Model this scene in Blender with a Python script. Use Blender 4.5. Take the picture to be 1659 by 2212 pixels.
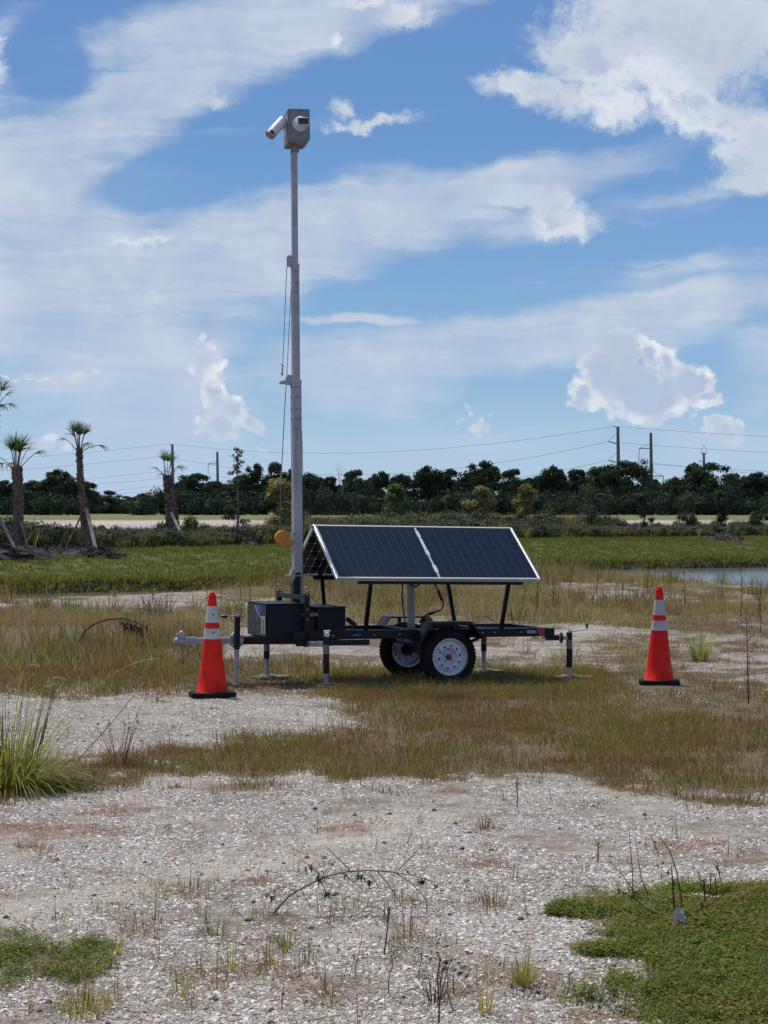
import bpy, math, random
import numpy as np
from mathutils import Vector, Matrix

for _o in list(bpy.data.objects):
    bpy.data.objects.remove(_o)
SC = bpy.context.scene
COL = SC.collection
PI = math.pi

# ------------------------------------------------------------------ camera
F = 4900.0            # focal length in units of a 1659 x 2212 picture (short telephoto)
EYE = 1.64            # eye height, metres
CX, HY = 829.5, 1095.0
cam = bpy.data.cameras.new('camera')
cam.sensor_fit = 'VERTICAL'
cam.sensor_height = 36.0
cam.lens = 36.0 * F / 2212.0
cam.shift_y = -(1106.0 - HY) / 2212.0
cam.clip_start = 0.1
cam.clip_end = 9000
camo = bpy.data.objects.new('camera', cam)
camo.location = (0, 0, EYE)
camo.rotation_euler = (PI / 2, 0, 0)
COL.objects.link(camo)
SC.camera = camo

# ------------------------------------------------------------------ exposure
SC.view_settings.view_transform = 'Standard'
SC.view_settings.look = 'None'
SC.view_settings.exposure = 0.0
SC.view_settings.gamma = 1.0
SC.view_settings.use_curve_mapping = False
SC.render.film_transparent = False
try:
    SC.cycles.max_bounces = 6
    SC.cycles.diffuse_bounces = 3
    SC.cycles.transparent_max_bounces = 8
    SC.cycles.use_denoising = True
    SC.cycles.sample_clamp_indirect = 4.0
except Exception:
    pass

# ------------------------------------------------------------------ sun
SUN_EL, SUN_AZ = math.radians(66), math.radians(-38)      # azimuth from +Y (view direction) towards +X
sun = bpy.data.lights.new('sun', 'SUN')
sun.energy = 4.3
sun.angle = math.radians(5.0)
sun.color = (1.0, 0.94, 0.85)
suno = bpy.data.objects.new('sun', sun)
sd = Vector((math.sin(SUN_AZ) * math.cos(SUN_EL), math.cos(SUN_AZ) * math.cos(SUN_EL), math.sin(SUN_EL)))
suno.rotation_euler = (-sd).to_track_quat('-Z', 'Y').to_euler()
suno.location = sd * 60
COL.objects.link(suno)


# ------------------------------------------------------------------ node helper
class NT:
    def __init__(s, tree):
        s.t = tree
        tree.nodes.clear()

    def n(s, typ, **kw):
        nd = s.t.nodes.new(typ)
        for k, v in kw.items():
            setattr(nd, k, v)
        return nd

    def l(s, a, b):
        s.t.links.new(a, b)

    def _set(s, sock, v):
        if isinstance(v, bpy.types.NodeSocket):
            s.l(v, sock)
        elif v is not None:
            sock.default_value = v

    def m(s, op, a, b=None, c=None, clamp=False):
        nd = s.n('ShaderNodeMath', operation=op)
        nd.use_clamp = clamp
        s._set(nd.inputs[0], a)
        if b is not None:
            s._set(nd.inputs[1], b)
        if c is not None:
            s._set(nd.inputs[2], c)
        return nd.outputs[0]

    def vm(s, op, a, b=None, sc=None):
        nd = s.n('ShaderNodeVectorMath', operation=op)
        s._set(nd.inputs[0], a)
        if b is not None:
            s._set(nd.inputs[1], b)
        if sc is not None:
            s._set(nd.inputs[3], sc)
        return nd.outputs['Value'] if op in ('LENGTH', 'DOT_PRODUCT', 'DISTANCE') else nd.outputs[0]

    def noise(s, vec, scale, detail=4, rough=0.55, dist=0.0, color=False):
        nd = s.n('ShaderNodeTexNoise')
        nd.inputs['Scale'].default_value = scale
        nd.inputs['Detail'].default_value = detail
        nd.inputs['Roughness'].default_value = rough
        nd.inputs['Distortion'].default_value = dist
        if vec is not None:
            s.l(vec, nd.inputs['Vector'])
        return nd.outputs['Color'] if color else nd.outputs['Fac']

    def rng(s, v, a, b, c=0.0, d=1.0, smooth=True):
        nd = s.n('ShaderNodeMapRange')
        nd.interpolation_type = 'SMOOTHSTEP' if smooth else 'LINEAR'
        s._set(nd.inputs['Value'], v)
        for k, x in (('From Min', a), ('From Max', b), ('To Min', c), ('To Max', d)):
            s._set(nd.inputs[k], x)
        return nd.outputs['Result']

    def mix(s, f, a, b, typ='MIX'):
        nd = s.n('ShaderNodeMix', data_type='RGBA', blend_type=typ)
        s._set(nd.inputs[0], f)
        for sock, v in ((nd.inputs[6], a), (nd.inputs[7], b)):
            if isinstance(v, (tuple, list)):
                v = tuple(v) + ((1.0,) if len(v) == 3 else ())
            s._set(sock, v)
        return nd.outputs[2]

    def xyz(s, v):
        nd = s.n('ShaderNodeSeparateXYZ')
        s.l(v, nd.inputs[0])
        return nd.outputs

    def comb(s, x=0.0, y=0.0, z=0.0):
        nd = s.n('ShaderNodeCombineXYZ')
        for i, v in enumerate((x, y, z)):
            s._set(nd.inputs[i], v)
        return nd.outputs[0]

    def ramp(s, f, stops, interp='LINEAR'):
        nd = s.n('ShaderNodeValToRGB')
        cr = nd.color_ramp
        cr.interpolation = interp
        while len(cr.elements) < len(stops):
            cr.elements.new(0.5)
        for e, (p, c) in zip(cr.elements, stops):
            e.position = p
            e.color = tuple(c) + (1.0,)
        s._set(nd.inputs[0], f)
        return nd.outputs[0]


def lin(r, g, b):
    f = lambda c: (c / 255 / 12.92) if c / 255 <= 0.04045 else ((c / 255 + 0.055) / 1.055) ** 2.4
    return (f(r), f(g), f(b))


# ------------------------------------------------------------------ world: blue sky with cirrus veils and cumulus
world = bpy.data.worlds.new('World')
SC.world = world
world.use_nodes = True
W = NT(world.node_tree)
geo = W.n('ShaderNodeTexCoord')
dirv = geo.outputs['Generated']
nx, ny, nz = W.xyz(dirv)[:3]
hor = W.m('SQRT', W.m('ADD', W.m('MULTIPLY', nx, nx), W.m('MULTIPLY', ny, ny)))
tanel = W.m('DIVIDE', nz, W.m('MAXIMUM', hor, 0.05))
az = W.m('ARCTAN2', nx, ny)
# P: heading and elevation of the sky direction (1 unit = 1000 / 4900 rad)
P = W.comb(W.m('MULTIPLY', az, F / 1000.0), W.m('MULTIPLY', tanel, F / 1000.0), 0.0)

sky = W.n('ShaderNodeTexSky')
sky.sky_type = 'NISHITA'
sky.sun_disc = False
sky.sun_elevation = SUN_EL
sky.sun_rotation = SUN_AZ
sky.altitude = 0
sky.air_density = 1.0
sky.dust_density = 0.6
sky.ozone_density = 2.2
elv = W.m('ARCTAN2', nz, hor)
SB = 0.1                                   # background strength


def up(c):
    return tuple(x / SB for x in c)


# blue of a humid sky: deep above, paling to the horizon; the physical sky carries on behind it
ramp_blue = W.ramp(W.m('MULTIPLY', elv, 1 / 1.5708, clamp=True), [
    (0.0, lin(184, 207, 228)), (0.012, lin(170, 200, 228)), (0.035, lin(139, 181, 221)),
    (0.07, lin(116, 162, 213)), (0.105, lin(100, 147, 204)), (0.145, lin(94, 138, 197)),
    (0.4, lin(70, 112, 178)), (1.0, lin(52, 88, 155))])
blue = W.mix(1.0, ramp_blue, (1 / SB,) * 3, 'MULTIPLY')
skyc = W.mix(0.12, blue, sky.outputs[0])

# domain distortions
nz1 = W.noise(P, 3.2, 5, 0.6, color=True)
d1 = W.vm('SCALE', W.vm('SUBTRACT', nz1, (0.5, 0.5, 0.5)), sc=0.12)
nz2 = W.noise(P, 22.0, 6, 0.65, color=True)
d2 = W.vm('SCALE', W.vm('SUBTRACT', nz2, (0.5, 0.5, 0.5)), sc=0.055)
PA = W.vm('ADD', P, d1)                       # soft clouds
PB = W.vm('ADD', W.vm('ADD', P, W.vm('SCALE', W.vm('SUBTRACT', W.noise(P, 7.5, 4, 0.6, color=True), (0.5, 0.5, 0.5)), sc=0.09)), d2)


def blob(vec, x, y, rx, ry, deg=0.0, w=1.0):
    """1 at the middle, 0 at the rim of an ellipse of sky; x, y in picture-like units of heading / elevation"""
    mp = W.n('ShaderNodeMapping', vector_type='TEXTURE')
    mp.inputs['Location'].default_value = ((x - CX) / 1000, (HY - y) / 1000, 0)
    mp.inputs['Rotation'].default_value = (0, 0, math.radians(deg))
    mp.inputs['Scale'].default_value = (rx / 1000, ry / 1000, 1)
    W.l(vec, mp.inputs[0])
    ln = W.vm('LENGTH', mp.outputs[0])
    return W.m('MULTIPLY', W.m('SUBTRACT', 1.0, ln), w)


def union(fs):
    r = fs[0]
    for f in fs[1:]:
        nd = W.n('ShaderNodeMath', operation='SMOOTH_MAX')
        W.l(r, nd.inputs[0]); W.l(f, nd.inputs[1])
        nd.inputs[2].default_value = 0.12
        r = nd.outputs[0]
    return r


# soft layer, bright parts
A = [blob(PA, *a) for a in [
    (30, 480, 440, 320, 10, 1.3), (330, 190, 560, 115, 27, 1.2), (620, 30, 600, 95, 10, 1.3), (160, 650, 440, 300, 0, 1.3),
    (330, 880, 270, 320, 0), (700, 500, 540, 120, 12, 1.35), (1080, 400, 420, 66, 11, 1.3), (480, 560, 330, 150, 12, 1.2),
    (1080, 745, 640, 85, 8, 1.35), (1450, 665, 440, 60, 8, 1.3), (760, 810, 280, 100, -4, 1.2), (790, 690, 190, 16, 0, .9), (840, 860, 110, 70, -30, .8),
    (1240, 470, 480, 40, 9, .35), (1500, 590, 330, 40, 4, .35), (1640, 800, 90, 120, 0, .6), (700, 265, 260, 22, 6, .5),
    (850, 20, 170, 60, 0), (1000, 960, 420, 60, 0, .55), (1560, 960, 260, 70, 0, .6), (90, 985, 130, 22, 0, .8), (20, 60, 130, 40, 40, .4),
]]
fA = union(A)
# streaks drawn out along the wind
st = W.n('ShaderNodeMapping', vector_type='POINT')
st.inputs['Rotation'].default_value = (0, 0, math.radians(-11))
st.inputs['Scale'].default_value = (0.9, 6.5, 1)
W.l(PA, st.inputs[0])
streak = W.noise(st.outputs[0], 2.2, 6, 0.6)
puff = W.noise(P, 5.0, 6, 0.55, 0.3)
fib_m = W.n('ShaderNodeMapping', vector_type='POINT'); fib_m.inputs['Rotation'].default_value = (0, 0, math.radians(-14)); fib_m.inputs['Scale'].default_value = (2.0, 26.0, 1); W.l(PA, fib_m.inputs[0])
fiber = W.noise(fib_m.outputs[0], 1.6, 5, 0.6)
dA = W.m('ADD', fA, W.m('ADD', W.m('MULTIPLY', W.m('SUBTRACT', streak, 0.5), 0.85), W.m('ADD', W.m('MULTIPLY', W.m('SUBTRACT', puff, 0.5), 0.45), W.m('MULTIPLY', W.m('SUBTRACT', fiber, 0.5), 0.28))))
alA = W.rng(dA, -0.10, 0.62, 0.0, 0.90)
# clear holes
hole = union([blob(PA, 105, 130, 105, 100, -30, 1.5), blob(PA, 430, 365, 270, 75, 16, 1.8), blob(PA, 690, 270, 300, 70, 24, 1.5), blob(PA, 950, 160, 160, 90, 10, 1.2)])
alA = W.m('MULTIPLY', alA, W.rng(hole, -0.1, 0.42, 1.0, 0.12))
# the rest of the sky, outside the frame: the same weather
gen = W.noise(W.comb(W.m('MULTIPLY', nx, 1.0), W.m('MULTIPLY', ny, 1.0), W.m('MULTIPLY', nz, 2.4)), 1.9, 6, 0.55, 0.4)
outside = W.m('MAXIMUM', W.rng(W.m('ABSOLUTE', az), 0.19, 0.30), W.rng(tanel, 0.25, 0.34))
alG = W.m('MULTIPLY', W.rng(gen, 0.42, 0.64, 0.0, 0.8), outside)
alA = W.m('MAXIMUM', alA, alG)
veil = W.mix(W.rng(W.m('ADD', W.m('MULTIPLY', puff, .5), W.m('ADD', W.m('MULTIPLY', streak, .3), W.m('MULTIPLY', fiber, .2))), 0.36, 0.64), up(lin(170, 188, 216)), up(lin(206, 215, 228)))
low = W.rng(tanel, 0.0, 0.1)
veil = W.mix(low, up(lin(180, 203, 228)), veil)
c1 = W.mix(alA, skyc, veil)

# cumulus
B = [blob(PB, *a) for a in [
    (1470, 85, 330, 160, 0, 1.5), (1290, 130, 160, 90, -20, 1.2), (1160, 190, 150, 42, -6, 1.0), (1290, 225, 140, 60, -15, 1.0),
    (1520, 250, 190, 75, -20, 1.2), (1640, 320, 110, 110, -30, 1.1), (1625, 395, 90, 36, 0, 1.0), (1310, 265, 50, 24, 0, .7),
    (1218, 478, 92, 52, -8, 1.25), (1212, 445, 44, 36, 0, 1.1), (475, 226, 44, 22, -8, .8), (868, 30, 62, 45, 10, .9), (775, 5, 60, 25, 0, .9),
    (715, 95, 16, 14, 0, .5), (795, 266, 115, 14, 6, .8), (738, 235, 34, 26, 20, .7), (0, 130, 26, 90, 0, .8),
    (1330, 752, 62, 58, 0, 1.2), (1392, 752, 36, 36, 0, .9), (1300, 812, 60, 84, 0, 1.1), (1430, 785, 44, 42, 0, .9), (1488, 822, 66, 44, -20, 1.1),
    (1525, 855, 50, 26, -10, .9), (1262, 858, 52, 44, 30, .9), (1380, 840, 130, 90, 0, 1.3), (1330, 890, 90, 26, -15, .6), (1560, 935, 52, 34, 0, .7), (1240, 868, 24, 14, 0, .6),
    (446, 772, 46, 40, 0, .8), (470, 850, 36, 90, 14, .8), (510, 890, 48, 40, -30, .9), (475, 925, 44, 40, 0, .8), (548, 925, 34, 20, -25, .7), (566, 975, 20, 10, -20, .7),
    (92, 955, 70, 18, -4, .7), (65, 825, 55, 6, -2, .7), (165, 812, 80, 16, 6, .5), (235, 640, 28, 8, 3, .6), (312, 648, 46, 4.5, 4, .7),
    (270, 520, 90, 12, 5, .4), (1032, 918, 44, 26, 0, .16)]]
fB = union(B)
fluff = W.noise(PB, 11.0, 8, 0.66)
def billow(sc):
    vo = W.n('ShaderNodeTexVoronoi'); vo.feature = 'SMOOTH_F1'; vo.inputs['Scale'].default_value = sc; vo.inputs['Smoothness'].default_value = .35
    W.l(PV, vo.inputs['Vector'])
    return W.m('SUBTRACT', 0.5, vo.outputs['Distance'])
PV = W.vm('ADD', P, W.vm('SCALE', W.vm('SUBTRACT', W.noise(P, 26.0, 4, 0.6, color=True), (0.5, 0.5, 0.5)), sc=0.02))
bil = W.m('ADD', W.m('MULTIPLY', billow(24.0), 0.50), W.m('MULTIPLY', billow(60.0), 0.22))
high = W.rng(tanel, 0.08, 0.11)
wisp = W.noise(P, 34.0, 6, 0.7)
dHi = W.m('ADD', W.m('MULTIPLY', W.m('SUBTRACT', fluff, 0.5), 1.25), W.m('MULTIPLY', W.m('SUBTRACT', wisp, 0.5), 0.7))
dLo = W.m('ADD', bil, W.m('MULTIPLY', W.m('SUBTRACT', fluff, 0.5), 0.35))
lerp = lambda f, a, b: W.m('ADD', a, W.m('MULTIPLY', f, W.m('SUBTRACT', b, a)))
dB = W.m('ADD', fB, lerp(high, dLo, dHi))
alB = W.rng(dB, lerp(high, 0.0, -0.12), lerp(high, 0.27, 0.74), 0.0, 0.96)
inner = W.rng(dB, 0.35, 0.95)
lump = W.noise(PB, 9.0, 5, 0.55)
inner = W.m('MULTIPLY', inner, W.rng(lump, 0.34, 0.62, 1.0, 0.25))
core = W.m('MULTIPLY', W.rng(W.m('ADD', fB, W.m('MULTIPLY', W.m('SUBTRACT', lump, 0.5), 0.8)), 0.36, 0.72), W.m('SUBTRACT', 1.0, high))
inner = W.m('MAXIMUM', inner, core)
cum = W.mix(inner, up(lin(236, 239, 243)), up(lin(180, 195, 217)))
fine = W.rng(bil, -0.12, 0.16)
cum = W.mix(W.m('MULTIPLY', W.m('SUBTRACT', 1.0, fine), W.m('MULTIPLY', W.m('SUBTRACT', 1.0, high), 0.75)), cum, up(lin(184, 200, 222)))
cum = W.mix(W.m('MULTIPLY', W.rng(W.noise(PB, 4.5, 4, 0.5), 0.45, 0.62), 0.7), cum, up(lin(186, 198, 215)))
cum = W.mix(W.rng(tanel, 0.012, 0.045, 0.75, 0.0), cum, up(lin(184, 205, 229)))
genB = W.noise(dirv, 4.2, 7, 0.6, 0.3)
alB = W.m('MAXIMUM', alB, W.m('MULTIPLY', W.rng(genB, 0.56, 0.66, 0.0, 0.9), outside))
alB = W.m('MULTIPLY', alB, W.m('SUBTRACT', 1.0, W.m('MULTIPLY', core, 0.15)))
alB = W.m('MULTIPLY', alB, W.rng(tanel, 0.008, 0.05, 0.55, 1.0))
c2 = W.mix(alB, c1, cum)
# nothing bright under the horizon
c3 = W.mix(W.rng(nz, -0.02, 0.0), up(lin(120, 125, 120)), c2)
bg = W.n('ShaderNodeBackground')
W.l(c3, bg.inputs[0])
bg.inputs[1].default_value = SB
wo = W.n('ShaderNodeOutputWorld')
W.l(bg.outputs[0], wo.inputs[0])
world.cycles.sampling_method = 'MANUAL'
world.cycles.sample_map_resolution = 512


# ================================================================== helpers: meshes, things, materials
def hsh(xi, yi, seed):
    h = (xi.astype(np.int64) * 374761393 + yi.astype(np.int64) * 668265263 + seed * 974634777) & 0xFFFFFFFF
    h = ((h ^ (h >> 13)) * 1274126177) & 0xFFFFFFFF
    h = (h ^ (h >> 16)) & 0xFFFFFF
    return h / float(0xFFFFFF)


def vnoise(x, y, seed=0):
    x = np.asarray(x, float); y = np.asarray(y, float)
    xi, yi = np.floor(x), np.floor(y)
    fx, fy = x - xi, y - yi
    fx = fx * fx * (3 - 2 * fx); fy = fy * fy * (3 - 2 * fy)
    a = hsh(xi, yi, seed); b = hsh(xi + 1, yi, seed); c = hsh(xi, yi + 1, seed); d = hsh(xi + 1, yi + 1, seed)
    return (a * (1 - fx) + b * fx) * (1 - fy) + (c * (1 - fx) + d * fx) * fy


def fbm(x, y, seed=0, oct=4):
    s = 0; a = 0.5; t = 0
    for i in range(oct):
        s = s + a * vnoise(x * 2 ** i, y * 2 ** i, seed + i * 17); t += a; a *= 0.5
    return s / t


def sstep(v, a, b):
    t = np.clip((v - a) / (b - a), 0, 1)
    return t * t * (3 - 2 * t)


def tag(o, label=None, cat=None, group=None, kind=None):
    if label: o['label'] = label
    if cat: o['category'] = cat
    if group: o['group'] = group
    if kind: o['kind'] = kind
    return o


def thing(name, label, cat, loc=(0, 0, 0), rz=0.0, group=None):
    o = bpy.data.objects.new(name, None)
    o.empty_display_size = 0.1
    o.location = loc; o.rotation_euler = (0, 0, rz)
    COL.objects.link(o)
    return tag(o, label, cat, group)


class MB:
    """collects shapes into one mesh"""
    def __init__(s):
        s.v = []; s.f = []; s.mi = []; s.m = 0; s.a = []

    def add(s, vs, fs, tone=0.5):
        n = len(s.v)
        s.v += [tuple(v) for v in vs]
        s.f += [tuple(i + n for i in f) for f in fs]
        s.mi += [s.m] * len(fs)
        s.a += [tone] * len(vs)
        return s

    def frame(s, c, ex, ey, ez, hx, hy, hz):
        c, ex, ey, ez = Vector(c), Vector(ex), Vector(ey), Vector(ez)
        vs = [c + ex * a * hx + ey * b * hy + ez * d * hz for d in (-1, 1) for b in (-1, 1) for a in (-1, 1)]
        return s.add(vs, [(0, 2, 3, 1), (4, 5, 7, 6), (0, 1, 5, 4), (2, 6, 7, 3), (0, 4, 6, 2), (1, 3, 7, 5)])

    def box(s, c, size):
        return s.frame(c, (1, 0, 0), (0, 1, 0), (0, 0, 1), size[0] / 2, size[1] / 2, size[2] / 2)

    def box2(s, a, b):
        a, b = Vector(a), Vector(b)
        return s.box((a + b) / 2, [abs(x) for x in (b - a)])

    def beam(s, p0, p1, w, h, up=(0, 0, 1)):
        p0, p1 = Vector(p0), Vector(p1)
        d = (p1 - p0); L = d.length; d = d / L
        u = Vector(up)
        if abs(d.dot(u)) > 0.98: u = Vector((0, 1, 0))
        sx = d.cross(u).normalized(); uz = sx.cross(d)
        return s.frame((p0 + p1) / 2, d, sx, uz, L / 2, w / 2, h / 2)

    def tube(s, pts, r, n=8, caps=True, tone=0.5):
        pts = [Vector(p) for p in pts]
        if not hasattr(r, '__len__'): r = [r] * len(pts)
        vs = []; fs = []
        prev = None
        for i, p in enumerate(pts):
            d = (pts[min(i + 1, len(pts) - 1)] - pts[max(i - 1, 0)])
            d = d.normalized() if d.length > 1e-9 else Vector((0, 0, 1))
            if prev is None:
                a = d.orthogonal().normalized()
            else:
                a = (prev - d * prev.dot(d))
                a = a.normalized() if a.length > 1e-6 else d.orthogonal().normalized()
            prev = a; b = d.cross(a)
            for k in range(n):
                t = 2 * PI * k / n
                vs.append(p + (a * math.cos(t) + b * math.sin(t)) * r[i])
        for i in range(len(pts) - 1):
            for k in range(n):
                k2 = (k + 1) % n
                fs.append((i * n + k, i * n + k2, (i + 1) * n + k2, (i + 1) * n + k))
        if caps:
            fs.append(tuple(range(n - 1, -1, -1))); fs.append(tuple(range((len(pts) - 1) * n, len(pts) * n)))
        return s.add(vs, fs, tone)

    def lathe(s, prof, c=(0, 0, 0), axis=(0, 0, 1), n=32, close=False):
        """prof: list of (radius, height along the axis)"""
        c, ax = Vector(c), Vector(axis).normalized()
        a = ax.orthogonal().normalized(); b = ax.cross(a)
        vs = []; fs = []
        for r, h in prof:
            for k in range(n):
                t = 2 * PI * k / n
                vs.append(c + ax * h + (a * math.cos(t) + b * math.sin(t)) * max(r, 1e-4))
        m = len(prof)
        for i in range(m if close else m - 1):
            j = (i + 1) % m
            for k in range(n):
                k2 = (k + 1) % n
                fs.append((i * n + k, i * n + k2, j * n + k2, j * n + k))
        return s.add(vs, fs)

    def prism(s, poly, c, ex, ey, t):
        """a flat outline (2D points) with thickness t along ex x ey, centred"""
        c, ex, ey = Vector(c), Vector(ex).normalized(), Vector(ey).normalized()
        n = ex.cross(ey).normalized()
        k = len(poly)
        vs = [c + ex * x + ey * y - n * t / 2 for x, y in poly] + [c + ex * x + ey * y + n * t / 2 for x, y in poly]
        fs = [tuple(range(k - 1, -1, -1)), tuple(range(k, 2 * k))] + [(i, (i + 1) % k, (i + 1) % k + k, i + k) for i in range(k)]
        return s.add(vs, fs)

    def blade(s, base, d, length, width, droop, n=3, tone=0.5, side=None, tipw=0.1, fold=0):
        """a curved leaf strip starting at base along d"""
        base = Vector(base); d = Vector(d).normalized()
        sd_ = side or Vector((-d.y, d.x, 0))
        sd_ = sd_.normalized() if sd_.length > 1e-6 else Vector((1, 0, 0))
        vs = []; fs = []
        p = base.copy(); dd = d.copy()
        for i in range(n + 1):
            t = i / n
            w = width * (1 - (1 - tipw) * t ** 1.3) / 2
            if i == n:
                vs.append(p)
            else:
                vs += [p - sd_ * w, p + sd_ * w]
            dd = (dd + Vector((0, 0, -droop / n))).normalized()
            p = p + dd * length / n
        for i in range(n - 1):
            fs.append((2 * i, 2 * i + 1, 2 * i + 3, 2 * i + 2))
        fs.append((2 * n - 2, 2 * n - 1, 2 * n))
        return s.add(vs, fs, tone)

    def mesh(s, name, mats, smooth=False):
        me = bpy.data.meshes.new(name)
        me.from_pydata(s.v, [], s.f)
        for m in (mats if isinstance(mats, (list, tuple)) else [mats]):
            me.materials.append(m)
        if any(s.mi):
            me.polygons.foreach_set('material_index', s.mi)
        at = me.attributes.new('tone', 'FLOAT', 'POINT')
        at.data.foreach_set('value', s.a)
        if smooth:
            me.polygons.foreach_set('use_smooth', [True] * len(me.polygons))
        me.update()
        return me

    def obj(s, name, mats, parent=None, smooth=False, bevel=0.0, label=None, sharp=True):
        me = s.mesh(name, mats, smooth)
        o = bpy.data.objects.new(name, me)
        COL.objects.link(o)
        if parent is not None: o.parent = parent
        if bevel:
            b = o.modifiers.new('bevel', 'BEVEL'); b.width = bevel; b.segments = 2; b.limit_method = 'ANGLE'
            b.angle_limit = math.radians(40)
        if smooth and sharp:
            try:
                me.set_sharp_from_angle(angle=math.radians(35))
            except Exception:
                pass
        if label: o['label'] = label
        return o


def inst(name, me, parent=None, loc=(0, 0, 0), rot=(0, 0, 0), sc=(1, 1, 1)):
    o = bpy.data.objects.new(name, me)
    COL.objects.link(o)
    if parent is not None: o.parent = parent
    o.location = loc; o.rotation_euler = rot; o.scale = sc if hasattr(sc, '__len__') else (sc,) * 3
    return o


def newmat(name):
    m = bpy.data.materials.new(name)
    m.use_nodes = True
    return m, NT(m.node_tree)


def finish(N, bsdf):
    out = N.n('ShaderNodeOutputMaterial')
    N.l(bsdf, out.inputs[0])
    return out


def pri(N, color=None, rough=0.6, metal=0.0, normal=None, spec=0.5, coat=0.0, coatr=0.05, trans=None):
    b = N.n('ShaderNodeBsdfPrincipled')
    if color is not None:
        if isinstance(color, tuple): color = tuple(color) + (1.0,)
        N._set(b.inputs['Base Color'], color)
    N._set(b.inputs['Roughness'], rough)
    N._set(b.inputs['Metallic'], metal)
    b.inputs['Specular IOR Level'].default_value = spec
    b.inputs['Coat Weight'].default_value = coat
    b.inputs['Coat Roughness'].default_value = coatr
    if normal is not None: N.l(normal, b.inputs['Normal'])
    return b


def bump(N, h, strength=0.3, dist=0.01):
    b = N.n('ShaderNodeBump')
    b.inputs['Strength'].default_value = strength
    b.inputs['Distance'].default_value = dist
    N.l(h, b.inputs['Height'])
    return b.outputs[0]


def surf(name, c1, c2=None, rough=0.5, metal=0.0, scale=8.0, grime=None, gscale=14.0, gamt=0.5, bumps=0.15, bscale=60.0, spec=0.5, coat=0.0, zgrime=None):
    """painted / metal / plastic surface with uneven colour, blotches of dirt and fine relief"""
    m, N = newmat(name)
    tc = N.n('ShaderNodeTexCoord').outputs['Object']
    n1 = N.noise(tc, scale, 5, 0.6)
    c2 = c2 or tuple(x * 0.8 for x in c1)
    col = N.mix(N.rng(n1, 0.3, 0.7), c1, c2)
    r = N.rng(n1, 0.2, 0.8, rough * 0.85, min(1, rough * 1.25))
    if grime:
        g = N.noise(tc, gscale, 6, 0.65)
        col = N.mix(N.m('MULTIPLY', N.rng(g, 0.52, 0.72), gamt), col, grime)
    nb = N.noise(tc, bscale, 4, 0.6)
    b = pri(N, col, r, metal, bump(N, nb, bumps, 0.003), spec, coat)
    finish(N, b.outputs[0])
    return m


def leafmat(name, cols, dry=None, trans=0.3, rough=0.55, pscale=0.35, drycut=(0.5, 0.7), dark=None):
    """foliage: colour drifts from plant to plant (random), over the ground (world position) and from blade to blade (tone)"""
    m, N = newmat(name)
    oi = N.n('ShaderNodeObjectInfo')
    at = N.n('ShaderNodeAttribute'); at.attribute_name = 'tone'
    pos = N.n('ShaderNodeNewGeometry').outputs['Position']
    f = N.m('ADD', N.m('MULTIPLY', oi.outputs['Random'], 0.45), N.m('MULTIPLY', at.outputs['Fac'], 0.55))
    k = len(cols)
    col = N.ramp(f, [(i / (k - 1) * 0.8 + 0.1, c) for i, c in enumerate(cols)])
    if dry:
        pn = N.noise(pos, pscale, 4, 0.6)
        w = N.rng(N.m('ADD', pn, N.m('MULTIPLY', N.m('SUBTRACT', f, 0.5), 0.25)), *drycut)
        col = N.mix(w, col, dry)
    b = pri(N, col, rough, 0.0, None, 0.12)
    if trans:
        t = N.n('ShaderNodeBsdfTranslucent')
        N.l(N.mix(1.0, col, (1.25, 1.2, 0.7), 'MULTIPLY'), t.inputs[0])
        ms = N.n('ShaderNodeMixShader'); ms.inputs[0].default_value = trans
        N.l(b.outputs[0], ms.inputs[1]); N.l(t.outputs[0], ms.inputs[2])
        finish(N, ms.outputs[0])
    else:
        finish(N, b.outputs[0])
    return m


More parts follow.
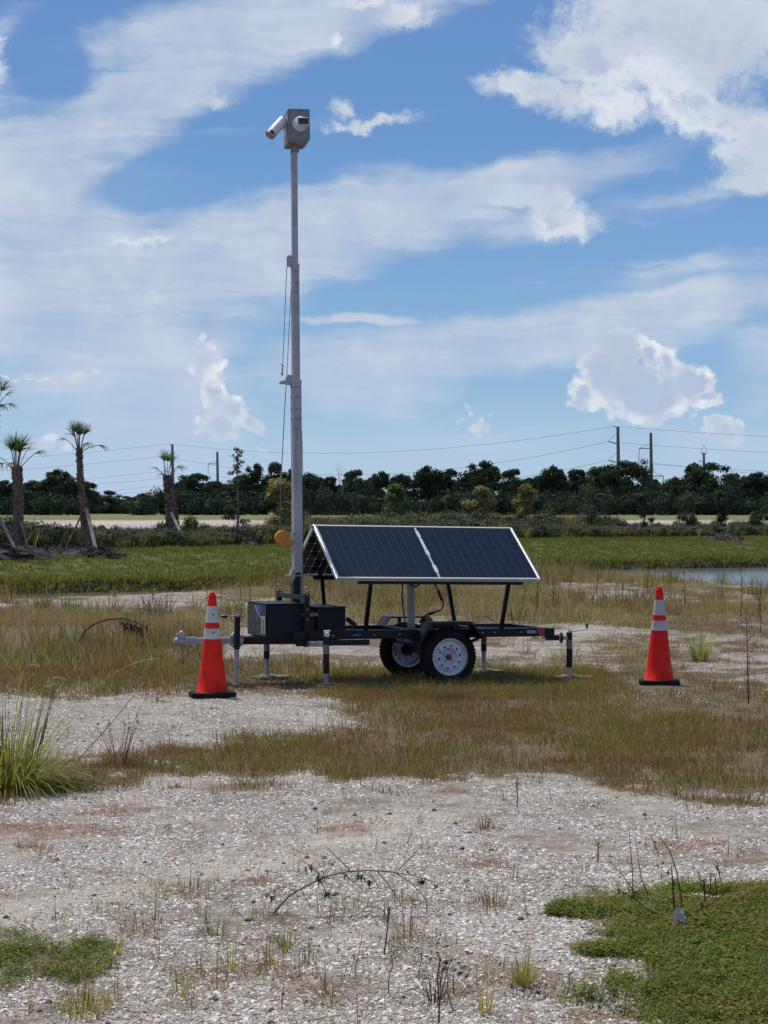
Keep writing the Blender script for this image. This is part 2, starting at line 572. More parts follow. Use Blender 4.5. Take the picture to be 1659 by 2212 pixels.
def scatter(name, pts, scl, rotz, idx, coll, label=None, tilt=None):
    """ground cover: one object that repeats the small meshes of a collection on its points"""
    me = bpy.data.meshes.new(name)
    me.from_pydata([tuple(p) for p in pts], [], [])
    n = len(pts)
    a = me.attributes.new('sc', 'FLOAT_VECTOR', 'POINT'); a.data.foreach_set('vector', np.asarray(scl, dtype=np.float32).reshape(n, 3).ravel())
    r = np.zeros((n, 3), np.float32); r[:, 2] = rotz
    if tilt is not None: r[:, 0] = tilt[:, 0]; r[:, 1] = tilt[:, 1]
    a = me.attributes.new('ro', 'FLOAT_VECTOR', 'POINT'); a.data.foreach_set('vector', r.ravel())
    a = me.attributes.new('vi', 'INT', 'POINT'); a.data.foreach_set('value', np.asarray(idx, dtype=np.int32))
    o = bpy.data.objects.new(name, me); COL.objects.link(o)
    ng = bpy.data.node_groups.new(name + '_nodes', 'GeometryNodeTree')
    ng.interface.new_socket('Geometry', in_out='INPUT', socket_type='NodeSocketGeometry')
    ng.interface.new_socket('Geometry', in_out='OUTPUT', socket_type='NodeSocketGeometry')
    N = ng.nodes; L = ng.links
    gi = N.new('NodeGroupInput'); go = N.new('NodeGroupOutput')
    ip = N.new('GeometryNodeInstanceOnPoints'); ci = N.new('GeometryNodeCollectionInfo')
    ci.inputs['Collection'].default_value = coll
    ci.inputs['Separate Children'].default_value = True
    ci.inputs['Reset Children'].default_value = True
    ip.inputs['Pick Instance'].default_value = True

    def na(nm, typ):
        x = N.new('GeometryNodeInputNamedAttribute'); x.data_type = typ; x.inputs['Name'].default_value = nm
        return [q for q in x.outputs if q.enabled][0]
    e2r = N.new('FunctionNodeEulerToRotation')
    L.new(na('ro', 'FLOAT_VECTOR'), e2r.inputs[0])
    L.new(gi.outputs[0], ip.inputs['Points']); L.new(ci.outputs[0], ip.inputs['Instance'])
    L.new(na('vi', 'INT'), ip.inputs['Instance Index']); L.new(e2r.outputs[0], ip.inputs['Rotation'])
    L.new(na('sc', 'FLOAT_VECTOR'), ip.inputs['Scale']); L.new(ip.outputs[0], go.inputs[0])
    md = o.modifiers.new('scatter', 'NODES'); md.node_group = ng
    tag(o, label, None, None, 'stuff')
    return o


def srccoll(name, meshes):
    c = bpy.data.collections.new(name)
    for i, me in enumerate(meshes):
        o = bpy.data.objects.new('%s_%02d' % (name, i), me)
        c.objects.link(o)
    return c


rs = np.random.RandomState(7)
R = random.Random(11)


def at(x, y, D):
    """world point seen at picture position (x, y), D metres ahead"""
    return Vector(((x - CX) * D / F, D, EYE - (y - HY) * D / F))


# ================================================================== the lie of the land
def ipx(x, xs, ys):
    return np.interp(x, xs, ys)


def sx_of(X, Y):
    return CX + F * X / np.maximum(Y, 3.0)


def far_shore(sx):
    y = ipx(sx, [-2500, 0, 400, 550, 800, 1200, 1659, 4000], [1300, 1285, 1275, 1265, 1250, 1233, 1225, 1215])
    return F * 2.24 / (y - HY)


def near_berm(sx):
    y = ipx(sx, [-2500, 0, 400, 800, 1200, 1330, 1420, 1500, 1659, 4000], [1297, 1296, 1284, 1249, 1237, 1243, 1256, 1263, 1270, 1272])
    return EYE * F / (y - HY)


def bank_len(sx):
    return ipx(sx, [0, 500, 1000, 1659], [9.5, 14, 17, 17])


def height(X, Y):
    X = np.asarray(X, float); Y = np.asarray(Y, float)
    sx = sx_of(X, Y)
    z = 0.035 * (fbm(X * 0.35, Y * 0.35, 3, 3) - 0.5) * 2 * sstep(Y, 9, 16)
    z = z + 0.05 * (fbm(X * 1.3, Y * 1.3, 9, 3) - 0.5) * sstep(Y, 24, 32)
    z = z + 0.012 * (fbm(X * 2.6, Y * 2.6, 5, 3) - 0.5)
    yn, ys, bl = near_berm(sx), far_shore(sx), bank_len(sx)
    # fall to the pond, bed, lip of the far bank, lawn, far field
    z = z + 0.10 * np.exp(-((Y - yn + 1.2) / 1.6) ** 2) * fbm(X * 0.9, Y * 0.5, 21, 3)
    z = np.where(Y > yn, z - (0.05 + 1.25 * sstep(Y, yn, yn + 9) ** 0.8), z)
    wob = 1.4 * (fbm(X * 0.55, Y * 0.0 + 3.3, 31, 3) - 0.5)
    t = Y - ys - wob
    lip = sstep(t, -0.9, 0.5) * (1.0 + 0.12 * (fbm(X * 1.1, Y * 0.4, 33, 3) - 0.5))
    rise = sstep(t, 0.0, bl)
    zb = -1.3 + lip + 0.50 * rise + 0.03 * fbm(X * 1.2, Y * 0.6, 41, 2) * sstep(t, 0, 1)
    z = np.where(t > -1.0, zb, np.minimum(z, np.where(Y > yn + 9, -1.3, z)))
    z = np.where(Y > 140, 0.2, z)
    # ruts pressed in by tyres in the foreground
    z = z + ruts(X, Y)
    # mound of soil on the right by the far cone
    z = z + 0.10 * np.exp(-((X - 3.6) / 0.9) ** 2 - ((Y - 24.6) / 0.8) ** 2) * fbm(X * 3, Y * 3, 51, 3)
    return z


def rutmask(X, Y):
    p0 = at_g(900, 2050); p1 = at_g(1560, 2215)
    d = p1 - p0; L = math.hypot(d.x, d.y); dx, dy = d.x / L, d.y / L
    a = (X - p0.x) * dx + (Y - p0.y) * dy
    b = -(X - p0.x) * dy + (Y - p0.y) * dx + 0.03 * np.sin(a * 2.1)
    w = sstep(np.abs(b), 0.17, 0.13) * sstep(a, -0.2, 0.25)
    return w * sstep(0.4 + 0.9 * fbm(X * 2.2, Y * 2.2, 61, 2), .6, .95), np.sin(b / 0.058 * 2 * PI)


def ruts(X, Y):
    # two runs of tread ribs from (930,2065) to (1520,2200) of the picture
    p0 = at_g(900, 2050); p1 = at_g(1560, 2215)
    d = p1 - p0; L = math.hypot(d.x, d.y); dx, dy = d.x / L, d.y / L
    a = (X - p0.x) * dx + (Y - p0.y) * dy
    b = -(X - p0.x) * dy + (Y - p0.y) * dx + 0.03 * np.sin(a * 2.1)
    w = sstep(np.abs(b), 0.16, 0.12) * sstep(a, -0.2, 0.25)
    w = w * (0.4 + 0.9 * fbm(X * 2.2, Y * 2.2, 61, 2)) * sstep(Y, 12, 10)
    rib = np.sin(b / 0.058 * 2 * PI)
    return w * (-0.018 + 0.024 * rib)


def at_g(x, y):
    D = EYE * F / (y - HY)
    return Vector(((x - CX) * D / F, D, 0))


def hz(x, y):
    return float(height(np.array([x]), np.array([y]))[0])


def on_ground(x, y):
    """ground point seen at picture position (x, y)"""
    p = at_g(x, y)
    for _ in range(3):
        z = hz(p.x, p.y)
        D = (EYE - z) * F / (y - HY)
        p = Vector(((x - CX) * D / F, D, z))
    return p


# ---- what grows where (as functions of heading and distance on the ground)
LOWX = [-3000, -300, 0, 150, 250, 450, 600, 900, 1200, 1659, 2100, 4500]
LOWY = [1790, 1745, 1722, 1716, 1695, 1668, 1664, 1682, 1692, 1738, 1775, 1790]
UPX = [-3000, 0, 150, 300, 500, 700, 760, 850, 1200, 1659, 4500]
UPY = [1610, 1640, 1645, 1628, 1590, 1555, 1500, 1452, 1440, 1436, 1436]


def ell(sx, sy, x, y, rx, ry):
    return 1 - np.sqrt(((sx - x) / rx) ** 2 + ((sy - y) / ry) ** 2)


RED = [(262, 1753, 75, 9), (65, 1796, 150, 15), (370, 1846, 45, 7), (240, 1886, 50, 9), (770, 1791, 45, 8), (745, 1738, 30, 6), (980, 1706, 60, 9),
       (954, 1738, 32, 7), (1060, 1828, 32, 8), (1040, 1861, 45, 8), (1455, 1831, 90, 18), (1255, 2043, 35, 6), (1320, 2200, 70, 12),
       (1280, 1696, 80, 7), (870, 1700, 60, 6), (980, 2150, 60, 14), (560, 1905, 40, 7), (120, 1840, 40, 6), (470, 1700, 90, 7), (1330, 1790, 60, 8), (1600, 1850, 50, 12), (1150, 1760, 40, 6)]
SPARSE = [(400, 1925, 130, 34), (640, 1990, 110, 26), (560, 2085, 70, 40), (300, 2010, 60, 30), (190, 2175, 110, 50), (1045, 1955, 90, 22), (900, 1948, 60, 18), (860, 2060, 60, 34),
          (450, 2110, 120, 40), (1000, 2140, 80, 40), (760, 1960, 70, 18), (75, 1832, 60, 14), (700, 2150, 160, 40), (390, 2170, 70, 50), (560, 2030, 70, 16), (950, 2040, 60, 20)]
GREEN = [(1600, 2010, 300, 100), (1450, 2015, 190, 66), (1270, 1972, 80, 14), (1560, 2110, 190, 78), (1700, 2170, 200, 110), (1330, 2060, 90, 26), (1700, 2060, 420, 150)]
GREEN2 = [(70, 2085, 180, 42), (200, 2055, 70, 20), (-150, 2100, 260, 60)]


def cover(X, Y):
    """returns dict of densities 0..1"""
    Yc = np.maximum(Y, 3.0)
    sx = CX + F * X / Yc
    sy = HY + EYE * F / Yc
    n1 = fbm(X * 1.1, Y * 0.7, 101, 4) - 0.5
    n2 = fbm(X * 3.7, Y * 2.4, 111, 3) - 0.5
    n3 = fbm(X * 11.0, Y * 6.0, 121, 3) - 0.5
    n2 = n2 + n3 * 0.55
    w = (n1 * 1.2 + n2 * 1.1)
    # dry grass band
    lo = np.interp(sx, LOWX, LOWY); up_ = np.interp(sx, UPX, UPY)
    band = sstep(lo - sy + w * 85, -24, 40) * sstep(sy - up_ + w * 80, -16, 26)
    # behind it on the right the band runs on to the trailer
    right = sstep(sx, 1240, 1420) * sstep(1560 - sy, -20, 60)
    band = band * (1 - 0.85 * right * sstep(w, -0.3, 0.1))
    # thin patch with bare ground in the middle of the band
    band = band * (1 - 0.8 * np.clip(ell(sx, sy, 640, 1560, 170, 26) + 0.6 + w * 2, 0, 1) * (sx < 860))
    # grass under and behind
    under = sstep(sy, 1425, 1450) * sstep(1512 - sy, -6, 14) * sstep(sx, 640, 760) * (1 - sstep(sx, 1260, 1330))
    left = sstep(1500 - sy + w * 40, -6, 22) * sstep(500 - sx + w * 60, -40, 60) * (sy > 1296 + 14 * n2)
    back = sstep(1352 - sy + w * 34, -12, 16) * sstep(sy - 1236, -30, 6)
    strip = sstep(1435 - sy, -8, 10) * sstep(sy - 1345, -5, 8) * sstep(sx, 480, 640)
    mid = sstep(1505 - sy, -6, 12) * sstep(sy - 1425, -5, 8) * (1 - sstep(np.abs(sx - 560), 90, 170))
    sand = np.clip(ell(sx, sy, 300, 1301, 420, 15) * 2 + w * 2.2, 0, 1) + np.clip(ell(sx, sy, 1420, 1288, 380, 34) * 1.5 + w * 2.4, 0, 1) + np.clip(ell(sx, sy, 820, 1285, 160, 12) + w * 2 - .4, 0, 1)
    red = np.zeros_like(sx)
    for e in RED:
        red = np.maximum(red, np.clip(ell(sx, sy, e[0], e[1], e[2] * 1.25, e[3] * 1.5) * 1.2 + 0.1 + n2 * 2.4 + n1 * .9, 0, 1))
    sp = np.zeros_like(sx)
    for e in SPARSE:
        sp = np.maximum(sp, np.clip(ell(sx, sy, *e) * 1.1 + n1 * .9 + n2 * 0.8, 0, 1))
    gr = np.full_like(sx, -9.0)
    for e in GREEN:
        gr = np.maximum(gr, ell(sx, sy, *e))
    gr = np.where(sy > 1915 + n1 * 30, gr, -1)
    holes = np.maximum.reduce([ell(sx, sy, 1190, 2030, 90, 12), ell(sx, sy, 1300, 2085, 110, 17), ell(sx, sy, 1255, 2010, 60, 5), ell(sx, sy, 1560, 1943, 40, 6)])
    gr = sstep(gr + n1 * 0.8 + n2 * 0.75, -0.22, 0.38) * (1 - sstep(holes + n2 * .5, -0.1, 0.2))
    g2 = np.full_like(sx, -9.0)
    for e in GREEN2:
        g2 = np.maximum(g2, ell(sx, sy, *e))
    g2 = sstep(g2 + n1 * 0.9 + n2 * 0.9, -0.15, 0.55)
    green = np.maximum(gr, g2 * 0.8)
    field = (Y > 40)
    return dict(sx=sx, sy=sy, band=band, under=under, left=left, back=back, strip=strip, mid=mid, sand=sand, red=red, sparse=sp, green=green, w=w, n1=n1, n2=n2, field=field)


# ================================================================== ground sheet
def build_ground():
    Y = [-60, -20, -5, 0.5, 1.8]
    y = 3.0
    while y < 6.3: Y.append(y); y *= 1.02
    while y < 9.6: Y.append(y); y *= 1.0014
    while y < 60: Y.append(y); y *= 1.0034
    while y < 128: Y.append(y); y *= 1.0065
    while y < 5200: Y.append(y); y *= 1.06
    Y = np.array(Y)
    inner = np.arange(-0.26, 0.2601, 0.0034)
    outer = 0.26 * (1.155 ** np.arange(1, 24))
    s = np.concatenate([-outer[::-1], inner, outer])
    YY, SS = np.meshgrid(Y, s, indexing='ij')
    XX = SS * np.maximum(YY, 3.0)
    ZZ = height(XX, YY)
    nr, nc = YY.shape
    me = bpy.data.meshes.new('ground')
    co = np.stack([XX, YY, ZZ], -1).reshape(-1, 3).astype(np.float32)
    me.vertices.add(nr * nc); me.vertices.foreach_set('co', co.ravel())
    i = np.arange((nr - 1) * (nc - 1)); r, c = i // (nc - 1), i % (nc - 1)
    a = r * nc + c
    quads = np.stack([a, a + 1, a + nc + 1, a + nc], -1).astype(np.int32)
    me.loops.add(quads.size); me.loops.foreach_set('vertex_index', quads.ravel())
    me.polygons.add(len(quads)); me.polygons.foreach_set('loop_start', np.arange(len(quads), dtype=np.int32) * 4)
    me.polygons.foreach_set('use_smooth', np.ones(len(quads), bool))
    me.update()
    C = cover(XX, YY)
    sx = C['sx']; ys = far_shore(sx); yn = near_berm(sx)
    t = YY - ys - 1.4 * (fbm(XX * 0.55, YY * 0.0 + 3.3, 31, 3) - 0.5)
    farside = sstep(t, -0.6, -0.3)
    near = 1 - farside
    lit = np.maximum.reduce([C['band'], C['under'], C['left'], C['back'], C['mid'] * 0.75, C['sparse'] * 0.5, C['strip'] * np.clip(0.42 + C['w'] * 1.6, 0, 1)])
    rightmix = sstep(sx, 1240, 1400) * sstep(1580 - C['sy'], -10, 50) * sstep(C['sy'] - 1340, 0, 20) * np.clip(0.7 + C['w'] * 1.2, 0, 1)
    lit = np.maximum(lit, rightmix) * (1 - 0.85 * C['sand'])
    lit = lit * near
    lawn = sstep(t, 0.5, 1.0) * (YY < 150)
    mud = np.clip(sstep(t, -1.2, -0.9) * (1 - sstep(t, 0.5, 1.0)) + (YY > yn + 2) * near, 0, 1)
    mud = mud + 0.9 * (YY > 60) * 0
    path = sstep(YY, 136, 142) * (1 - sstep(YY + 14 * (fbm(XX * 0.03, YY * 0.01, 77, 3) - 0.5), 238, 246))
    scrub = sstep(YY, ys + bank_len(sx) + 6, ys + bank_len(sx) + 9) * (1 - sstep(YY, 132, 138))
    fieldm = (YY > 200) * (1 - path)
    # compacted sandy wheel track in the foreground
    trk = np.exp(-((C['sy'] - np.interp(sx, [-800, 0, 450, 900, 1300, 2200], [2030, 1975, 1880, 1785, 1750, 1740])) / 34.0) ** 2) * sstep(1000 - sx, -150, 250)
    trk = np.clip(trk * (0.75 + C['w'] * 1.4), 0, 1)
    rm_, rr_ = rutmask(XX, YY)
    rutv = rm_ * (0.35 + .65 * sstep(-rr_, -.3, .6))
    for nm, v in dict(litter=lit, green=C['green'] * near, red=C['red'] * near, lawn=lawn, mud=np.clip(mud, 0, 1), path=path, field=fieldm, track=trk, scrubby=scrub, rut=rutv).items():
        at_ = me.attributes.new(nm, 'FLOAT', 'POINT')
        at_.data.foreach_set('value', v.astype(np.float32).ravel())
    o = bpy.data.objects.new('ground', me); COL.objects.link(o)
    tag(o, 'shell strewn gravel lot with sandy patches, pond bank and lawn beyond', None, None, 'structure')

    m, N = newmat('shell_ground')
    A_ = lambda nm: (lambda q: q.outputs['Fac'])(_attr(N, nm))
    pos = N.n('ShaderNodeNewGeometry').outputs['Position']
    n_big = N.noise(pos, 0.9, 5, 0.6)
    n_mid = N.noise(pos, 6.0, 5, 0.6)
    n_fin = N.noise(pos, 90.0, 3, 0.6)
    n_gr = N.noise(pos, 28.0, 5, 0.65)
    v = N.n('ShaderNodeTexVoronoi'); v.feature = 'F1'; v.inputs['Scale'].default_value = 62; v.inputs['Randomness'].default_value = 1
    N.l(pos, v.inputs['Vector'])
    vr = N.xyz(v.outputs['Color'])[0]
    ve = N.n('ShaderNodeTexVoronoi'); ve.feature = 'DISTANCE_TO_EDGE'; ve.inputs['Scale'].default_value = 62
    N.l(pos, ve.inputs['Vector'])
    shell = N.ramp(vr, [(0.0, (0.12, 0.105, 0.09)), (0.25, (0.30, 0.275, 0.245)), (0.5, (0.50, 0.47, 0.435)), (0.8, (0.70, 0.67, 0.635)), (1.0, (0.82, 0.80, 0.77))])
    shell = N.mix(N.rng(ve.outputs['Distance'], 0.0, 0.10, 0.75, 0.0), shell, (0.11, 0.095, 0.08))
    sand = N.mix(n_gr, (0.58, 0.52, 0.45), (0.44, 0.385, 0.325))
    grit = N.mix(N.rng(n_mid, 0.35, 0.65), (0.34, 0.285, 0.235), (0.20, 0.165, 0.13))
    base = N.mix(N.rng(N.m('ADD', n_gr, N.m('ADD', N.m('MULTIPLY', n_mid, 0.5), N.m('MULTIPLY', N.noise(pos, 2.1, 4, 0.6), 0.5))), 0.80, 1.12), shell, grit)
    base = N.mix(N.m('MULTIPLY', N.rng(n_big, 0.45, 0.62), 0.40), base, sand)
    base = N.mix(N.m('MULTIPLY', A_('track'), N.rng(n_gr, 0.35, 0.55, 1.0, 0.55)), base, sand)
    base = N.mix(N.m('MULTIPLY', A_('rut'), .85), base, N.mix(n_gr, (0.30, 0.25, 0.195), (0.16, 0.13, 0.10)))
    litc = N.ramp(N.m('ADD', N.m('MULTIPLY', n_gr, 0.6), N.m('MULTIPLY', n_mid, 0.4)), [(0.3, (0.06, 0.047, 0.028)), (0.5, (0.145, 0.118, 0.070)), (0.7, (0.25, 0.205, 0.135))])
    edge = N.m('ADD', A_('litter'), N.m('MULTIPLY', N.m('SUBTRACT', n_gr, 0.5), 1.1))
    base = N.mix(N.rng(edge, 0.30, 0.70), base, litc)
    redc = N.mix(N.rng(n_gr, 0.3, 0.7), (0.20, 0.085, 0.05), (0.33, 0.19, 0.13))
    base = N.mix(N.m('MULTIPLY', N.rng(N.m('ADD', A_('red'), N.m('MULTIPLY', N.m('SUBTRACT', n_gr, 0.5), 1.3)), 0.5, 1.0), 0.5), base, redc)
    base = N.mix(N.rng(N.m('ADD', A_('green'), N.m('MULTIPLY', N.m('SUBTRACT', n_gr, 0.5), 1.3)), 0.55, 1.1), base, (0.10, 0.10, 0.045))
    lw = N.ramp(N.m('ADD', N.m('MULTIPLY', N.noise(pos, 0.35, 5, 0.6), 0.6), N.m('MULTIPLY', n_mid, 0.4)), [(0.3, (0.07, 0.09, 0.022)), (0.5, (0.125, 0.14, 0.038)), (0.7, (0.18, 0.175, 0.062))])
    base = N.mix(A_('lawn'), base, lw)
    base = N.mix(A_('scrubby'), base, N.mix(n_mid, (0.05, 0.06, 0.025), (0.12, 0.10, 0.06)))
    mudc = N.mix(N.rng(n_mid, 0.3, 0.7), (0.022, 0.020, 0.015), (0.06, 0.058, 0.032))
    base = N.mix(A_('mud'), base, mudc)
    st_ = N.n('ShaderNodeMapping'); st_.inputs['Scale'].default_value = (0.05, 0.012, 1); N.l(pos, st_.inputs[0])
    pc = N.mix(N.rng(N.noise(st_.outputs[0], 3.0, 5, 0.6), 0.35, 0.65), (0.50, 0.41, 0.36), (0.38, 0.31, 0.27))
    base = N.mix(A_('path'), base, pc)
    base = N.mix(A_('field'), base, N.mix(N.noise(st_.outputs[0], 5.0, 5, 0.6), (0.10, 0.125, 0.035), (0.18, 0.18, 0.06)))
    hgt = N.m('ADD', N.m('MULTIPLY', N.rng(ve.outputs['Distance'], 0.0, 0.2), N.m('ADD', vr, 0.3)), N.m('MULTIPLY', n_fin, 0.8))
    b = pri(N, base, 0.9, 0.0, bump(N, hgt, 0.9, 0.008), 0.25)
    finish(N, b.outputs[0])
    me.materials.append(m)


def _attr(N, nm):
    a = N.n('ShaderNodeAttribute'); a.attribute_name = nm
    return a


build_ground()

# ------------------------------------------------------------------ pond
mw, N = newmat('pond_water')
pos = N.n('ShaderNodeNewGeometry').outputs['Position']
mp = N.n('ShaderNodeMapping'); mp.inputs['Scale'].default_value = (1.0, 0.55, 1); N.l(pos, mp.inputs[0])
wv = N.m('ADD', N.noise(mp.outputs[0], 3.2, 4, 0.6), N.m('MULTIPLY', N.noise(mp.outputs[0], 0.6, 3, 0.5), 1.2))
b = pri(N, (0.10, 0.115, 0.11), 0.12, 0.0, bump(N, wv, 0.16, 0.06), 0.6)
b.inputs['IOR'].default_value = 1.33
finish(N, b.outputs[0])
w = MB(); w.add([(-160, 40, -0.6), (260, 40, -0.6), (260, 130, -0.6), (-160, 130, -0.6)], [(0, 1, 2, 3)])
tag(w.obj('water', mw), 'rippled pond water reflecting the sky below the far lawn', None, None, 'structure')


# ================================================================== small plants that cover the ground
def tuft_mesh(name, mat, n, h, w, spread, lean, droop, seed, seg=3, hv=0.5):
    q = random.Random(seed); mb = MB()
    for i in range(n):
        a = q.uniform(0, 2 * PI); rr = spread * math.sqrt(q.random())
        bx, by = rr * math.cos(a), rr * math.sin(a)
        ln = lean * q.random()
        a2 = a + q.uniform(-1, 1)
        d = Vector((math.cos(a2) * ln, math.sin(a2) * ln, 1))
        L = h * q.uniform(1 - hv, 1.0)
        s = q.uniform(0, PI)
        mb.blade((bx, by, -0.01), d, L, w * q.uniform(0.7, 1.2), droop * q.uniform(0.3, 1.3), seg, q.random(), Vector((math.cos(s), math.sin(s), 0)))
    return mb.mesh(name, mat)


def fan_points(D0, D1, n, smax=0.215, power=1.0):
    """random ground points inside the wedge the place is seen in; power 1 = even per square metre"""
    u = rs.rand(n)
    if power == 1.0:
        D = np.sqrt(D0 ** 2 + u * (D1 ** 2 - D0 ** 2))
    else:
        D = D0 * (D1 / D0) ** u
    s = (rs.rand(n) * 2 - 1) * smax
    return s * D, D


def place(name, X, Y, keep, coll, nvar, s0, s1, label, zoff=0.0, zs=(0.8, 1.25), tilt=0.0):
    X, Y = X[keep], Y[keep]
    Z = height(X, Y) + zoff
    n = len(X)
    sc = s0 + (s1 - s0) * rs.rand(n) ** (2.6 if name == 'shell_gravel' else 1.0)
    scl = np.stack([sc, sc, sc * (zs[0] + (zs[1] - zs[0]) * rs.rand(n))], -1)
    tl = (rs.rand(n, 2) - 0.5) * 2 * tilt if tilt else None
    return scatter(name, np.stack([X, Y, Z], -1), scl, rs.rand(n) * 2 * PI, rs.randint(0, nvar, n), coll, label, tl)


CONES = [on_ground(458.5, 1505), on_ground(1424, 1478)]


def clear_of_cones(X, Y):
    k = np.ones(len(X), bool)
    for c in CONES:
        k &= ~((np.abs(X - c.x) < .30) & (Y > c.y - .85) & (Y < c.y + .4))
    return k


M_dry = leafmat('dry_grass', [(0.11, 0.08, 0.035), (0.21, 0.16, 0.075), (0.31, 0.24, 0.13), (0.15, 0.14, 0.045), (0.40, 0.31, 0.18)], (0.22, 0.125, 0.07), 0.4, 0.7, 0.8, (0.46, 0.60))
M_olive = leafmat('olive_grass', [(0.10, 0.10, 0.03), (0.17, 0.155, 0.05), (0.24, 0.20, 0.08), (0.33, 0.26, 0.13)], (0.23, 0.145, 0.075), 0.4, 0.65, 0.8, (0.47, 0.62))
M_straw = leafmat('straw_grass', [(0.14, 0.11, 0.06), (0.31, 0.25, 0.14), (0.44, 0.365, 0.23), (0.20, 0.195, 0.07), (0.27, 0.245, 0.11)], (0.25, 0.165, 0.11), 0.4, 0.75, 0.5, (0.48, 0.62))
M_green = leafmat('green_blades', [(0.09, 0.125, 0.03), (0.15, 0.19, 0.045), (0.24, 0.25, 0.075), (0.33, 0.30, 0.12)], None, 0.45, 0.55)
M_clover = leafmat('ground_cover', [(0.05, 0.085, 0.010), (0.10, 0.145, 0.016), (0.16, 0.19, 0.025), (0.25, 0.24, 0.05)], (0.23, 0.18, 0.055), 0.45, 0.5, 2.2, (0.54, 0.68))
M_lawn = leafmat('lawn_blades', [(0.075, 0.095, 0.026), (0.115, 0.14, 0.038), (0.165, 0.175, 0.055), (0.21, 0.20, 0.08)], (0.19, 0.17, 0.085), 0.45, 0.6, 0.16, (0.55, 0.72))

C_band = srccoll('src_band', [tuft_mesh('band_tuft', m, 12, h, 0.0055, 0.07, 1.6, 1.3, 40 + i, 3) for i, (m, h) in enumerate([(M_dry, .075), (M_olive, .085), (M_dry, .06), (M_olive, .07), (M_olive, .10), (M_dry, .09)])])
C_straw = srccoll('src_straw', [tuft_mesh('straw_tuft', m, 16, h, 0.009, 0.14, 1.0, 1.1, 60 + i, 3) for i, (m, h) in enumerate([(M_straw, .30), (M_straw, .38), (M_olive, .26), (M_straw, .22), (M_straw, .45)])])
C_lawn = srccoll('src_lawn', [tuft_mesh('lawn_tuft', M_lawn, 9, h, 0.028, 0.16, 0.8, 0.7, 80 + i, 2) for i, h in enumerate([.09, .12, .15])])
C_thin = srccoll('src_thin', [tuft_mesh('thin_tuft', m, k, h, 0.0035, 0.03, 1.0, 0.8, 90 + i, 3) for i, (m, h, k) in enumerate([(M_dry, .08, 7), (M_olive, .10, 6), (M_straw, .07, 9), (M_dry, .05, 9), (M_olive, .13, 5)])])


def clover_mesh(seed):
    q = random.Random(seed); mb = MB()
    for i in range(30):
        a = q.uniform(0, 2 * PI); r = 0.034 * math.sqrt(q.random()); z = q.uniform(0.003, 0.024)
        c = Vector((r * math.cos(a), r * math.sin(a), z))
        s = q.uniform(0.0022, 0.0045); t = q.uniform(0, 2 * PI)
        nrm = Vector((q.uniform(-.5, .5), q.uniform(-.5, .5), 1)).normalized()
        ex = nrm.orthogonal().normalized(); ex = (Matrix.Rotation(t, 3, nrm) @ ex); ey = nrm.cross(ex)
        mb.add([c - ex * s * 1.5, c - ey * s * .8, c + ex * s * 1.5, c + ey * s * .8], [(0, 1, 2, 3)], q.random())
    return mb.mesh('cover_sprig', M_clover)


C_clover = srccoll('src_clover', [clover_mesh(i) for i in range(5)])

ms_, N = newmat('shell_flake')
oi = N.n('ShaderNodeObjectInfo')
colr = N.ramp(oi.outputs['Random'], [(0.0, (0.16, 0.135, 0.11)), (0.12, (0.34, 0.305, 0.265)), (0.4, (0.50, 0.46, 0.415)), (0.75, (0.64, 0.605, 0.56)), (0.95, (0.80, 0.77, 0.73)), (1.0, (0.85, 0.83, 0.80))])
tcx = N.n('ShaderNodeTexCoord').outputs['Object']
colr = N.mix(N.rng(N.noise(tcx, 60, 3), 0.4, 0.7, 0, 0.4), colr, (0.30, 0.26, 0.22))
finish(N, pri(N, colr, 0.75, 0, None, 0.3).outputs[0])


def flake_mesh(seed):
    q = random.Random(seed); mb = MB()
    k = q.choice([5, 6, 7]); a = 0.0075; el_ = q.uniform(0.6, 1.0)
    pts = []
    for i in range(k):
        t = 2 * PI * i / k + q.uniform(-.25, .25); r = a * q.uniform(0.65, 1.15)
        pts.append((r * math.cos(t), r * math.sin(t) * el_, 0.0))
    top = (0, 0, q.uniform(0.0015, 0.0035))
    vs = pts + [(p[0] * .9, p[1] * .9, -0.0015) for p in pts] + [top]
    mb.add(vs, [(i, (i + 1) % k, 2 * k) for i in range(k)] + [(i + k, (i + 1) % k + k, (i + 1) % k, i) for i in range(k)])
    return mb.mesh('flake', ms_)


C_flake = srccoll('src_flake', [flake_mesh(i) for i in range(6)])

# shells on the bare ground
X, Y = fan_points(5.6, 21.0, 250000, 0.22, 0)
C = cover(X, Y)
bare = (1 - np.clip(C['band'] * 1.25, 0, 1)) * (1 - 0.80 * C['green']) * (1 - 0.55 * C['red']) * (1 - 0.35 * C['sparse'])
trk = np.exp(-((C['sy'] - np.interp(C['sx'], [-800, 0, 450, 900, 1300, 2200], [2030, 1975, 1880, 1785, 1750, 1740])) / 34.0) ** 2) * sstep(1000 - C['sx'], -150, 250)
bare = bare * (1 - 0.8 * trk) * sstep(fbm(X * 2.3, Y * 2.3, 301, 4), 0.28, 0.5)
rm_, rr_ = rutmask(X, Y)
bare = bare * (1 - rm_ * sstep(-rr_, -.6, .6) * .95) * (1 - .8 * rm_)
keep = rs.rand(len(X)) < bare * np.clip((Y / 9.0) ** 1.0, 0.55, 1)
place('shell_gravel', X, Y, keep, C_flake, 6, 0.40, 2.1, 'broken white and grey shells scattered over the bare lot', 0.001, (0.7, 1.6), 0.45)

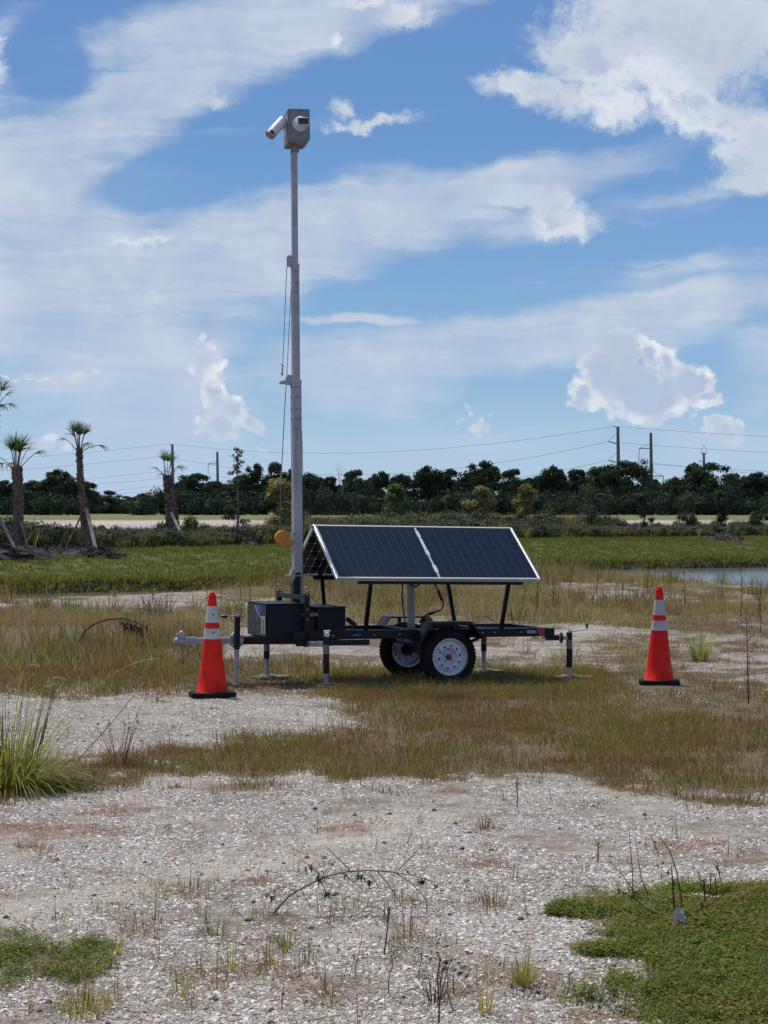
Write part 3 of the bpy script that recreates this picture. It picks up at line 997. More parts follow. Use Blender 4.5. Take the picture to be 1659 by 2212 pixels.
# dry band
X, Y = fan_points(12.2, 22.5, 46000, 0.24)
C = cover(X, Y)
keep = rs.rand(len(X)) < np.maximum(C['band'], C['under']) * (0.66 + 1.5 * C['n1'] + 1.0 * C['n2'])
keep &= clear_of_cones(X, Y)
place('dry_grass_band', X, Y, keep, C_band, 6, 0.7, 1.25, 'low olive and brown grass growing in a band in front of the trailer')
# greener, taller growth in the band: right of the middle and under the trailer
X, Y = fan_points(13.5, 24.0, 26000, 0.22)
C = cover(X, Y)
g = np.clip(ell(C['sx'], C['sy'], 1330, 1590, 330, 70) + C['w'] * 1.6, 0, 1) * C['band'] + 0.9 * C['under'] + np.clip(ell(C['sx'], C['sy'], 560, 1610, 230, 30) + C['w'] - .2, 0, .6) * C['band']
keep = rs.rand(len(X)) < g * 0.75
C_tall = srccoll('src_tall', [tuft_mesh('tall_tuft', m, 12, h, 0.006, 0.07, 1.0, 1.2, 140 + i, 3) for i, (m, h) in enumerate([(M_olive, .17), (M_olive, .13), (M_green, .13), (M_dry, .15)])])
keep &= clear_of_cones(X, Y)
place('green_grass_band', X, Y, keep, C_tall, 4, 0.7, 1.2, 'taller greenish grass around the wheels and right of the middle')

# straw coloured rough grass left of and behind the trailer
X, Y = fan_points(19.3, 60.0, 66000, 0.23)
C = cover(X, Y)
yn = near_berm(C['sx'])
dn = np.maximum.reduce([C['left'], C['back'], 0.35 * C['mid'], 0.22 * C['strip'] * (C['w'] > 0.05)]) * (1 - 0.92 * C['sand']) * (Y < yn + 0.8)
patch = fbm(X * 0.5, Y * 0.28, 401, 4)
sh_ = sstep(Y, 19.3, 24.0)
keep = rs.rand(len(X)) < dn * (0.10 + 1.0 * sstep(patch, 0.40, 0.60))
place('short_left_grass', X, Y, keep & (Y < 23.0) & clear_of_cones(X, Y), C_band, 6, .8, 1.5, 'short olive grass left of the trailer coupler')
keep &= (Y > 22.3)
place('rough_straw_grass', X, Y, keep, C_straw, 5, 0.45, 1.0, 'rough straw coloured grass on the low ground behind the trailer', 0, (0.6, 1.2))

# thin mixed growth over the mottled ground on the right and the foreground patches
X, Y = fan_points(6.0, 16.5, 60000, 0.22, 0)
C = cover(X, Y)
keep = rs.rand(len(X)) < (0.16 * C['sparse'] + 0.03 * C['red'] + 0.005 + 0.03 * (C['n1'] > .12)) * (C['sy'] > C['w'] * 0 + 1690)
place('sparse_grass', X, Y, keep, C_thin, 5, 0.5, 1.15, 'thin dry sprigs of grass scattered over the shell ground')
X, Y = fan_points(16.0, 32.0, 26000, 0.22)
C = cover(X, Y)
rm = sstep(C['sx'], 1230, 1380) * sstep(1560 - C['sy'], -10, 50)
keep = rs.rand(len(X)) < (rm * (0.55 + 1.4 * C['n1']) + C['mid'] * 0.4 + 0.12 * C['strip'] * (C['w'] > 0) + 0.05)
keep &= clear_of_cones(X, Y)
place('mottled_grass', X, Y, keep, C_band, 6, 0.5, 1.0, 'thin brownish grass over shell ground beside the cones')

# creeping green cover, right and bottom left
X, Y = fan_points(6.2, 10.8, 62000, 0.23)
C = cover(X, Y)
keep = rs.rand(len(X)) < np.clip(C['green'] ** 1.6 * (0.75 + 1.6 * C['n2']) * np.where(C['sx'] < 500, .55, 1.05), 0, 1)
place('creeping_cover', X, Y, keep, C_clover, 5, 0.6, 1.7, 'low green creeping weeds spreading over the shells at bottom right')

# lawn of the far bank
X, Y = fan_points(57.0, 116.0, 64000, 0.2)
sx = sx_of(X, Y); t = Y - far_shore(sx)
keep = (t > 0.3) & (t < bank_len(sx) + 9)
place('bank_lawn', X, Y, keep, C_lawn, 3, 0.7, 1.3, 'green grass on the far bank of the pond', 0, (0.6, 1.3))

# sods and dark clumps along the eroded edge of the far bank
n = 2600
s_ = (rs.rand(n) * 2 - 1) * 0.2; sx = CX + s_ * F
D = far_shore(sx); X = s_ * D
D = D + 1.4 * (fbm(X * 0.55, D * 0.0 + 3.3, 31, 3) - 0.5) + rs.uniform(-0.5, 0.9, n)
C_sod = srccoll('src_sod', [tuft_mesh('sod', m, 14, h, .03, .14, 1.1, 1.2, 330 + i, 3) for i, (m, h) in enumerate([(M_clover, .20), (M_olive, .16), (M_lawn, .22), (M_clover, .14)])])
keep = fbm(X * .35, D * 0.1, 521, 3) > .40
place('bank_edge_sods', X, D, keep, C_sod, 4, 0.6, 1.3, 'ragged dark tufts hanging over the eroded pond bank')

# dead brown weeds and olive tussocks mixed through the straw
M_brownweed = leafmat('brown_weeds', [(0.06, 0.04, 0.03), (0.12, 0.08, 0.055), (0.19, 0.13, 0.09)], None, .2, .85)
C_rough = srccoll('src_rough', [tuft_mesh('rough_tuft', m, k, h, .010, .10, .6, .5, 350 + i, 3) for i, (m, k, h) in enumerate([(M_brownweed, 14, .40), (M_brownweed, 9, .55), (M_olive, 26, .45), (M_green, 22, .40), (M_straw, 24, .55)])])
X, Y = fan_points(23.0, 58.0, 9000, 0.23)
C = cover(X, Y); yn = near_berm(C['sx'])
pt = fbm(X * .7 + 9, Y * .35, 402, 4)
dn = np.maximum.reduce([C['left'], C['back'] * 1.0, 0.2 * C['mid']]) * (1 - 0.6 * C['sand']) * (Y < yn + 1.0)
keep = rs.rand(len(X)) < dn * sstep(pt, .46, .66) * .8
place('rough_weeds', X, Y, keep, C_rough, 5, 0.5, 1.15, 'brown dead weeds and olive tussocks mixed through the straw grass', 0, (.7, 1.2))
# grass blades poking through the creeping cover
X, Y = fan_points(6.2, 10.8, 9000, 0.23)
C = cover(X, Y)
keep = rs.rand(len(X)) < C['green'] * .16
place('cover_grass', X, Y, keep, C_thin, 5, 0.35, .75, 'thin grass blades poking through the creeping green cover')

# dead straw lying on the lot, and reddish brown moss-like sprigs on the rusty patches
M_bits = leafmat('straw_bits', [(0.13, 0.09, 0.06), (0.24, 0.18, 0.12), (0.38, 0.30, 0.20), (0.16, 0.11, 0.08)], None, .1, .9)
M_redm = leafmat('red_sprigs', [(0.13, 0.07, 0.05), (0.24, 0.135, 0.095), (0.34, 0.23, 0.165), (0.19, 0.125, 0.085)], None, .2, .85)


def bits_mesh(seed, m, k, up_, L0):
    q = random.Random(seed); mb = MB()
    for i in range(k):
        mb.blade((q.uniform(-.05, .05), q.uniform(-.05, .05), q.uniform(.002, .010)), (q.uniform(-1, 1), q.uniform(-1, 1), q.uniform(-.05, up_)), q.uniform(.4, 1) * L0, .0028, .35, 2, q.random())
    return mb.mesh('straw_bit', m)


C_bits = srccoll('src_bits', [bits_mesh(i, M_bits, 8, .2, .045) for i in range(4)])
C_red = srccoll('src_red', [bits_mesh(20 + i, M_redm, 16, 1.6, .018) for i in range(4)])
X, Y = fan_points(5.8, 21.0, 60000, 0.22, 0.5)
C = cover(X, Y)
k = .05 + .30 * np.clip(fbm(X * .9 + 5, Y * .6, 601, 4) * 2 - .85, 0, 1) + .35 * C['sparse'] + .25 * C['band'] + .12 * C['red'] + .1 * C['green']
keep = rs.rand(len(X)) < k * .75
place('dead_straw', X, Y, keep, C_bits, 4, .6, 1.4, 'bits of dead straw lying over the shell ground')
X, Y = fan_points(6.0, 18.0, 70000, 0.22, 0.5)
C = cover(X, Y)
keep = rs.rand(len(X)) < C['red'] ** 1.5 * .45
place('rusty_moss', X, Y, keep, C_red, 4, .6, 1.3, 'rusty brown dried sprigs in patches on the shell ground', 0, (.35, .7))

# odd dark stones and lumps of soil
M_stone = surf('dark_stone', (0.075, 0.065, 0.055), (0.04, 0.035, 0.03), .9, 0, 20, None, bumps=.5)


def clod_mesh(seed):
    q = random.Random(seed); mb = MB()
    vs = [(0, 0, .012)] + [(.014 * math.cos(a) * q.uniform(.7, 1.2), .012 * math.sin(a) * q.uniform(.7, 1.2), q.uniform(.003, .007)) for a in np.linspace(0, 5.4, 7)] + [(.016 * math.cos(a), .014 * math.sin(a), -.004) for a in np.linspace(0, 5.4, 7)]
    mb.add(vs, [(0, 1 + i, 1 + (i + 1) % 7) for i in range(7)] + [(1 + i, 8 + i, 8 + (i + 1) % 7, 1 + (i + 1) % 7) for i in range(7)])
    return mb.mesh('clod', M_stone)


C_clod = srccoll('src_clod', [clod_mesh(i) for i in range(4)])
X, Y = fan_points(6.0, 20.0, 1500, 0.22, .5)
C = cover(X, Y)
keep = rs.rand(len(X)) < (1 - C['band']) * (1 - C['green']) * .22
place('dark_stones', X, Y, keep, C_clod, 4, .3, 1.1, 'small dark stones and lumps of soil among the shells')

# low olive and brown growth between the straw and the shells at left
X, Y = fan_points(19.0, 24.5, 16000, 0.23)
C = cover(X, Y)
dn = np.maximum(C['left'], .6 * C['mid']) * sstep(1512 - C['sy'] + C['w'] * 60, -10, 24)
keep = (rs.rand(len(X)) < dn * .8) & clear_of_cones(X, Y)
place('low_left_growth', X, Y, keep, C_band, 6, .9, 1.6, 'low olive and brown growth between the straw grass and the shells at left')


# ================================================================== trees and shrubs
def foliage(q, mb, blobs, nleaf, size, squash=1.0, inner=0.55, updir=0.3, zk=1.0):
    """leaf-sized faces spread through a set of ellipsoid clumps"""
    tot = sum(b[3] * b[3] for b in blobs)
    for (x, y, z, r, rz) in blobs:
        k = int(nleaf * r * r / tot) + 3
        tb = q.uniform(0, 0.45)
        for i in range(k):
            u = q.uniform(-1, 1); a = q.uniform(0, 2 * PI); rr = (inner + (1 - inner) * q.random() ** 0.5)
            c = math.sqrt(1 - u * u)
            n = Vector((c * math.cos(a), c * math.sin(a), u))
            p = Vector((x + n.x * r * rr, y + n.y * r * rr, z + n.z * rz * rr))
            if p.z < 0.02: p.z = q.uniform(0.02, 0.1)
            n = Vector((n.x, n.y, n.z * zk))
            nn = (n + Vector((q.uniform(-1, 1), q.uniform(-1, 1), (q.uniform(-.6, 1) + updir) * zk)) * 0.8).normalized()
            ex = nn.orthogonal().normalized(); ex = Matrix.Rotation(q.uniform(0, 6.28), 3, nn) @ ex; ey = nn.cross(ex)
            s = size * q.uniform(0.6, 1.3)
            mb.add([p - ex * s, p - ey * s * .55, p + ex * s, p + ey * s * .55], [(0, 1, 2, 3)], min(1, tb + q.random() * 0.6))


def branches(q, mb, blobs, base_z, r0, top):
    """tapered trunk and limbs reaching the clumps"""
    hgt = top
    fork = hgt * q.uniform(0.25, 0.4)
    mb.tube([(0, 0, -0.1), (q.uniform(-.03, .03) * hgt, 0, fork * .5), (0, 0, fork)], [r0 * 1.3, r0, r0 * .85], 7)
    for b in sorted(blobs, key=lambda t: -t[3])[:12]:
        tgt = Vector((b[0], b[1], b[2]))
        st_ = Vector((0, 0, fork * q.uniform(0.7, 1.0)))
        md = st_.lerp(tgt, 0.5) + Vector((q.uniform(-.05, .05), q.uniform(-.05, .05), q.uniform(0, .05))) * hgt
        mb.tube([st_, md, tgt], [r0 * .55, r0 * .35, r0 * .1], 5)


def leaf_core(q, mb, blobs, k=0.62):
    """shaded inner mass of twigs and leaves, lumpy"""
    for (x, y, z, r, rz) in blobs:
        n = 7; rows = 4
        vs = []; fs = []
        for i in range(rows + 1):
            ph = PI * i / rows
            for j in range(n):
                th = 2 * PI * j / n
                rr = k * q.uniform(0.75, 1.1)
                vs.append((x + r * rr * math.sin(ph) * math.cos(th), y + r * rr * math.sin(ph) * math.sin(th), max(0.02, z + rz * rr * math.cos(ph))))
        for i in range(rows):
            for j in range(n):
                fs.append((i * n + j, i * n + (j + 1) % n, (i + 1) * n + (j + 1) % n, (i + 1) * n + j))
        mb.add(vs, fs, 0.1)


def oak_parts(seed, H, Wd, nleaf=6500, size=0.21, low=0.06, M=None):
    q = random.Random(seed)
    blobs = []
    nb = q.randint(20, 26)
    for i in range(nb):
        a = q.uniform(0, 2 * PI)
        zz = q.uniform(low, 0.86) * H
        zz = q.uniform(low, 0.74) * H
        env = math.sqrt(max(.05, 1 - max(0, (zz / H - .3) / .55) ** 2))
        rr = Wd * 0.80 * env * math.sqrt(q.random())
        r = Wd * q.uniform(0.26, 0.40)
        blobs.append((rr * math.cos(a), rr * math.sin(a) * 0.8, zz, r, r * q.uniform(0.6, 0.85)))
    for i in range(16):   # small lumps on the crown's edge
        a = q.uniform(0, 2 * PI); ph = q.uniform(.1, 1.5)
        zz = (.42 + .46 * math.sin(ph)) * H
        rr = Wd * .86 * math.cos(ph) * q.uniform(.85, 1.05)
        r = Wd * q.uniform(0.18, 0.27)
        blobs.append((rr * math.cos(a), rr * math.sin(a) * .8, zz, r, r * .7))
    # seat the crown: highest leaf at H
    mz = max(b[2] + b[4] for b in blobs); k = H / mz
    blobs = [(b[0], b[1], b[2] * k, b[3], b[4]) for b in blobs]
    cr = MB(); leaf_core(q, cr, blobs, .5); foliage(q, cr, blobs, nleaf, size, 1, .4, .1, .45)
    tr = MB(); branches(q, tr, blobs, 0, 0.02 * H + 0.08, H * .8)
    return cr, tr


M_oak = leafmat('oak_foliage', [(0.018, 0.032, 0.021), (0.029, 0.047, 0.029), (0.044, 0.067, 0.038), (0.062, 0.090, 0.047)], None, 0.1, 0.9)
M_oak2 = leafmat('grey_foliage', [(0.045, 0.06, 0.045), (0.06, 0.08, 0.055), (0.085, 0.105, 0.07), (0.11, 0.13, 0.085)], None, 0.2, 0.7)
M_young = leafmat('young_foliage', [(0.07, 0.11, 0.04), (0.11, 0.155, 0.05), (0.15, 0.19, 0.065), (0.19, 0.22, 0.08)], None, 0.3, 0.6)
M_young2 = leafmat('yellowish_foliage', [(0.12, 0.13, 0.04), (0.18, 0.185, 0.055), (0.24, 0.225, 0.075), (0.29, 0.26, 0.09)], None, 0.3, 0.6)
M_dark = leafmat('dark_shrub', [(0.03, 0.05, 0.028), (0.045, 0.07, 0.035), (0.065, 0.09, 0.042), (0.09, 0.115, 0.055)], None, 0.2, 0.6)
M_bark = surf('bark', (0.13, 0.105, 0.085), (0.07, 0.055, 0.045), 0.9, 0, 3, None, bumps=0.5, bscale=20)
M_bark2 = surf('pale_bark', (0.27, 0.24, 0.20), (0.17, 0.145, 0.12), 0.9, 0, 3, None, bumps=0.5, bscale=20)
M_wood = surf('weathered_timber', (0.36, 0.33, 0.28), (0.25, 0.22, 0.18), 0.85, 0, 3, (0.12, 0.10, 0.08), 6, .6, 0.4, 30)

oaks = []
for i in range(7):
    cr, tr = oak_parts(500 + i, 9.0, 4.6)
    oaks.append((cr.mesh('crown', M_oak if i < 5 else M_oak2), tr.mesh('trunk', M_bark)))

TL = [  # picture x, y of the top, half width in picture units, distance, variant, what it looks like
    (-55, 1030, 45, 420, 0, 'dark oak at the far left edge of the distant tree line'),
    (12, 1037, 34, 415, 1, 'dark oak behind the crown of the shorter leftmost palm'),
    (72, 1038, 38, 425, 2, 'rounded dark oak between the two tallest palms, left of the highest one there'),
    (133, 1013, 52, 410, 3, 'tall broad dark oak standing highest between the two left palms'),
    (186, 1040, 30, 430, 4, 'dark oak half hidden behind the second palm trunk'),
    (232, 1060, 34, 465, 5, 'pale bluish tree far off right of the second palm'),
    (272, 1072, 28, 465, 6, 'low grey tree far off left of the brown roof'),
    (308, 1066, 22, 460, 1, 'small rounded tree just left of the brown roof'),
    (425, 1023, 56, 415, 0, 'wide domed dark oak right of the third palm'),
    (492, 1045, 30, 425, 2, 'dark tree below the farther of the two left power poles'),
    (548, 1000, 34, 420, 3, 'dark tree just right of the slender young cypress'),
    (596, 998, 30, 415, 4, 'dark oak crown showing left of the mast'),
    (628, 1012, 26, 430, 1, 'dark tree directly behind the mast'),
    (668, 1021, 34, 420, 2, 'dark tree just right of the mast'),
    (714, 1030, 30, 430, 0, 'dark low tree under the bare dead tree'),
    (770, 1014, 36, 415, 4, 'dark tree right of the bare dead tree'),
    (818, 1017, 36, 425, 3, 'dark oak above the left half of the solar panel'),
    (868, 1024, 34, 430, 1, 'dark tree behind the young green tree left of the panel joint'),
    (924, 1006, 40, 415, 2, 'dark oak with a twin top above the panel joint'),
    (972, 1013, 36, 425, 0, 'dark tree left of the largest crown behind the panel'),
    (1040, 994, 60, 410, 3, 'largest domed dark oak behind the right half of the panel'),
    (1110, 1012, 36, 425, 4, 'dark tree above the right end of the panel'),
    (1144, 1032, 28, 430, 1, 'low dark tree behind the olive young tree right of the panel'),
    (1194, 1005, 34, 415, 2, 'dark oak with a knobbly top right of the panel'),
    (1246, 1014, 42, 425, 0, 'dark oak left of the right power poles'),
    (1296, 1008, 44, 420, 4, 'dark oak just left of the tallest right power pole'),
    (1348, 994, 60, 408, 1, 'broad high oak at the foot of the tallest right power pole'),
    (1408, 1030, 34, 425, 3, 'dark tree at the foot of the second right power pole'),
    (1462, 1038, 36, 430, 2, 'lower dark tree in the gap right of the power poles'),
    (1498, 1000, 30, 410, 4, 'dark oak limb crown left of the big spreading oak on the right'),
    (1536, 1000, 66, 405, 0, 'big spreading oak on the right, below the small far pole'),
    (1594, 1022, 40, 420, 3, 'dark tree right of the big spreading oak'),
    (1640, 1019, 40, 415, 1, 'dark tree at the right edge of the picture'),
    (1705, 1025, 50, 420, 2, 'dark oak beyond the right edge of the tree line'),
]
for k, (sx, ty, hw, D, var, lab) in enumerate(TL):
    H = EYE + (HY - ty) * D / F
    Wm = hw * D / F
    g = thing('oak_tree', lab, 'tree', (at(sx, HY, D).x, D, 0.15), R.uniform(0, 6.28), 'dark trees along the far tree line')
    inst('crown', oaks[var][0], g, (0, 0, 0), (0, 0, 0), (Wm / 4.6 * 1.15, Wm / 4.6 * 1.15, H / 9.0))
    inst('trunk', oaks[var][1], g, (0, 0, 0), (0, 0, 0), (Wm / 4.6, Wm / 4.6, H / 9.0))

# a second row behind fills the line; nothing tells these apart
q = random.Random(78)
for i in range(30):
    sx = -40 + 1760 * (i + .5) / 30 + q.uniform(-12, 12)
    if 185 < sx < 350: continue
    D = q.uniform(438, 455); ty = q.uniform(1026, 1046)
    H = EYE + (HY - ty) * D / F; Wm = q.uniform(38, 48) * D / F
    g = thing('oak_tree', 'dark tree of the hidden second row filling the gaps of the tree line', 'tree', (at(sx, HY, D).x, D, 0.15), q.uniform(0, 6.28), 'second row of the far tree line')
    v_ = q.randrange(5)
    inst('crown', oaks[v_][0], g, (0, 0, 0), (0, 0, 0), (Wm / 4.6, Wm / 4.6, H / 9.0))
    inst('trunk', oaks[v_][1], g, (0, 0, 0), (0, 0, 0), (Wm / 4.6, Wm / 4.6, H / 9.0))

# low growth at the feet of the far trees: one mass
q = random.Random(77)
ub = MB()
for i in range(170):
    sx = -120 + 1900 * (i + q.random()) / 170
    D = q.uniform(392, 402) if not 195 < sx < 300 else q.uniform(440, 500)
    x = at(sx, HY, D).x; r = q.uniform(1.5, 2.8) * (1 if not 195 < sx < 300 else .6)
    hb = [(x, D, r * q.uniform(.5, 1.25), r, r * .9)]
    leaf_core(q, ub, hb, .6); foliage(q, ub, hb, 230, 0.24, 1, .5, .1, .35)
tag(ub.obj('tree_line_undergrowth', M_oak), 'dark undergrowth at the foot of the far tree line', None, None, 'stuff')
# softer rounded grey-green shrubs in front of the line
sg = [(700, 1052, 26), (735, 1058, 24), (668, 1056, 20), (760, 1072, 20), (1310, 1070, 22), (1240, 1078, 24), (1430, 1072, 24), (1488, 1060, 30), (1190, 1082, 22)]
cr, tr = oak_parts(611, 5.0, 3.0, 1500, .2, .05)
gm = cr.mesh('crown', M_oak2)
PLC = ['right of the mast, low before the dark line', 'below the bare dead tree, right one of two', 'closest to the mast', 'under the left half of the panel skyline',
       'left of the right power poles', 'behind the feathery grey young tree', 'between the right poles and the big oak', 'at the left foot of the big spreading oak', 'right of the olive young tree']
for (sx, ty, hw), pl in zip(sg, PLC):
    D = 385; H = EYE + (HY - ty) * D / F
    o = inst('round_shrub', gm, None, (at(sx, HY, D).x, D, .15), (0, 0, R.uniform(0, 6)), (hw * D / F / 3.0, hw * D / F / 3.0, H / 5.0))
    tag(o, 'grey-green rounded shrub ' + pl, 'shrub', 'rounded shrubs before the far tree line')


# the bare dead tree and the half bare one by the power pole
def bare_tree(q, mb, p, d, L, r, depth):
    e = p + d * L
    mb.tube([p, p.lerp(e, .5) + Vector((q.uniform(-.06, .06), q.uniform(-.06, .06), 0)) * L, e], [r, r * .8, r * .55], 5)
    if depth == 0: return
    for k in range(q.choice([2, 3])):
        nd = (d + Vector((q.uniform(-.8, .8), q.uniform(-.5, .5), q.uniform(-.1, .5)))).normalized()
        bare_tree(q, mb, e, nd, L * q.uniform(.55, .8), r * .55, depth - 1)


q = random.Random(5); mb = MB()
D = 402
bare_tree(q, mb, Vector((0, 0, 0)), Vector((0, 0, 1)), 5.0, .22, 4)
g = thing('dead_tree', 'bare whitish dead tree rising above the tree line right of the mast', 'tree', (at(733, HY, D).x, D, .1))
mb.obj('trunk', M_bark2, g).scale = (0.62, 0.62, 0.68)
q = random.Random(9); mb = MB()
bare_tree(q, mb, Vector((0, 0, 0)), Vector((0.05, 0, 1)), 4.2, .2, 4)
g = thing('half_bare_tree', 'thin half bare tree beside the second right power pole', 'tree', (at(1393, HY, D).x, D, .1))
mb.obj('trunk', M_bark, g).scale = (.8, .8, 0.85)
lf = MB(); foliage(q, lf, [(0.4, 0, 8.2, 1.3, 1.2), (-.6, 0, 6.0, 1.3, 1.0), (1.6, 0, 5.4, 1.2, 1.3), (.4, 0, 3.6, 2.2, 2.2), (-.2, 0, 9.6, .8, .6), (2.0, 0, 3.2, 1.1, 1.4)], 1000, .2, 1, .2)
lf.obj('crown', M_oak, g)


# ------------------------------------------------------------------ young planted trees on the far bank
def young(kind, seed):
    q = random.Random(seed); bl = []
    if kind == 'oval':
        for i in range(17):
            t = q.random(); zz = .35 + t * 2.35
            w_ = .55 * math.sin(PI * min(.96, .14 + t * .8)) + .06
            a = q.uniform(0, 6.28); rr = w_ * q.uniform(.15, .8)
            bl.append((rr * math.cos(a), rr * math.sin(a), zz, .27 * q.uniform(.6, 1.1), .30))
        H = 3.0
    elif kind == 'cypress':
        for i in range(44):
            t = (i + q.random()) / 44; zz = .65 + t * 2.3
            w_ = .42 * (1 - t) ** 1.0 + .05
            a = q.uniform(0, 6.28); rr = w_ * q.uniform(.3, 1.1)
            bl.append((rr * math.cos(a), rr * math.sin(a), zz, .14 * q.uniform(.7, 1.2) * (1.3 - t * .7), .06))
        H = 3.0
    elif kind == 'feather':
        for i in range(26):
            t = q.random(); zz = .7 + t * 2.2
            w_ = .62 * math.sin(PI * min(.93, .22 + t * .72)) + .03
            a = q.uniform(0, 6.28); rr = w_ * q.uniform(.2, 1)
            bl.append((rr * math.cos(a), rr * math.sin(a), zz, .20, .26))
        H = 3.0
    elif kind == 'hourglass':
        for i in range(22):
            t = q.random(); zz = .25 + t * 2.4
            w_ = .30 + .22 * abs(math.sin(t * PI * 1.6 + .4))
            a = q.uniform(0, 6.28); rr = w_ * q.uniform(.1, .9)
            bl.append((rr * math.cos(a), rr * math.sin(a), zz, .24, .27))
        H = 2.9
    cr = MB()
    if kind in ('oval', 'hourglass'): leaf_core(q, cr, bl, .5)
    foliage(q, cr, bl, {'oval': 2600, 'cypress': 1700, 'feather': 1900, 'hourglass': 2400}[kind], {'oval': .05, 'cypress': .035, 'feather': .04, 'hourglass': .05}[kind], 1, .25)
    tr = MB()
    tr.tube([(0, 0, -.1), (.02, 0, 1.0), (0, .02, 2.0), (0, 0, H * .97)], [.045, .035, .022, .006], 6)
    for i in range(14):
        b = q.choice(bl); s0 = Vector((0, 0, max(.4, b[2] - .25)))
        tr.tube([s0, Vector(b[:3])], [.014, .005], 4)
    return cr, tr, H


def zfar(sx, D):
    return hz(at(sx, HY, D).x, D)


YT = [  # x, top y, D, kind, material, width scale, label
    (513, 962, 88, 'cypress', M_dark, 1.0, 'slender young cypress with sparse tiers standing between the third palm and the mast', 'young_cypress', 3),
    (603, 1028, 92, 'oval', M_young2, 1.15, 'yellowish young tree showing just left of the mast', 'young_tree', 1),
    (851, 1042, 108, 'oval', M_young, 1.05, 'green young tree above the left half of the solar panel', 'young_tree', 2),
    (1040, 1047, 108, 'oval', M_young2, 1.1, 'yellow-green young tree above the right half of the solar panel', 'young_tree', 4),
    (1137, 1040, 110, 'oval', M_young2, 1.0, 'olive young tree just right of the panel ridge', 'young_tree', 5),
    (1277, 1022, 112, 'feather', M_oak2, 1.0, 'feathery grey-green young tree left of the right power poles', 'young_tree', 6),
    (1392, 1052, 108, 'hourglass', M_dark, .8, 'dark narrow young tree below the second right power pole', 'young_tree', 7),
    (1556, 1052, 112, 'hourglass', M_dark, .95, 'dark young tree with a leaning foot in front of the big oak', 'young_tree', 8),
]
for sx, ty, D, kind, m, wsc, lab, nm, sd_ in YT:
    cr, tr, H = young(kind, 700 + sd_)
    z = zfar(sx, D); top = EYE + (HY - ty) * D / F
    k = (top - z) / H
    g = thing(nm, lab, 'tree', (at(sx, HY, D).x, D, z), R.uniform(0, 6), 'young trees planted on the far bank')
    a = cr.obj('crown', m, g); a.scale = (k * wsc * (1.6 if kind == 'oval' else 1.25),) * 2 + (k,)
    b_ = tr.obj('trunk', M_bark2 if kind == 'cypress' else M_bark, g); b_.scale = (k, k, k)


# ------------------------------------------------------------------ cabbage palms with timber props
M_palmleaf = leafmat('palm_leaf', [(0.05, 0.085, 0.035), (0.075, 0.12, 0.045), (0.11, 0.16, 0.055), (0.16, 0.19, 0.08)], None, 0.3, 0.45)
M_boots = leafmat('palm_boots', [(0.06, 0.032, 0.024), (0.15, 0.09, 0.068), (0.26, 0.18, 0.145), (0.36, 0.29, 0.245)], None, 0.0, 0.9)
M_deadleaf = leafmat('dead_frond', [(0.12, 0.08, 0.05), (0.2, 0.14, 0.09)], None, 0.2, 0.8)


def palm(lab, sx, by, D, H, rb, rt, lean, crownr, up_, seed, name='cabbage_palm', nfr=15, gap=0.35, boots=True):
    q = random.Random(seed)
    z = hz(at(sx, HY, D).x, D)
    g = thing(name, lab, 'palm tree', (at(sx, HY, D).x, D, z), 0, 'cabbage palms on the far bank')
    tr = MB()
    ax = lambda t: Vector((lean * t + .04 * math.sin(t * 4 + seed), .03 * math.sin(t * 5), t * H))
    prof = lambda t: rb * (1 - t) + rt * t
    tr.tube([ax(t / 12) for t in range(13)], [prof(t / 12) * (1.0 + .05 * math.sin(t * 2.3)) for t in range(13)], 12)
    if boots:
        rows = int(H / .085)
        for i in range(rows):
            t = i / rows
            if i % 1 == 0:
                for j in range(9):
                    a = (j / 9 + (i % 2) / 18) * 2 * PI + q.uniform(-.15, .15)
                    n = Vector((math.cos(a), math.sin(a), 0)); tg = Vector((-n.y, n.x, 0))
                    c = ax(t) + n * prof(t) * .95
                    lng = q.uniform(.07, .17) * (1.3 if rt > .15 else .8)
                    ww = .045 * rb / .17
                    tipp = c + n * q.uniform(.02, .07) + Vector((0, 0, lng)) + tg * q.uniform(-.03, .03)
                    tn = q.random()
                    tr.add([c - tg * ww, c + tg * ww, tipp + tg * ww * .3, tipp - tg * ww * .3, c - n * .03, c - n * .02 + Vector((0, 0, lng * .8))],
                           [(0, 1, 2, 3), (0, 3, 5, 4), (1, 4, 5, 2)], tn)
    tr.obj('trunk', M_boots, g)
    top = ax(1.0)
    for i in range(nfr):
        f = i / nfr
        a = i * 2.399 + q.uniform(-.3, .3)
        elev = math.radians((88 - up_ * f + q.uniform(-9, 9)) if i < nfr - 4 else q.uniform(18, 52))
        h_ = Vector((math.cos(a), math.sin(a), 0))
        d = h_ * math.cos(elev) + Vector((0, 0, math.sin(elev)))
        pl = gap * q.uniform(.8, 1.25) + .12
        p0 = top + Vector((0, 0, -.1)) + h_ * rt * .4
        mid = p0 + d * pl * .55 + Vector((0, 0, .02)); end = p0 + d * pl - Vector((0, 0, .05 * (1 - math.sin(elev))))
        fr = MB()
        fr.tube([p0, mid, end], [.016, .012, .009], 5, tone=.8)
        sd1 = Vector((-h_.y, h_.x, 0)); nrm = sd1.cross(d).normalized()
        nb = 17
        for j in range(nb):
            u = (j / (nb - 1) - .5) * 2
            ang = u * math.radians(36)
            dd = (d * math.cos(ang) + sd1 * math.sin(ang) + nrm * q.uniform(-.10, .16)).normalized()
            L = crownr * 1.25 * (1.0 - .22 * abs(u) ** 2) * q.uniform(.88, 1.08)
            fr.blade(end - dd * .02, dd, L, .030, .45 + .8 * abs(u) * q.random() + .7 * f + .25 * q.random(), 4, q.random(), (sd1 * math.cos(ang) - d * math.sin(ang) + nrm * .25), .06)
        fr.obj('frond', M_palmleaf, g)
    return g, z


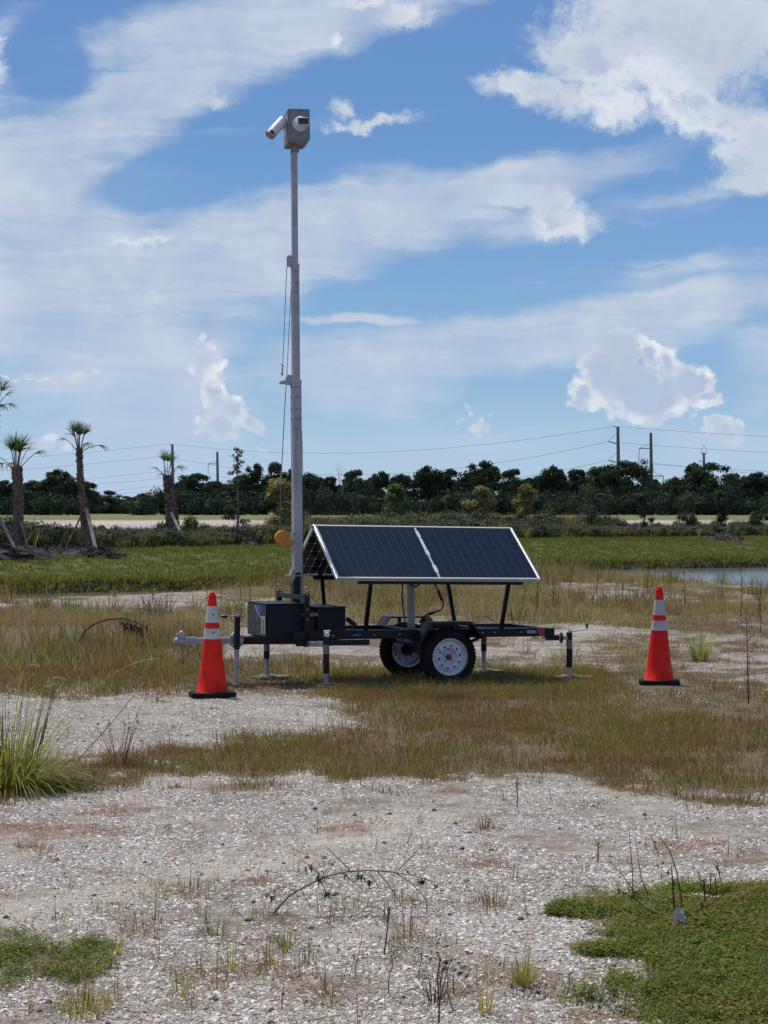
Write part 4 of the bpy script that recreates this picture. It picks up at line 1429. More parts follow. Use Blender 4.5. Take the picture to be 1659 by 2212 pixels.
def stake(lab, x0, z0, x1, z1, D, D1=None, w=.085, name='palm_prop', grp='timber props and stakes on the far bank'):
    mb = MB(); D1 = D1 or D
    c = Vector((x0, D1, z0))
    mb.beam(Vector((0, 0, -.04)), Vector((x1, D, z1)) - c, w, w * .5)
    o = mb.obj(name, M_wood); o.location = c
    return tag(o, lab, 'stake', grp)


px = lambda sx, D: at(sx, HY, D).x
pz = lambda y, D: EYE + (HY - y) * D / F
palm('tallest palm at the left edge, its trunk outside the frame and half its crown showing', -16, 1200, 66, pz(930, 66) + .5, .2, .15, .02, .42, 46, 3, nfr=15, gap=.42)
palm('stout palm with a thick shaggy trunk, second from the left edge', 41, 1205, 67.5, pz(1030, 67.5) + .1, .125, .15, -.09, .46, 24, 5, nfr=16, gap=.48)
palm('tallest slim palm with a shaggy top, between the stout palm and the power poles', 187, 1200, 69, pz(990, 69) + .1, .15, .065, -.20, .40, 22, 8, nfr=14, gap=.42)
palm('palm with a one-sided windblown crown in front of the left power pole', 375, 1178, 82, pz(1046, 82) + .1, .28, .13, -.24, .42, 22, 12, nfr=9, gap=.42)
# stray dead fronds hanging from the slim palm
mb = MB(); c = at(181, 1035, 69)
for k in range(6):
    mb.blade((0, 0, 0), (R.uniform(.4, 1), 0, R.uniform(-.4, .2)), R.uniform(.25, .38), .05, .5, 3, R.random())
for k in range(4):
    mb.blade((-.1, 0, .05), (R.uniform(-.4, .1), 0, -1), R.uniform(.25, .4), .05, .2, 3, R.random())
o = mb.obj('dead_frond', M_deadleaf); o.location = c
tag(o, 'brown dead frond hanging off the slim palm halfway up its trunk', 'frond')

stake('timber prop leaning right against the stout palm', px(62, 67), hz(px(62, 67), 67.2), px(42, 67), pz(1128, 67), 67.3)
stake('dark timber prop crossing the left foot of the stout palm', px(44, 65.5), hz(px(44, 65.5), 65.5), px(-4, 65.5), pz(1118, 65.5), 65.8, 65.4)
stake('thick timber prop slanting down right from the slim palm', px(213, 67.5), hz(px(213, 67.5), 67.5), px(186, 68.6), pz(1100, 68.6), 68.7, 67.4, .1)
stake('thin timber prop slanting down left from the slim palm', px(138, 71), hz(px(138, 71), 71), px(176, 69), pz(1108, 69), 69.2, 71, .05)
stake('timber prop slanting down right from the windblown palm', px(404, 80), hz(px(404, 80), 80), px(373, 82), pz(1108, 82), 81.6, 80, .1)
stake('thin prop slanting down left from the windblown palm', px(325, 84), hz(px(325, 84), 84), px(352, 83), pz(1125, 83), 83, 84, .05)
stake('short leaning stake in the mulch right of the slender cypress', px(533, 84), hz(px(533, 84), 84), px(541, 84), pz(1150, 84), 84, 84, .07, 'tree_stake')
for sx, a_, top, lab in [(1137, 3, 1135, 'stake beside the olive young tree right of the panel'), (1252, -6, 1132, 'pale leaning stake in the scrub left of the feathery young tree'), (1300, 8, 1135, 'pale leaning stake in the scrub right of the feathery young tree'),
                         (1362, -3, 1136, 'pale stake left of the dark narrow young tree'), (1377, 4, 1130, 'upright stake touching the dark narrow young tree'), (1508, 5, 1140, 'short stake left of the mulch mound on the right'), (1569, 6, 1128, 'leaning stake right of the mulch mound on the right'), (640, 2, 1140, 'short stake just left of the orange winch')]:
    D = 104
    stake(lab, px(sx, D), hz(px(sx, D), D), px(sx + a_, D), pz(top, D), D, D, .07, 'tree_stake')


# mulch mounds
def mound(lab, sx, D, rx, ry, h, seed):
    q = np.random.RandomState(seed); n, m_ = 26, 8
    vs = [(0, 0, h)]; fs = []
    for i in range(1, m_ + 1):
        t = i / m_
        for j in range(n):
            a = 2 * PI * j / n
            k = 1 + .18 * math.sin(3 * a + seed) + .1 * q.uniform(-1, 1)
            vs.append((rx * t * k * math.cos(a), ry * t * k * math.sin(a), h * (1 - t ** 1.6) * (1 + .25 * q.uniform(-1, 1)) - .06 * (i == m_)))
    for j in range(n): fs.append((0, 1 + j, 1 + (j + 1) % n))
    for i in range(m_ - 1):
        for j in range(n):
            fs.append((1 + i * n + j, 1 + (i + 1) * n + j, 1 + (i + 1) * n + (j + 1) % n, 1 + i * n + (j + 1) % n))
    mb = MB(); mb.add(vs, fs)
    qq = random.Random(seed)
    for k in range(260):
        a = qq.uniform(0, 6.28); t = math.sqrt(qq.random())
        c = Vector((rx * t * math.cos(a), ry * t * math.sin(a), h * (1 - t ** 1.6) + .03))
        d = Vector((qq.uniform(-1, 1), qq.uniform(-1, 1), qq.uniform(-.3, .5))).normalized()
        mb.beam(c, c + d * qq.uniform(.06, .16), .03, .015)
    o = mb.obj('mulch_mound', M_mulch)
    x = at(sx, HY, D).x
    o.location = (x, D, hz(x, D))
    tag(o, lab, 'mulch', 'mulch mounds around the planted trees')


M_mulch = surf('mulch', (0.030, 0.020, 0.020), (0.012, 0.009, 0.009), 0.95, 0, 6, (0.07, 0.05, 0.04), 10, .5, .8, 20)
mound('dark mulch heaped round the stout palm at the left edge', 20, 66.0, 1.25, 1.6, .34, 1)
mound('dark mulch heaped round the slim palm', 196, 68.3, .95, 1.5, .30, 2)
mound('dark mulch bed with a stake between the third palm and the mast', 515, 83, .8, 1.4, .22, 3)
mound('low mulch between the stout palm and the slim palm', 118, 70, .8, 1.2, .15, 4)
mound('dark mulch mound on the lawn at the right', 1566, 98, .75, 1.8, .30, 5)
mound('dark mulch strip under the feathery young tree', 1262, 107, 1.0, 1.2, .16, 6)

# ------------------------------------------------------------------ scrub between the lawn and the pale road


def bushlet(seed, h, w, m, nleaf, size, spikes=0):
    q = random.Random(seed); mb = MB()
    bl = [(q.uniform(-.6, .6) * w, q.uniform(-.6, .6) * w, q.uniform(.2, .8) * h, w * q.uniform(.3, .5), h * .26) for i in range(7)]
    leaf_core(q, mb, bl, .3)
    foliage(q, mb, bl, nleaf * 2, size * .8, 1, .3)
    for i in range(spikes):
        mb.blade((q.uniform(-.5, .5) * w, q.uniform(-.5, .5) * w, 0), (q.uniform(-.25, .25), q.uniform(-.25, .25), 1), h * q.uniform(.9, 1.5), .03, .3, 3, q.random())
    return mb.mesh('bushlet', m)


C_scrub = srccoll('src_scrub', [bushlet(1, .62, .5, M_dark, 260, .05), bushlet(2, .5, .45, M_young, 240, .05, 8), bushlet(3, .75, .45, M_oak2, 280, .05, 6), bushlet(4, .45, .55, M_dark, 240, .05, 4)]
                  + [tuft_mesh('scrub_grass', m, 26, h, .022, .3, .45, .5, 300 + i, 3) for i, (m, h) in enumerate([(M_dark, .65), (M_straw, .75), (M_dark, .6), (M_clover, .55), (M_olive, .85)])])
n = 11000
s = (rs.rand(n) * 2 - 1) * 0.2; u = rs.rand(n)
sx = CX + s * F
base = far_shore(sx) + bank_len(sx) + 5
D = base + u * 26
D = np.where(rs.rand(n) < .35, base + rs.rand(n) * 2.0, D)
X = s * D
dens = fbm(X * .16, D * .12, 501, 4)
keep = (rs.rand(n) < sstep(dens, .12, .40)) & (D < 136)
X, D = X[keep], D[keep]; n = len(X)
big = fbm(X * .12, D * .05, 511, 3)
sc = (0.72 + .75 * sstep(big, .35, .7)) * (.7 + .5 * rs.rand(n)) * (1 - .08 * sstep(700 - (CX + F * X / D), 0, 200))
scatter('scrub_growth', np.stack([X, D, height(X, D)], -1), np.stack([sc * 1.2, sc * 1.2, sc], -1), rs.rand(n) * 6.28, rs.choice(9, n, p=[.05, .06, .05, .04, .18, .16, .16, .14, .16]), C_scrub, 'tangled weeds and low scrub between the lawn and the pale road')
# single shrubs that stand out
for i, (sx, ty, hw, D, m, lab) in enumerate([
    (408, 1106, 24, 90, M_young, 'full rounded shrub just right of the windblown palm'), (352, 1122, 16, 88, M_dark, 'small shrub just left of the windblown palm'),
    (953, 1100, 34, 112, M_green, 'bright green feathery shrub behind the panel joint'), (1180, 1092, 30, 116, M_dark, 'dark shrub between the olive young tree and the feathery one'),
    (1642, 1100, 34, 112, M_dark, 'dark shrub at the right edge above the lawn'), (1480, 1104, 30, 120, M_oak2, 'grey shrub between the two dark young trees'),
    (235, 1128, 26, 90, M_dark, 'dark shrub right of the slim palm'), (85, 1138, 22, 86, M_dark, 'dark shrub right of the stout palm'), (1610, 1112, 26, 116, M_oak2, 'grey-green shrub right of the dark leaning-foot young tree'), (610, 1118, 22, 96, M_dark, 'low dark shrub under the yellowish tree left of the mast')]):
    q = random.Random(900 + i); x = px(sx, D); z = hz(x, D); H = pz(ty, D) - z; Wm = hw * D / F
    bl = [(q.uniform(-.65, .65) * Wm, q.uniform(-.6, .6) * Wm, q.uniform(.2, .78) * H, Wm * q.uniform(.3, .45), H * .24) for k in range(10)]
    mb = MB(); leaf_core(q, mb, bl, .5); foliage(q, mb, bl, 1500, .045, 1, .3)
    o = mb.obj('shrub', m); o.location = (x, D, z)
    tag(o, lab, 'shrub', 'shrubs in the scrub on the far bank')

# ------------------------------------------------------------------ houses far off, left
M_roofb = surf('brown_roof', (0.20, 0.145, 0.115), (0.15, 0.11, 0.09), .9)
M_roofg = surf('grey_roof', (0.17, 0.17, 0.19), (0.13, 0.13, 0.15), .9)
M_wallp = surf('pale_wall', (0.42, 0.40, 0.37), (0.36, 0.34, 0.32), .9)
M_pane = surf('dark_pane', (0.02, 0.025, 0.03), None, .15)


def house(lab, sx, D, w, d, wh, rh, m, hip):
    g = thing('house', lab, 'house', (px(sx, D), D, .1), R.uniform(-.3, .1))
    mb = MB(); mb.box2((-w / 2, -d / 2, 0), (w / 2, d / 2, wh)); mb.obj('wall', M_wallp, g)
    mb = MB(); e = .5
    vs = [(-w / 2 - e, -d / 2 - e, wh), (w / 2 + e, -d / 2 - e, wh), (w / 2 + e, d / 2 + e, wh), (-w / 2 - e, d / 2 + e, wh), (-w / 2 + hip, 0, wh + rh), (w / 2 - hip, 0, wh + rh)]
    mb.add(vs, [(0, 1, 5, 4), (2, 3, 4, 5), (1, 2, 5), (3, 0, 4), (0, 3, 2, 1)]); mb.obj('roof', m, g)
    for k in (-.3, .3):
        mb = MB(); mb.box((k * w, -d / 2 - .02, wh * .55), (1.6, .06, 1.2)); f = mb.obj('window', M_wallp, g)
        mb = MB(); mb.box((k * w, -d / 2 - .06, wh * .55), (1.4, .04, 1.0)); mb.obj('pane', M_pane, f)


house('distant house with a brown hipped roof left of the third palm', 343, 500, 8, 9, 2.2, 2.6, M_roofb, 1.0)
house('distant house with a grey roof right of the slim palm', 203, 480, 8, 9, 1.4, 1.7, M_roofg, 1.5)

# ------------------------------------------------------------------ power poles and lines
M_pole = surf('pole_concrete', (0.15, 0.17, 0.19), (0.11, 0.125, 0.14), .8)
M_wire = surf('wire', (0.10, 0.11, 0.12), None, .6)


def pole(lab, sx, ty, D, kind, name='power_pole'):
    x = px(sx, D); H = pz(ty, D)
    g = thing(name, lab, 'power pole', (x, D, 0), 0, 'power poles beyond the tree line')
    tn = -.012
    mb = MB(); mb.tube([(0, 0, 0), (tn * H, 0, H)], [.62, .40], 10); mb.obj('post', M_pole, g)
    P_ = []
    def arm(z, s, L, rise, drop=0):
        m2 = MB(); m2.tube([(tn * z, 0, z), (tn * z + s * L, 0, z + rise)], [.14, .12], 6)
        m2.tube([(tn * z, 0, z + 2.6 * abs(rise) + 1.4), (tn * z + s * L, 0, z + rise)], [.06, .06], 5)
        a = m2.obj('crossarm', M_pole, g)
        if drop:
            m3 = MB(); m3.tube([(tn * z + s * L, 0, z + rise), (tn * z + s * L, 0, z + rise - drop)], .09, 6); m3.obj('insulator', M_pole, a)
        P_.append(Vector((x + tn * z + s * L, D, z + rise - drop)))
    if kind == 'v':
        arm(H - 4.6, -1, 2.6, .7); arm(H - 9.6, -1, 2.6, .7); arm(H - 14.4, -1, 2.6, .7)
        m2 = MB(); m2.tube([(tn * H, 0, H - .5), (tn * H - 1.1, 0, H + .3)], .1, 5); m2.obj('crossarm', M_pole, g)
        P_.append(Vector((x - 1.0, D, H + .2)))
    elif kind == 'h':
        arm(H - 4.4, -1, 3.4, 0, 3.6); arm(H - 12.2, 1, 3.4, 0, 3.6); arm(H - 12.2, -1, 3.4, 0, 0)
    else:
        arm(H - .9, -1, 1.1, .9); arm(H - .9, 1, 1.1, .9); arm(H - 3.2, -1, 1.8, .2)
    return P_


pA = pole('nearer left power pole rising right behind the windblown palm', 374, 960, 760, 'v')
pB = pole('farther left power pole with two crossarms', 471, 976, 830, 'h')
pC = pole('tallest right power pole with angled arms on its left side', 1337, 922, 600, 'v')
pD = pole('second right power pole with level crossarms', 1408, 935, 640, 'h')
pE = pole('small far power pole poking above the big spreading oak', 1522, 978, 800, 'y')


def wire(lab, a, b, sag, r=.045):
    mb = MB(); a, b = Vector(a), Vector(b)
    c = a.copy()
    mb.tube([(a.lerp(b, t / 24) - c) + Vector((0, 0, -sag * 4 * (t / 24) * (1 - t / 24))) for t in range(25)], r, 4)
    o = mb.obj('power_line', M_wire); o.location = c
    tag(o, lab, 'cable', 'overhead power lines')


LV = ['topmost', 'second', 'third', 'shield']
for i, k in enumerate([0, 1, 2, 3]):
    nm = ['upper', 'middle', 'lower', 'top shield'][i]
    wire('%s wire sagging between the left pole and the tallest right pole' % nm, pA[k], pC[k], 7.5 if k != 3 else 5)
    wire('%s wire running left out of the frame from the nearer left pole' % nm, pA[k], pA[k] + Vector((-260, 60, 0)), 7)
    wire('%s wire running right out of the frame from the tallest right pole' % nm, pC[k], pC[k] + Vector((190, -20, 2)), 5)
for k in range(3):
    nm = ['upper left arm', 'lower right arm', 'lower left arm'][k]
    wire('far wire from %s of farther left pole to second right pole' % nm, pB[k], pD[k], 8)
    wire('far wire running left from %s of the farther left pole' % nm, pB[k], pB[k] + Vector((-300, 90, 1)), 8)
    wire('far wire running right from %s of the second right pole' % nm, pD[k], pD[k] + Vector((200, 10, -1)), 6)


# ================================================================== the solar camera trailer
TH = math.radians(19.5)
OX, OY = 0.616, 21.05
CT, ST = math.cos(TH), math.sin(TH)


def L(x, y, v):
    """trailer coordinates (u along, v across, z up) of what is seen at (x, y) on the lengthwise plane v"""
    dx, dz = (x - CX) / F, (HY - y) / F
    t = (v - OX * ST + OY * CT) / (CT - ST * dx)
    X, Y = t * dx - OX, t - OY
    return Vector((X * CT + Y * ST, -X * ST + Y * CT, EYE + t * dz))


T = thing('camera_trailer', 'black two wheeled utility trailer carrying tented solar panels and a tall camera mast', 'trailer', (OX, OY, 0), TH)

M_black = surf('black_paint', (0.006, 0.006, 0.009), (0.010, 0.010, 0.014), 0.38, 0, 5, (0.035, 0.032, 0.028), 18, .25, .1, 80, .28)
M_blackm = surf('black_box_paint', (0.006, 0.008, 0.015), (0.010, 0.012, 0.020), 0.5, 0, 4, (0.03, 0.03, 0.03), 22, .15, .12, 120, .25)
M_galv = surf('galvanised', (0.40, 0.41, 0.42), (0.28, 0.29, 0.31), 0.45, .55, 14, (0.22, 0.2, 0.18), 20, .4, .12, 90)
M_mast = surf('mast_aluminium', (0.44, 0.43, 0.46), (0.35, 0.34, 0.37), 0.6, .15, 5, (0.22, 0.21, 0.21), 9, .35, .1, 60)
M_alu = surf('panel_aluminium', (0.80, 0.81, 0.80), (0.70, 0.71, 0.71), 0.32, .6, 6, None)
M_white = surf('wheel_white', (0.66, 0.67, 0.72), (0.58, 0.59, 0.64), 0.45, 0, 10, (0.35, 0.32, 0.28), 16, .35)
M_camw = surf('camera_white', (0.70, 0.70, 0.70), (0.62, 0.62, 0.63), 0.42, 0, 6, (0.4, 0.38, 0.35), 14, .25)
M_boxg = surf('camera_box_grey', (0.23, 0.235, 0.25), (0.18, 0.185, 0.20), 0.6, .1, 6, (0.12, 0.12, 0.12), 12, .4)
M_tyre = surf('rubber', (0.009, 0.009, 0.011), (0.016, 0.015, 0.015), 0.85, 0, 9, (0.05, 0.042, 0.033), 12, .35, .3, 50, .15)
M_orange = surf('winch_orange', (0.62, 0.22, 0.025), (0.52, 0.17, 0.02), 0.48, 0, 8, (0.25, 0.12, 0.04), 14, .5)
M_blackp = surf('black_plastic', (0.014, 0.014, 0.015), None, 0.35)
M_glassb = surf('black_lens', (0.006, 0.007, 0.010), None, 0.08, 0, 8, None, bumps=0.0, spec=.7)
M_redl = surf('red_lens', (0.42, 0.015, 0.03), (0.30, 0.01, 0.02), 0.2, 0, 20, None, coat=.6)
M_rust = surf('hub_brown', (0.17, 0.12, 0.08), (0.10, 0.07, 0.05), .6, .4)
M_cable = surf('cable_black', (0.012, 0.012, 0.012), None, .5)
M_rope = surf('wire_rope', (0.20, 0.21, 0.23), (0.12, 0.13, 0.14), .5, .5)
M_yel = surf('jack_label', (0.50, 0.33, 0.12), (0.35, 0.22, 0.08), .5)
M_grey = surf('grey_label', (0.12, 0.12, 0.13), (0.2, 0.2, 0.2), .5, 0, 60)

# ---- frame
NR, FR = 0.17, 1.03            # near and far rail (across)
UL, UR = -0.93, 1.075          # rail ends (along)
zr = lambda u: 0.498 - 0.006 * u   # top of the rails
fr = MB()
fr.obj  # noqa


def rail(name, p0, p1, w=.05, h=.08, m=M_black, bevel=.004, label=None):
    mb = MB(); mb.beam(p0, p1, w, h)
    return mb.obj(name, m, T, bevel=bevel, label=label)


for v in (NR, FR):
    rail('side_rail', (UL - (.55 if v == NR else .45), v, zr(UL) - .04), (UR, v, zr(UR) - .04))
    # thin top flange catching the light
for u in (UL - .2, -0.30, 0.42, UR - .025):
    rail('cross_member', (u, NR + .026, zr(u) - .042), (u, FR - .026, zr(u) - .042))
# lower stiffening channel under the front half of the near rail
mb = MB(); a = L(640, 1386, NR); b_ = L(797, 1388, NR)
mb.box2((a.x, NR - .022, .365), (b_.x, NR + .022, zr(0) - .083)); mb.obj('lower_channel', M_black, T, bevel=.003)
mb = MB(); mb.box2((a.x, FR - .022, .365), (b_.x - .1, FR + .022, zr(0) - .083)); mb.obj('lower_channel', M_black, T, bevel=.003)
# diagonal galvanised braces lying in the frame
for p0, p1 in (((-0.93, .95, .47), (-.32, .45, .468)), ((-.30, .72, .472), (.45, .30, .468)), ((.45, .80, .47), (1.0, .45, .466))):
    mb = MB(); mb.beam(p0, p1, .035, .02); mb.obj('brace', M_galv, T)
# tongue: black tube, then a galvanised one with the coupler
ZT = 0.405
mb = MB(); mb.beam((-1.95, .6, ZT), (-.9, .6, ZT), .075, .075); mb.obj('tongue', M_black, T, bevel=.004)
mb = MB(); mb.beam((-2.33, .6, ZT), (-1.951, .6, ZT), .06, .058); tg = mb.obj('tongue', M_galv, T, bevel=.004, label='galvanised front section of the tongue')
for s, nm in ((NR, 1), (FR, 1)):
    mb = MB(); mb.beam((-1.85, .6 + (.04 if s > .6 else -.04), ZT), (-1.15, s, ZT + .01), .045, .07); mb.obj('tongue_arm', M_black, T, bevel=.003)
cp = MB()
cp.tube([(-2.49, .6, ZT - .004), (-2.47, .6, ZT), (-2.43, .6, ZT), (-2.38, .6, ZT)], [.018, .038, .042, .034], 12)
cp.box((-2.33, .6, ZT + .004), (.12, .068, .07))
c = cp.obj('coupler', M_galv, T, True)
mb = MB(); mb.tube([(-2.43, .6, ZT + .03), (-2.42, .6, ZT + .085), (-2.40, .6, ZT + .10)], [.014, .014, .01], 7); mb.tube([(-2.46, .6, ZT + .06), (-2.38, .6, ZT + .06)], .017, 8)
mb.tube([(-2.40, .58, ZT + .07), (-2.33, .57, ZT - .02)], .009, 5); mb.tube([(-2.44, .6, ZT + .09), (-2.435, .6, ZT + .13)], .006, 5); mb.box((-2.42, .6, ZT + .055), (.07, .05, .045))
mb.obj('latch', M_galv, c)
mb = MB()
for i in range(9):
    zc = ZT - .035 - i * .016; o_ = (.004 if i % 2 else -.004)
    mb.tube([(-2.40 + o_, .6, zc), (-2.40 - o_, .6, zc - .016)], .004, 5)
mb.box((-2.403, .6, ZT - .19), (.018, .018, .03)); mb.obj('chain', M_rust, T)
mb = MB()
for k in range(3): mb.tube([(-2.20 + k * .02, .56, ZT + .03), (-2.19 + k * .02, .57, ZT + .06)], .008, 6)
mb.obj('bolt', M_galv, T)
# swivel jack on the tongue
jp = L(513, 1332, .42); jb = L(508.8, 1479, .42)
jt = MB(); jt.tube([(jp.x, .42, jp.z), (jp.x - .006, .42, 1.0 * jp.z - .02 - .28)], .027, 14); jk = jt.obj('tongue_jack', M_blackm, T, True)
mb = MB(); mb.tube([(jp.x - .004, .42, .46), (jb.x, .42, .035)], .022, 14); mb.obj('jack_tube', M_galv, jk, True)
mb = MB(); mb.tube([(jp.x, .42, jp.z - .012), (jp.x, .42, jp.z + .022)], .025, 12); mb.obj('jack_cap', M_galv, jk, True)
mb = MB(); mb.tube([(jp.x, .42, jp.z + .008), (jp.x - .115, .42, jp.z + .006)], .006, 6); mb.obj('crank', M_galv, jk)
mb = MB(); mb.lathe([(.001, -.03), (.014, -.028), (.018, 0), (.014, .028), (.001, .03)], (jp.x - .125, .42, jp.z + .004), (1, -.4, 0), 10); mb.obj('knob', M_blackp, jk, True)
mb = MB(); mb.lathe([(.0, -.012), (.072, -.012), (.072, .012), (.0, .012)], (jp.x, .47, ZT + .01), (0, 1, 0), 18)
for k in range(4):
    a = PI / 4 + k * PI / 2; mb.lathe([(.0, -.03), (.012, -.03), (.012, .0)], (jp.x + .06 * math.cos(a), .455, ZT + .01 + .06 * math.sin(a)), (0, 1, 0), 8)
mb.obj('swivel_plate', M_galv, T, False, bevel=.002)
mb = MB(); mb.box((jb.x, .42, .03), (.14, .12, .008)); mb.obj('jack_foot', M_rust, jk)


# ---- drop jacks
def drop_jack(lab, x, ytop, v, ys, ybot, arm_to, crank, zfoot=.035):
    """black tube jack; ys = bottom of the black tube, ybot = foot, in picture heights on plane v"""
    p = L(x, ytop, v); u = p.x; zt = p.z; zs = L(x, ys, v).z
    r = .0285
    mb = MB(); mb.tube([(u, v, zs), (u, v, zt)], r, 16)
    j = mb.obj('drop_jack', M_black, T, True, label=lab)
    mb = MB(); mb.tube([(u, v, zfoot), (u, v, zs)], r * .82, 14); mb.obj('jack_tube', M_galv, j, True)
    mb = MB(); mb.box((u, v, zfoot), (.15, .10, .008)); mb.obj('jack_foot', M_galv, j, bevel=.002)
    mb = MB(); zy = zt - (zt - zs) * .44; mb.tube([(u, v, zy - .006), (u, v, zy + .006)], r * 1.03, 16); mb.obj('warning_band', M_yel, j, True)
    mb = MB(); mb.tube([(u, v, zy + .012), (u, v, zy + .075)], r * 1.02, 16); mb.obj('label_sticker', M_grey, j, True)
    mb = MB(); mb.tube([(u, v, zt), (u, v, zt + .012), (u, v, zt + .03)], [r * .8, r * .6, r * .25], 12); mb.obj('jack_cap', M_galv, j, True)
    if arm_to is not None:
        a = Vector(arm_to); b_ = Vector((u, v, a.z - .01))
        mb = MB(); mb.beam(a, a.lerp(b_, .55), .05, .05); mb.obj('sleeve', M_black, j, bevel=.003)
        mb = MB(); mb.beam(a.lerp(b_, .5), b_, .036, .036); mb.obj('arm', M_galv, j, bevel=.003)
        mb = MB(); mb.lathe([(.0, -.02), (.05, -.02), (.05, .0), (.0, .0)], b_.lerp(a, .09 / max(.1, (a - b_).length)) , (a - b_), 14); mb.obj('swivel_plate', M_black, j)
    if crank is not None:
        pts = [(u, v, zt + .02)] + [Vector((u, v, zt)) + Vector(q_) for q_ in crank]
        mb = MB(); mb.tube(pts, .0065, 6); mb.obj('crank', M_galv, j, True)
        e = Vector(pts[-1]); mb = MB(); mb.tube([e, e + Vector((0, 0, .03)), e + Vector((0, 0, .045))], [.008, .011, .016], 10); mb.obj('knob', M_blackp, j, True)
    return Vector((u, v, 0))


F1 = drop_jack('front near drop jack', 704.5, 1375, -.02, 1455, 1486, None, None)
F2 = drop_jack('rear near drop jack', 1230, 1366, NR - .02, 1441, 1472, (UR - .03, NR + .03, .40), [(.012, -.01, .015), (.03, -.02, .01), (.16, -.05, .035)])
F3 = drop_jack('front far drop jack', 576, 1388, 1.12, 1423, 1451, None, None)
F4 = drop_jack('rear far drop jack', 1045, 1376, 1.16, 1406, 1437, None, None)
c0 = L(704, 1370, -.02)
mb = MB(); mb.lathe([(.0, -.02), (.022, -.02), (.026, .0), (.022, .02), (0, .02)], c0 + Vector((0, -.03, 0)), (0, 1, .2), 10); mb.tube([c0 + Vector((-.03, -.03, .028)), c0 + Vector((.03, -.03, .03))], .009, 7); mb.obj('crank', M_camw, T, True)
mb = MB(); s0 = L(676, 1391, .05); mb.box((s0.x + .03, .06, s0.z), (.11, .16, .045)); mb.obj('jack_sleeve', M_galv, T, bevel=.003)
mb = MB(); s1 = L(1046, 1330, 1.16); e1 = L(1066, 1341, 1.12); mb.tube([L(1041, 1340, 1.16), s1, e1], .007, 6); mb.obj('crank', M_galv, T, True)
for F_ in (F3, F4):
    mb = MB(); mb.beam((F_.x, FR, .42), (F_.x, F_.y, .42), .05, .05); mb.obj('jack_sleeve', M_black, T)
# wooden pads under the jack feet: they lie loose on the ground
M_board = surf('pad_board', (0.22, 0.18, 0.135), (0.14, 0.115, 0.085), .85, 0, 5, (0.1, .08, .06), 8, .5, .3, 30)
for F_, sz, lab, rz in ((F1, (.30, .2), 'weathered board under the near front drop jack', .1), (F2, (.36, .22), 'flat grey board under the near rear drop jack', -.1), (F3, (.34, .2), 'pale board under the far front drop jack', .15),
                        (F4, (.28, .2), 'board under the far rear drop jack', 0), (Vector((jb.x, .42, 0)), (.22, .2), 'brown board under the tongue jack', .2)):
    w = Vector((OX + F_.x * CT - F_.y * ST, OY + F_.x * ST + F_.y * CT, 0))
    mb = MB(); mb.box((0.04, -.02, 0), (sz[0], sz[1], .03)); o = mb.obj('board_pad', M_board, bevel=.004)
    o.location = (w.x, w.y, .013); o.rotation_euler = (0, 0, TH + rz); tag(o, lab, 'board', 'boards under the jacks')

# ---- axle, wheels, fenders
HZ_, WR = 0.245, 0.262
mb = MB(); mb.beam((0, .12, HZ_ + .01), (0, 1.14, HZ_ + .01), .045, .045); mb.obj('axle', M_black, T, bevel=.003)
for v in (NR + .02, FR - .02):
    mb = MB(); pts = [(-.34, v, .40), (-.17, v, .33), (0, v, .305), (.17, v, .33), (.36, v, .40)]
    for i in range(4):
        mb.beam(pts[i], pts[i + 1], .045, .012); mb.beam(Vector(pts[i]) * 1 + Vector((.0, 0, .014)), Vector(pts[i + 1]) + Vector((0, 0, .014)), .045, .008)
    mb.box((0, v, .285), (.09, .06, .012)); mb.obj('leaf_spring', M_black, T)


